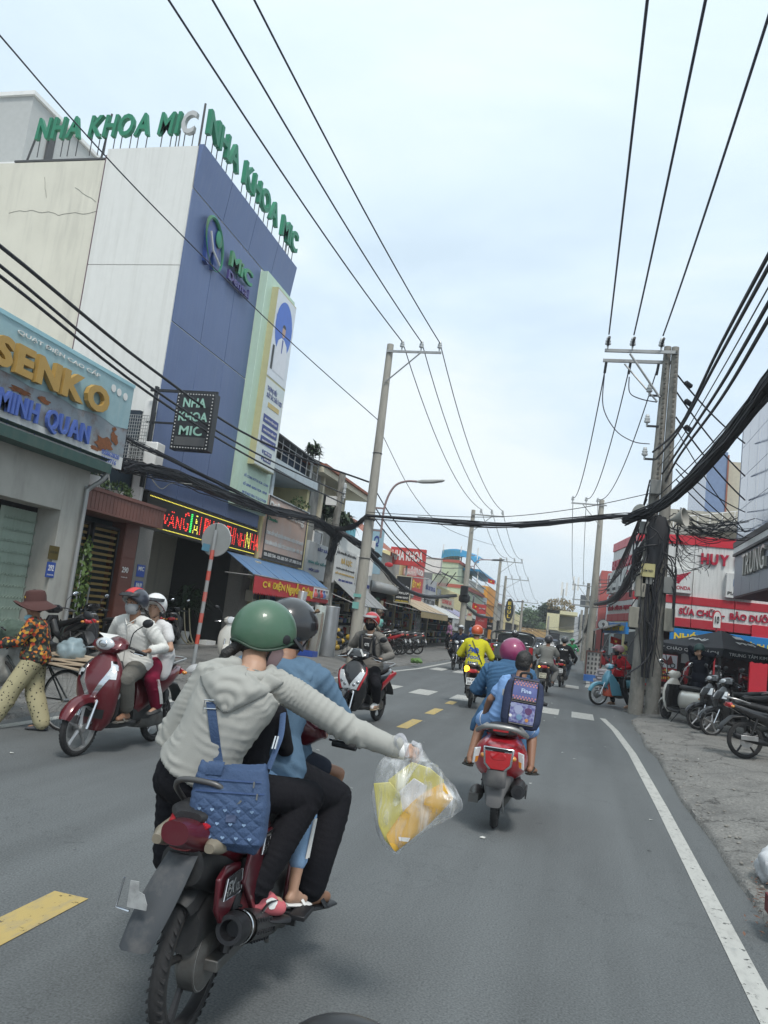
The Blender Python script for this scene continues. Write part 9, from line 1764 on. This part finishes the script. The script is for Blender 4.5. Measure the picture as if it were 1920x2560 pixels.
MB().tube(smoothpath([(-.26,.22,.98),(-.2,.34,1.0),(0,.38,.95),(.2,.34,1.0),(.26,.22,.98)],4),.011,8).build('handlebar',CHROME,t); MB().sup([(-.28,.87,.08,.03),(-.15,.88,.09,.03),(0,.87,.03,.02)],'y',14).build('saddle',SEAT,t); MB().lathe([(.09,0),(.095,.01),(.02,.012)],(.03,-.05,.30),UX,18).cyl((.03,-.05,.3),(.12,.05,.2),.008).box((.14,.05,.2),(.07,.08,.02)).build('crank',BKF,t)
MB().b2(-.10,.10,-.80,-.25,.66,.675).build('rack',BKF,t)
def lump(name,label,cat,c,r_,mat,seed,amp=.05,loc=None,vox=.02):
 th=thing(name,label,cat,c); b=MB(); b.ell((0,0,0),r_,None,44,30); me=b.mesh(name); rr=random.Random(seed)
 displace(me,lambda co:amp*np.array([noise.noise(Vector(q)*5+V(seed,0,0))+.5*noise.noise(Vector(q)*13)-.35*abs(noise.noise(Vector(q)*24))for q in co])); me.materials.append(mat); put(me,'bag_body',th,ang=60); return th
bl=Matrix.Translation((-5.75,7.75,0))@Matrix.Rotation(R(82),4,'Z')
def loc_(x,y,z):return bl@V(x,y,z)
lump('plastic_sack','clear plastic sack with blue and green contents on the bicycle rack','sack',loc_(.0,-.50,.84),(.15,.14,.15),M('sack_clear',(.25,.33,.36),.3,alpha=.8,var=.3,bump=.6,bscale=15),3)
lump('cloth_sack','grey white mottled sack hung at the left edge on the bicycle','sack',loc_(.1,.55,.60),(.22,.2,.28),M('sack_mottled',(.3,.3,.28),.9,var=.5,scale=14),5); lump('cloth_sack','dark green net sack on the bicycle handlebar','sack',loc_(0,.35,.95),(.2,.18,.14),M('sack_green',(.06,.09,.07),.9,var=.4,scale=14),6)
t=thing('cardboard_stack','flattened cardboard tied across the bicycle rack','cardboard',loc_(0,-.6,.7))
for i in range(5):P(MB().box(loc_(.02*i,-.62+.02*i,.70+.022*i),(.50-.03*i,.55,.014),Matrix.Rotation(R(82+6*i),3,'Z')@Matrix.Rotation(R(3*(-1)**i),3,'X')),'cardboard_sheet',M('cardboard',(.36,.29,.21),.9,var=.2))
b1=bpy.data.objects.get('motorbike.001')
for lab,(x,y,rz_),tcol,hcol,k_,bend in(('person in cream jacket and brown helmet leaning over the parked motorbike row',(-7.6,29.2,-70),(.42,.36,.27),(.12,.09,.06),1.0,.25),('person in white top and teal helmet with aqua backpack by the food cart',(-8.2,33.0,60),(.55,.62,.58),(.04,.25,.25),.93,.05),('person in dark clothes inside the motor shop on the left',(-9.2,28.2,-90),(.05,.05,.06),(.02,.02,.02),1.0,0)):
 J=stand(k_,{'R':(.16,.42,1.0*k_),'L':(-.16,.42,1.0*k_)},lean=.10+bend); s2_=person(lab,J,k_,(x,y,.13),R(rz_),.018,SKIN,cloth('top_'+lab[10:15],tcol),2.0,.03,.02,-.14,BLKT,(.02,.02,.025),.95,(BLACKM,'shoe'),True); helmet(s2_['root'],J['head']+V(0,0,.03),s2_['rt'],M('hm_'+lab[10:15],hcol,.4),HB,lod=0)
 if 'teal' in lab:MB().sup([(-.16,-.19,.10,.05),(-.1,-.2,.13,.08),(.1,-.2,.13,.08),(.17,-.19,.09,.05)],'z',14).build('small_backpack',M('aqua',(.2,.5,.45),.7),s2_['root']).location=(0,0,1.2)
for i,(x,y,rz_,tcol)in enumerate(((-7.4,48,120,(.4,.2,.35)),(-7.2,57,60,(.1,.2,.4)),(2.6,45,-60,(.3,.3,.1)))):
 J=stand(1.0); person(('figure in mauve top standing on the left pavement far ahead','figure in blue top standing on the left pavement by the green house','figure in olive top standing on the right pavement far ahead')[i],J,.97,(x,y,.13),R(rz_),.024,SKIN,cloth('ftop%d'%i,tcol),.6,.03,.02,-.14,BLKT,(.02,.02,.025),.95,None,True)
def flag(label,px0,py0,px1,py1,Y,name='flag'):
 a=PY(px0,py0,Y); c=PY(px1,py1,Y); w_=(c.x-a.x); h_=(a.z-c.z)*.8; start(name,label,'flag',(a.x,Y,c.z),'red flags with a yellow star'); vs=[]; n=8
 for j in range(5):
  for i in range(n+1):u=i/n; vs.append((a.x+w_*u,Y+.08*math.sin(u*7),a.z-h_*j/4-u*h_*.35))
 P(MB().add(vs,[(j*(n+1)+i,j*(n+1)+i+1,(j+1)*(n+1)+i+1,(j+1)*(n+1)+i)for j in range(4)for i in range(n)]),'cloth',M('flag_red',(.52,.03,.02),.7)); cx,cz=a.x+w_*.5,a.z-h_*.68
 P(MB().prism([((w_*.19 if i%2==0 else w_*.075)*math.sin(i*math.pi/5),(w_*.19 if i%2==0 else w_*.075)*math.cos(i*math.pi/5))for i in range(10)],(cx,Y-.09,cz),UX,UZ,.004),'star',YEL,smooth=False); P(MB().cyl((a.x-.02,Y,a.z+.15),(a.x-.3,Y+.1,a.z-h_*2.2),.018,6),'pole',STEEL)
flag('red flag with yellow star, lower left of the two on the left row',1182,1505,1197,1527,55); flag('red flag with yellow star, higher one beside the orange building',1221,1446,1236,1461,66); flag('dark red flag with star hanging under the awning of the corner shop',1527,1590,1552,1615,34)
lump('rubbish_bag','knotted white plastic rubbish bag at the right edge of the road','bag',G(1944,2192,.1)+UZ*.07,(.12,.13,.10),BAGW,9,.13)
start('leaf_litter','litter','litter',(1.6,6.3,.1)); t['kind']='stuff'
del t['category']; rr=random.Random(6); b=MB()
for i in range(90):
 q=G(1900+rr.gauss(10,22),2260+rr.gauss(0,45),.11); a=rr.uniform(0,6); s_=rr.uniform(.008,.03); b.add([q+V(s_*math.cos(a),s_*math.sin(a),rr.uniform(0,.01)),q+V(-s_*.3*math.sin(a),s_*.3*math.cos(a),.006),q-V(s_*math.cos(a),s_*math.sin(a),0),q+V(s_*.3*math.sin(a),-s_*.3*math.cos(a),.006)],[(0,1,2,3)])
P(b,'scraps',M('dirt_scraps',(.14,.07,.045),.9,var=.5,scale=30),smooth=False)
start('brick','dark red painted block at the right edge of the pavement','block',(1.5,5.4,.1)); P(MB().box(G(1962,2300,.12)+UZ*.05,(.16,.3,.1)),'block',M('block_red',(.12,.02,.02),.8))
t=thing('motorbike_cowl','dark rounded instrument cowl of the motorbike the photograph is taken from','cowl',(-.17,.82,1.1)); d=Vector(ray(868,2672)).normalized(); c=V(0,0,CH)+d*.95
P(MB().ell(c,(.070,.05,.045),None,28,16),'cowl',M('cowl_black',(.012,.012,.013),.35)); P(MB().cyl(c-UZ*.02,c-UZ*.2,.03),'stem',BLACKM)
start('crate','flat blue crate on the right pavement by the picture board','crate',(1.6,31,.1)); q=G(1485,1705,.1); P(MB().b2(q.x-.4,q.x+.4,q.y-.3,q.y+.3,.12,.15).b2(q.x-.4,q.x+.4,q.y-.3,q.y-.27,.15,.34).b2(q.x-.4,q.x+.4,q.y+.27,q.y+.3,.15,.34).b2(q.x-.4,q.x-.37,q.y-.27,q.y+.27,.15,.34).b2(q.x+.37,q.x+.4,q.y-.27,q.y+.27,.15,.34),'crate',M('crate_blue',(.05,.16,.45),.5))
for i in range(6):start('newspaper_stack','%s bundle from the ground in the grey paper pile beside the blue crate'%('lowest','second','third','fourth','fifth','topmost')[i],'papers',(1.9,30,.1+i*.05),'paper piles by the blue crate'); q=G(1510,1712,.1); P(MB().box((q.x+.03*(-1)**i,q.y,.16+i*.09),(.75-.05*i,.5,.07),Matrix.Rotation(.1*(-1)**i,3,'Z')),'sheets',M('papers_grey',(.36,.35,.38),.9,var=.3,scale=30))
for i,(px,py,m_,lab)in enumerate(((1040,1660,M('pot_green',(.1,.2,.05),.7),'green bundle of vegetables on the left pavement'),(1160,1650,M('bag_lilac',(.45,.35,.55),.5),'lilac plastic bag on the left pavement far ahead'))):lump('bundle',lab,'bundle',G(px,py,.1)+UZ*.10,(.22,.16,.10),m_,20+i,.08)
hz=MB().b2(-310,310,-70,610,-1.0,24).build('haze',M('x_unused',(.5,.5,.5)),smooth=False,kind='stuff')
hm=bpy.data.materials.new('haze_air'); hm.use_nodes=True; hm.node_tree.nodes.clear(); vo_=hm.node_tree.nodes.new('ShaderNodeVolumePrincipled'); vo_.inputs['Color'].default_value=(.86,.91,.95,1); vo_.inputs['Density'].default_value=.0012; vo_.inputs['Anisotropy'].default_value=.2
ho_=hm.node_tree.nodes.new('ShaderNodeOutputMaterial'); hm.node_tree.links.new(vo_.outputs[0],ho_.inputs['Volume']); hz.data.materials.clear(); hz.data.materials.append(hm)
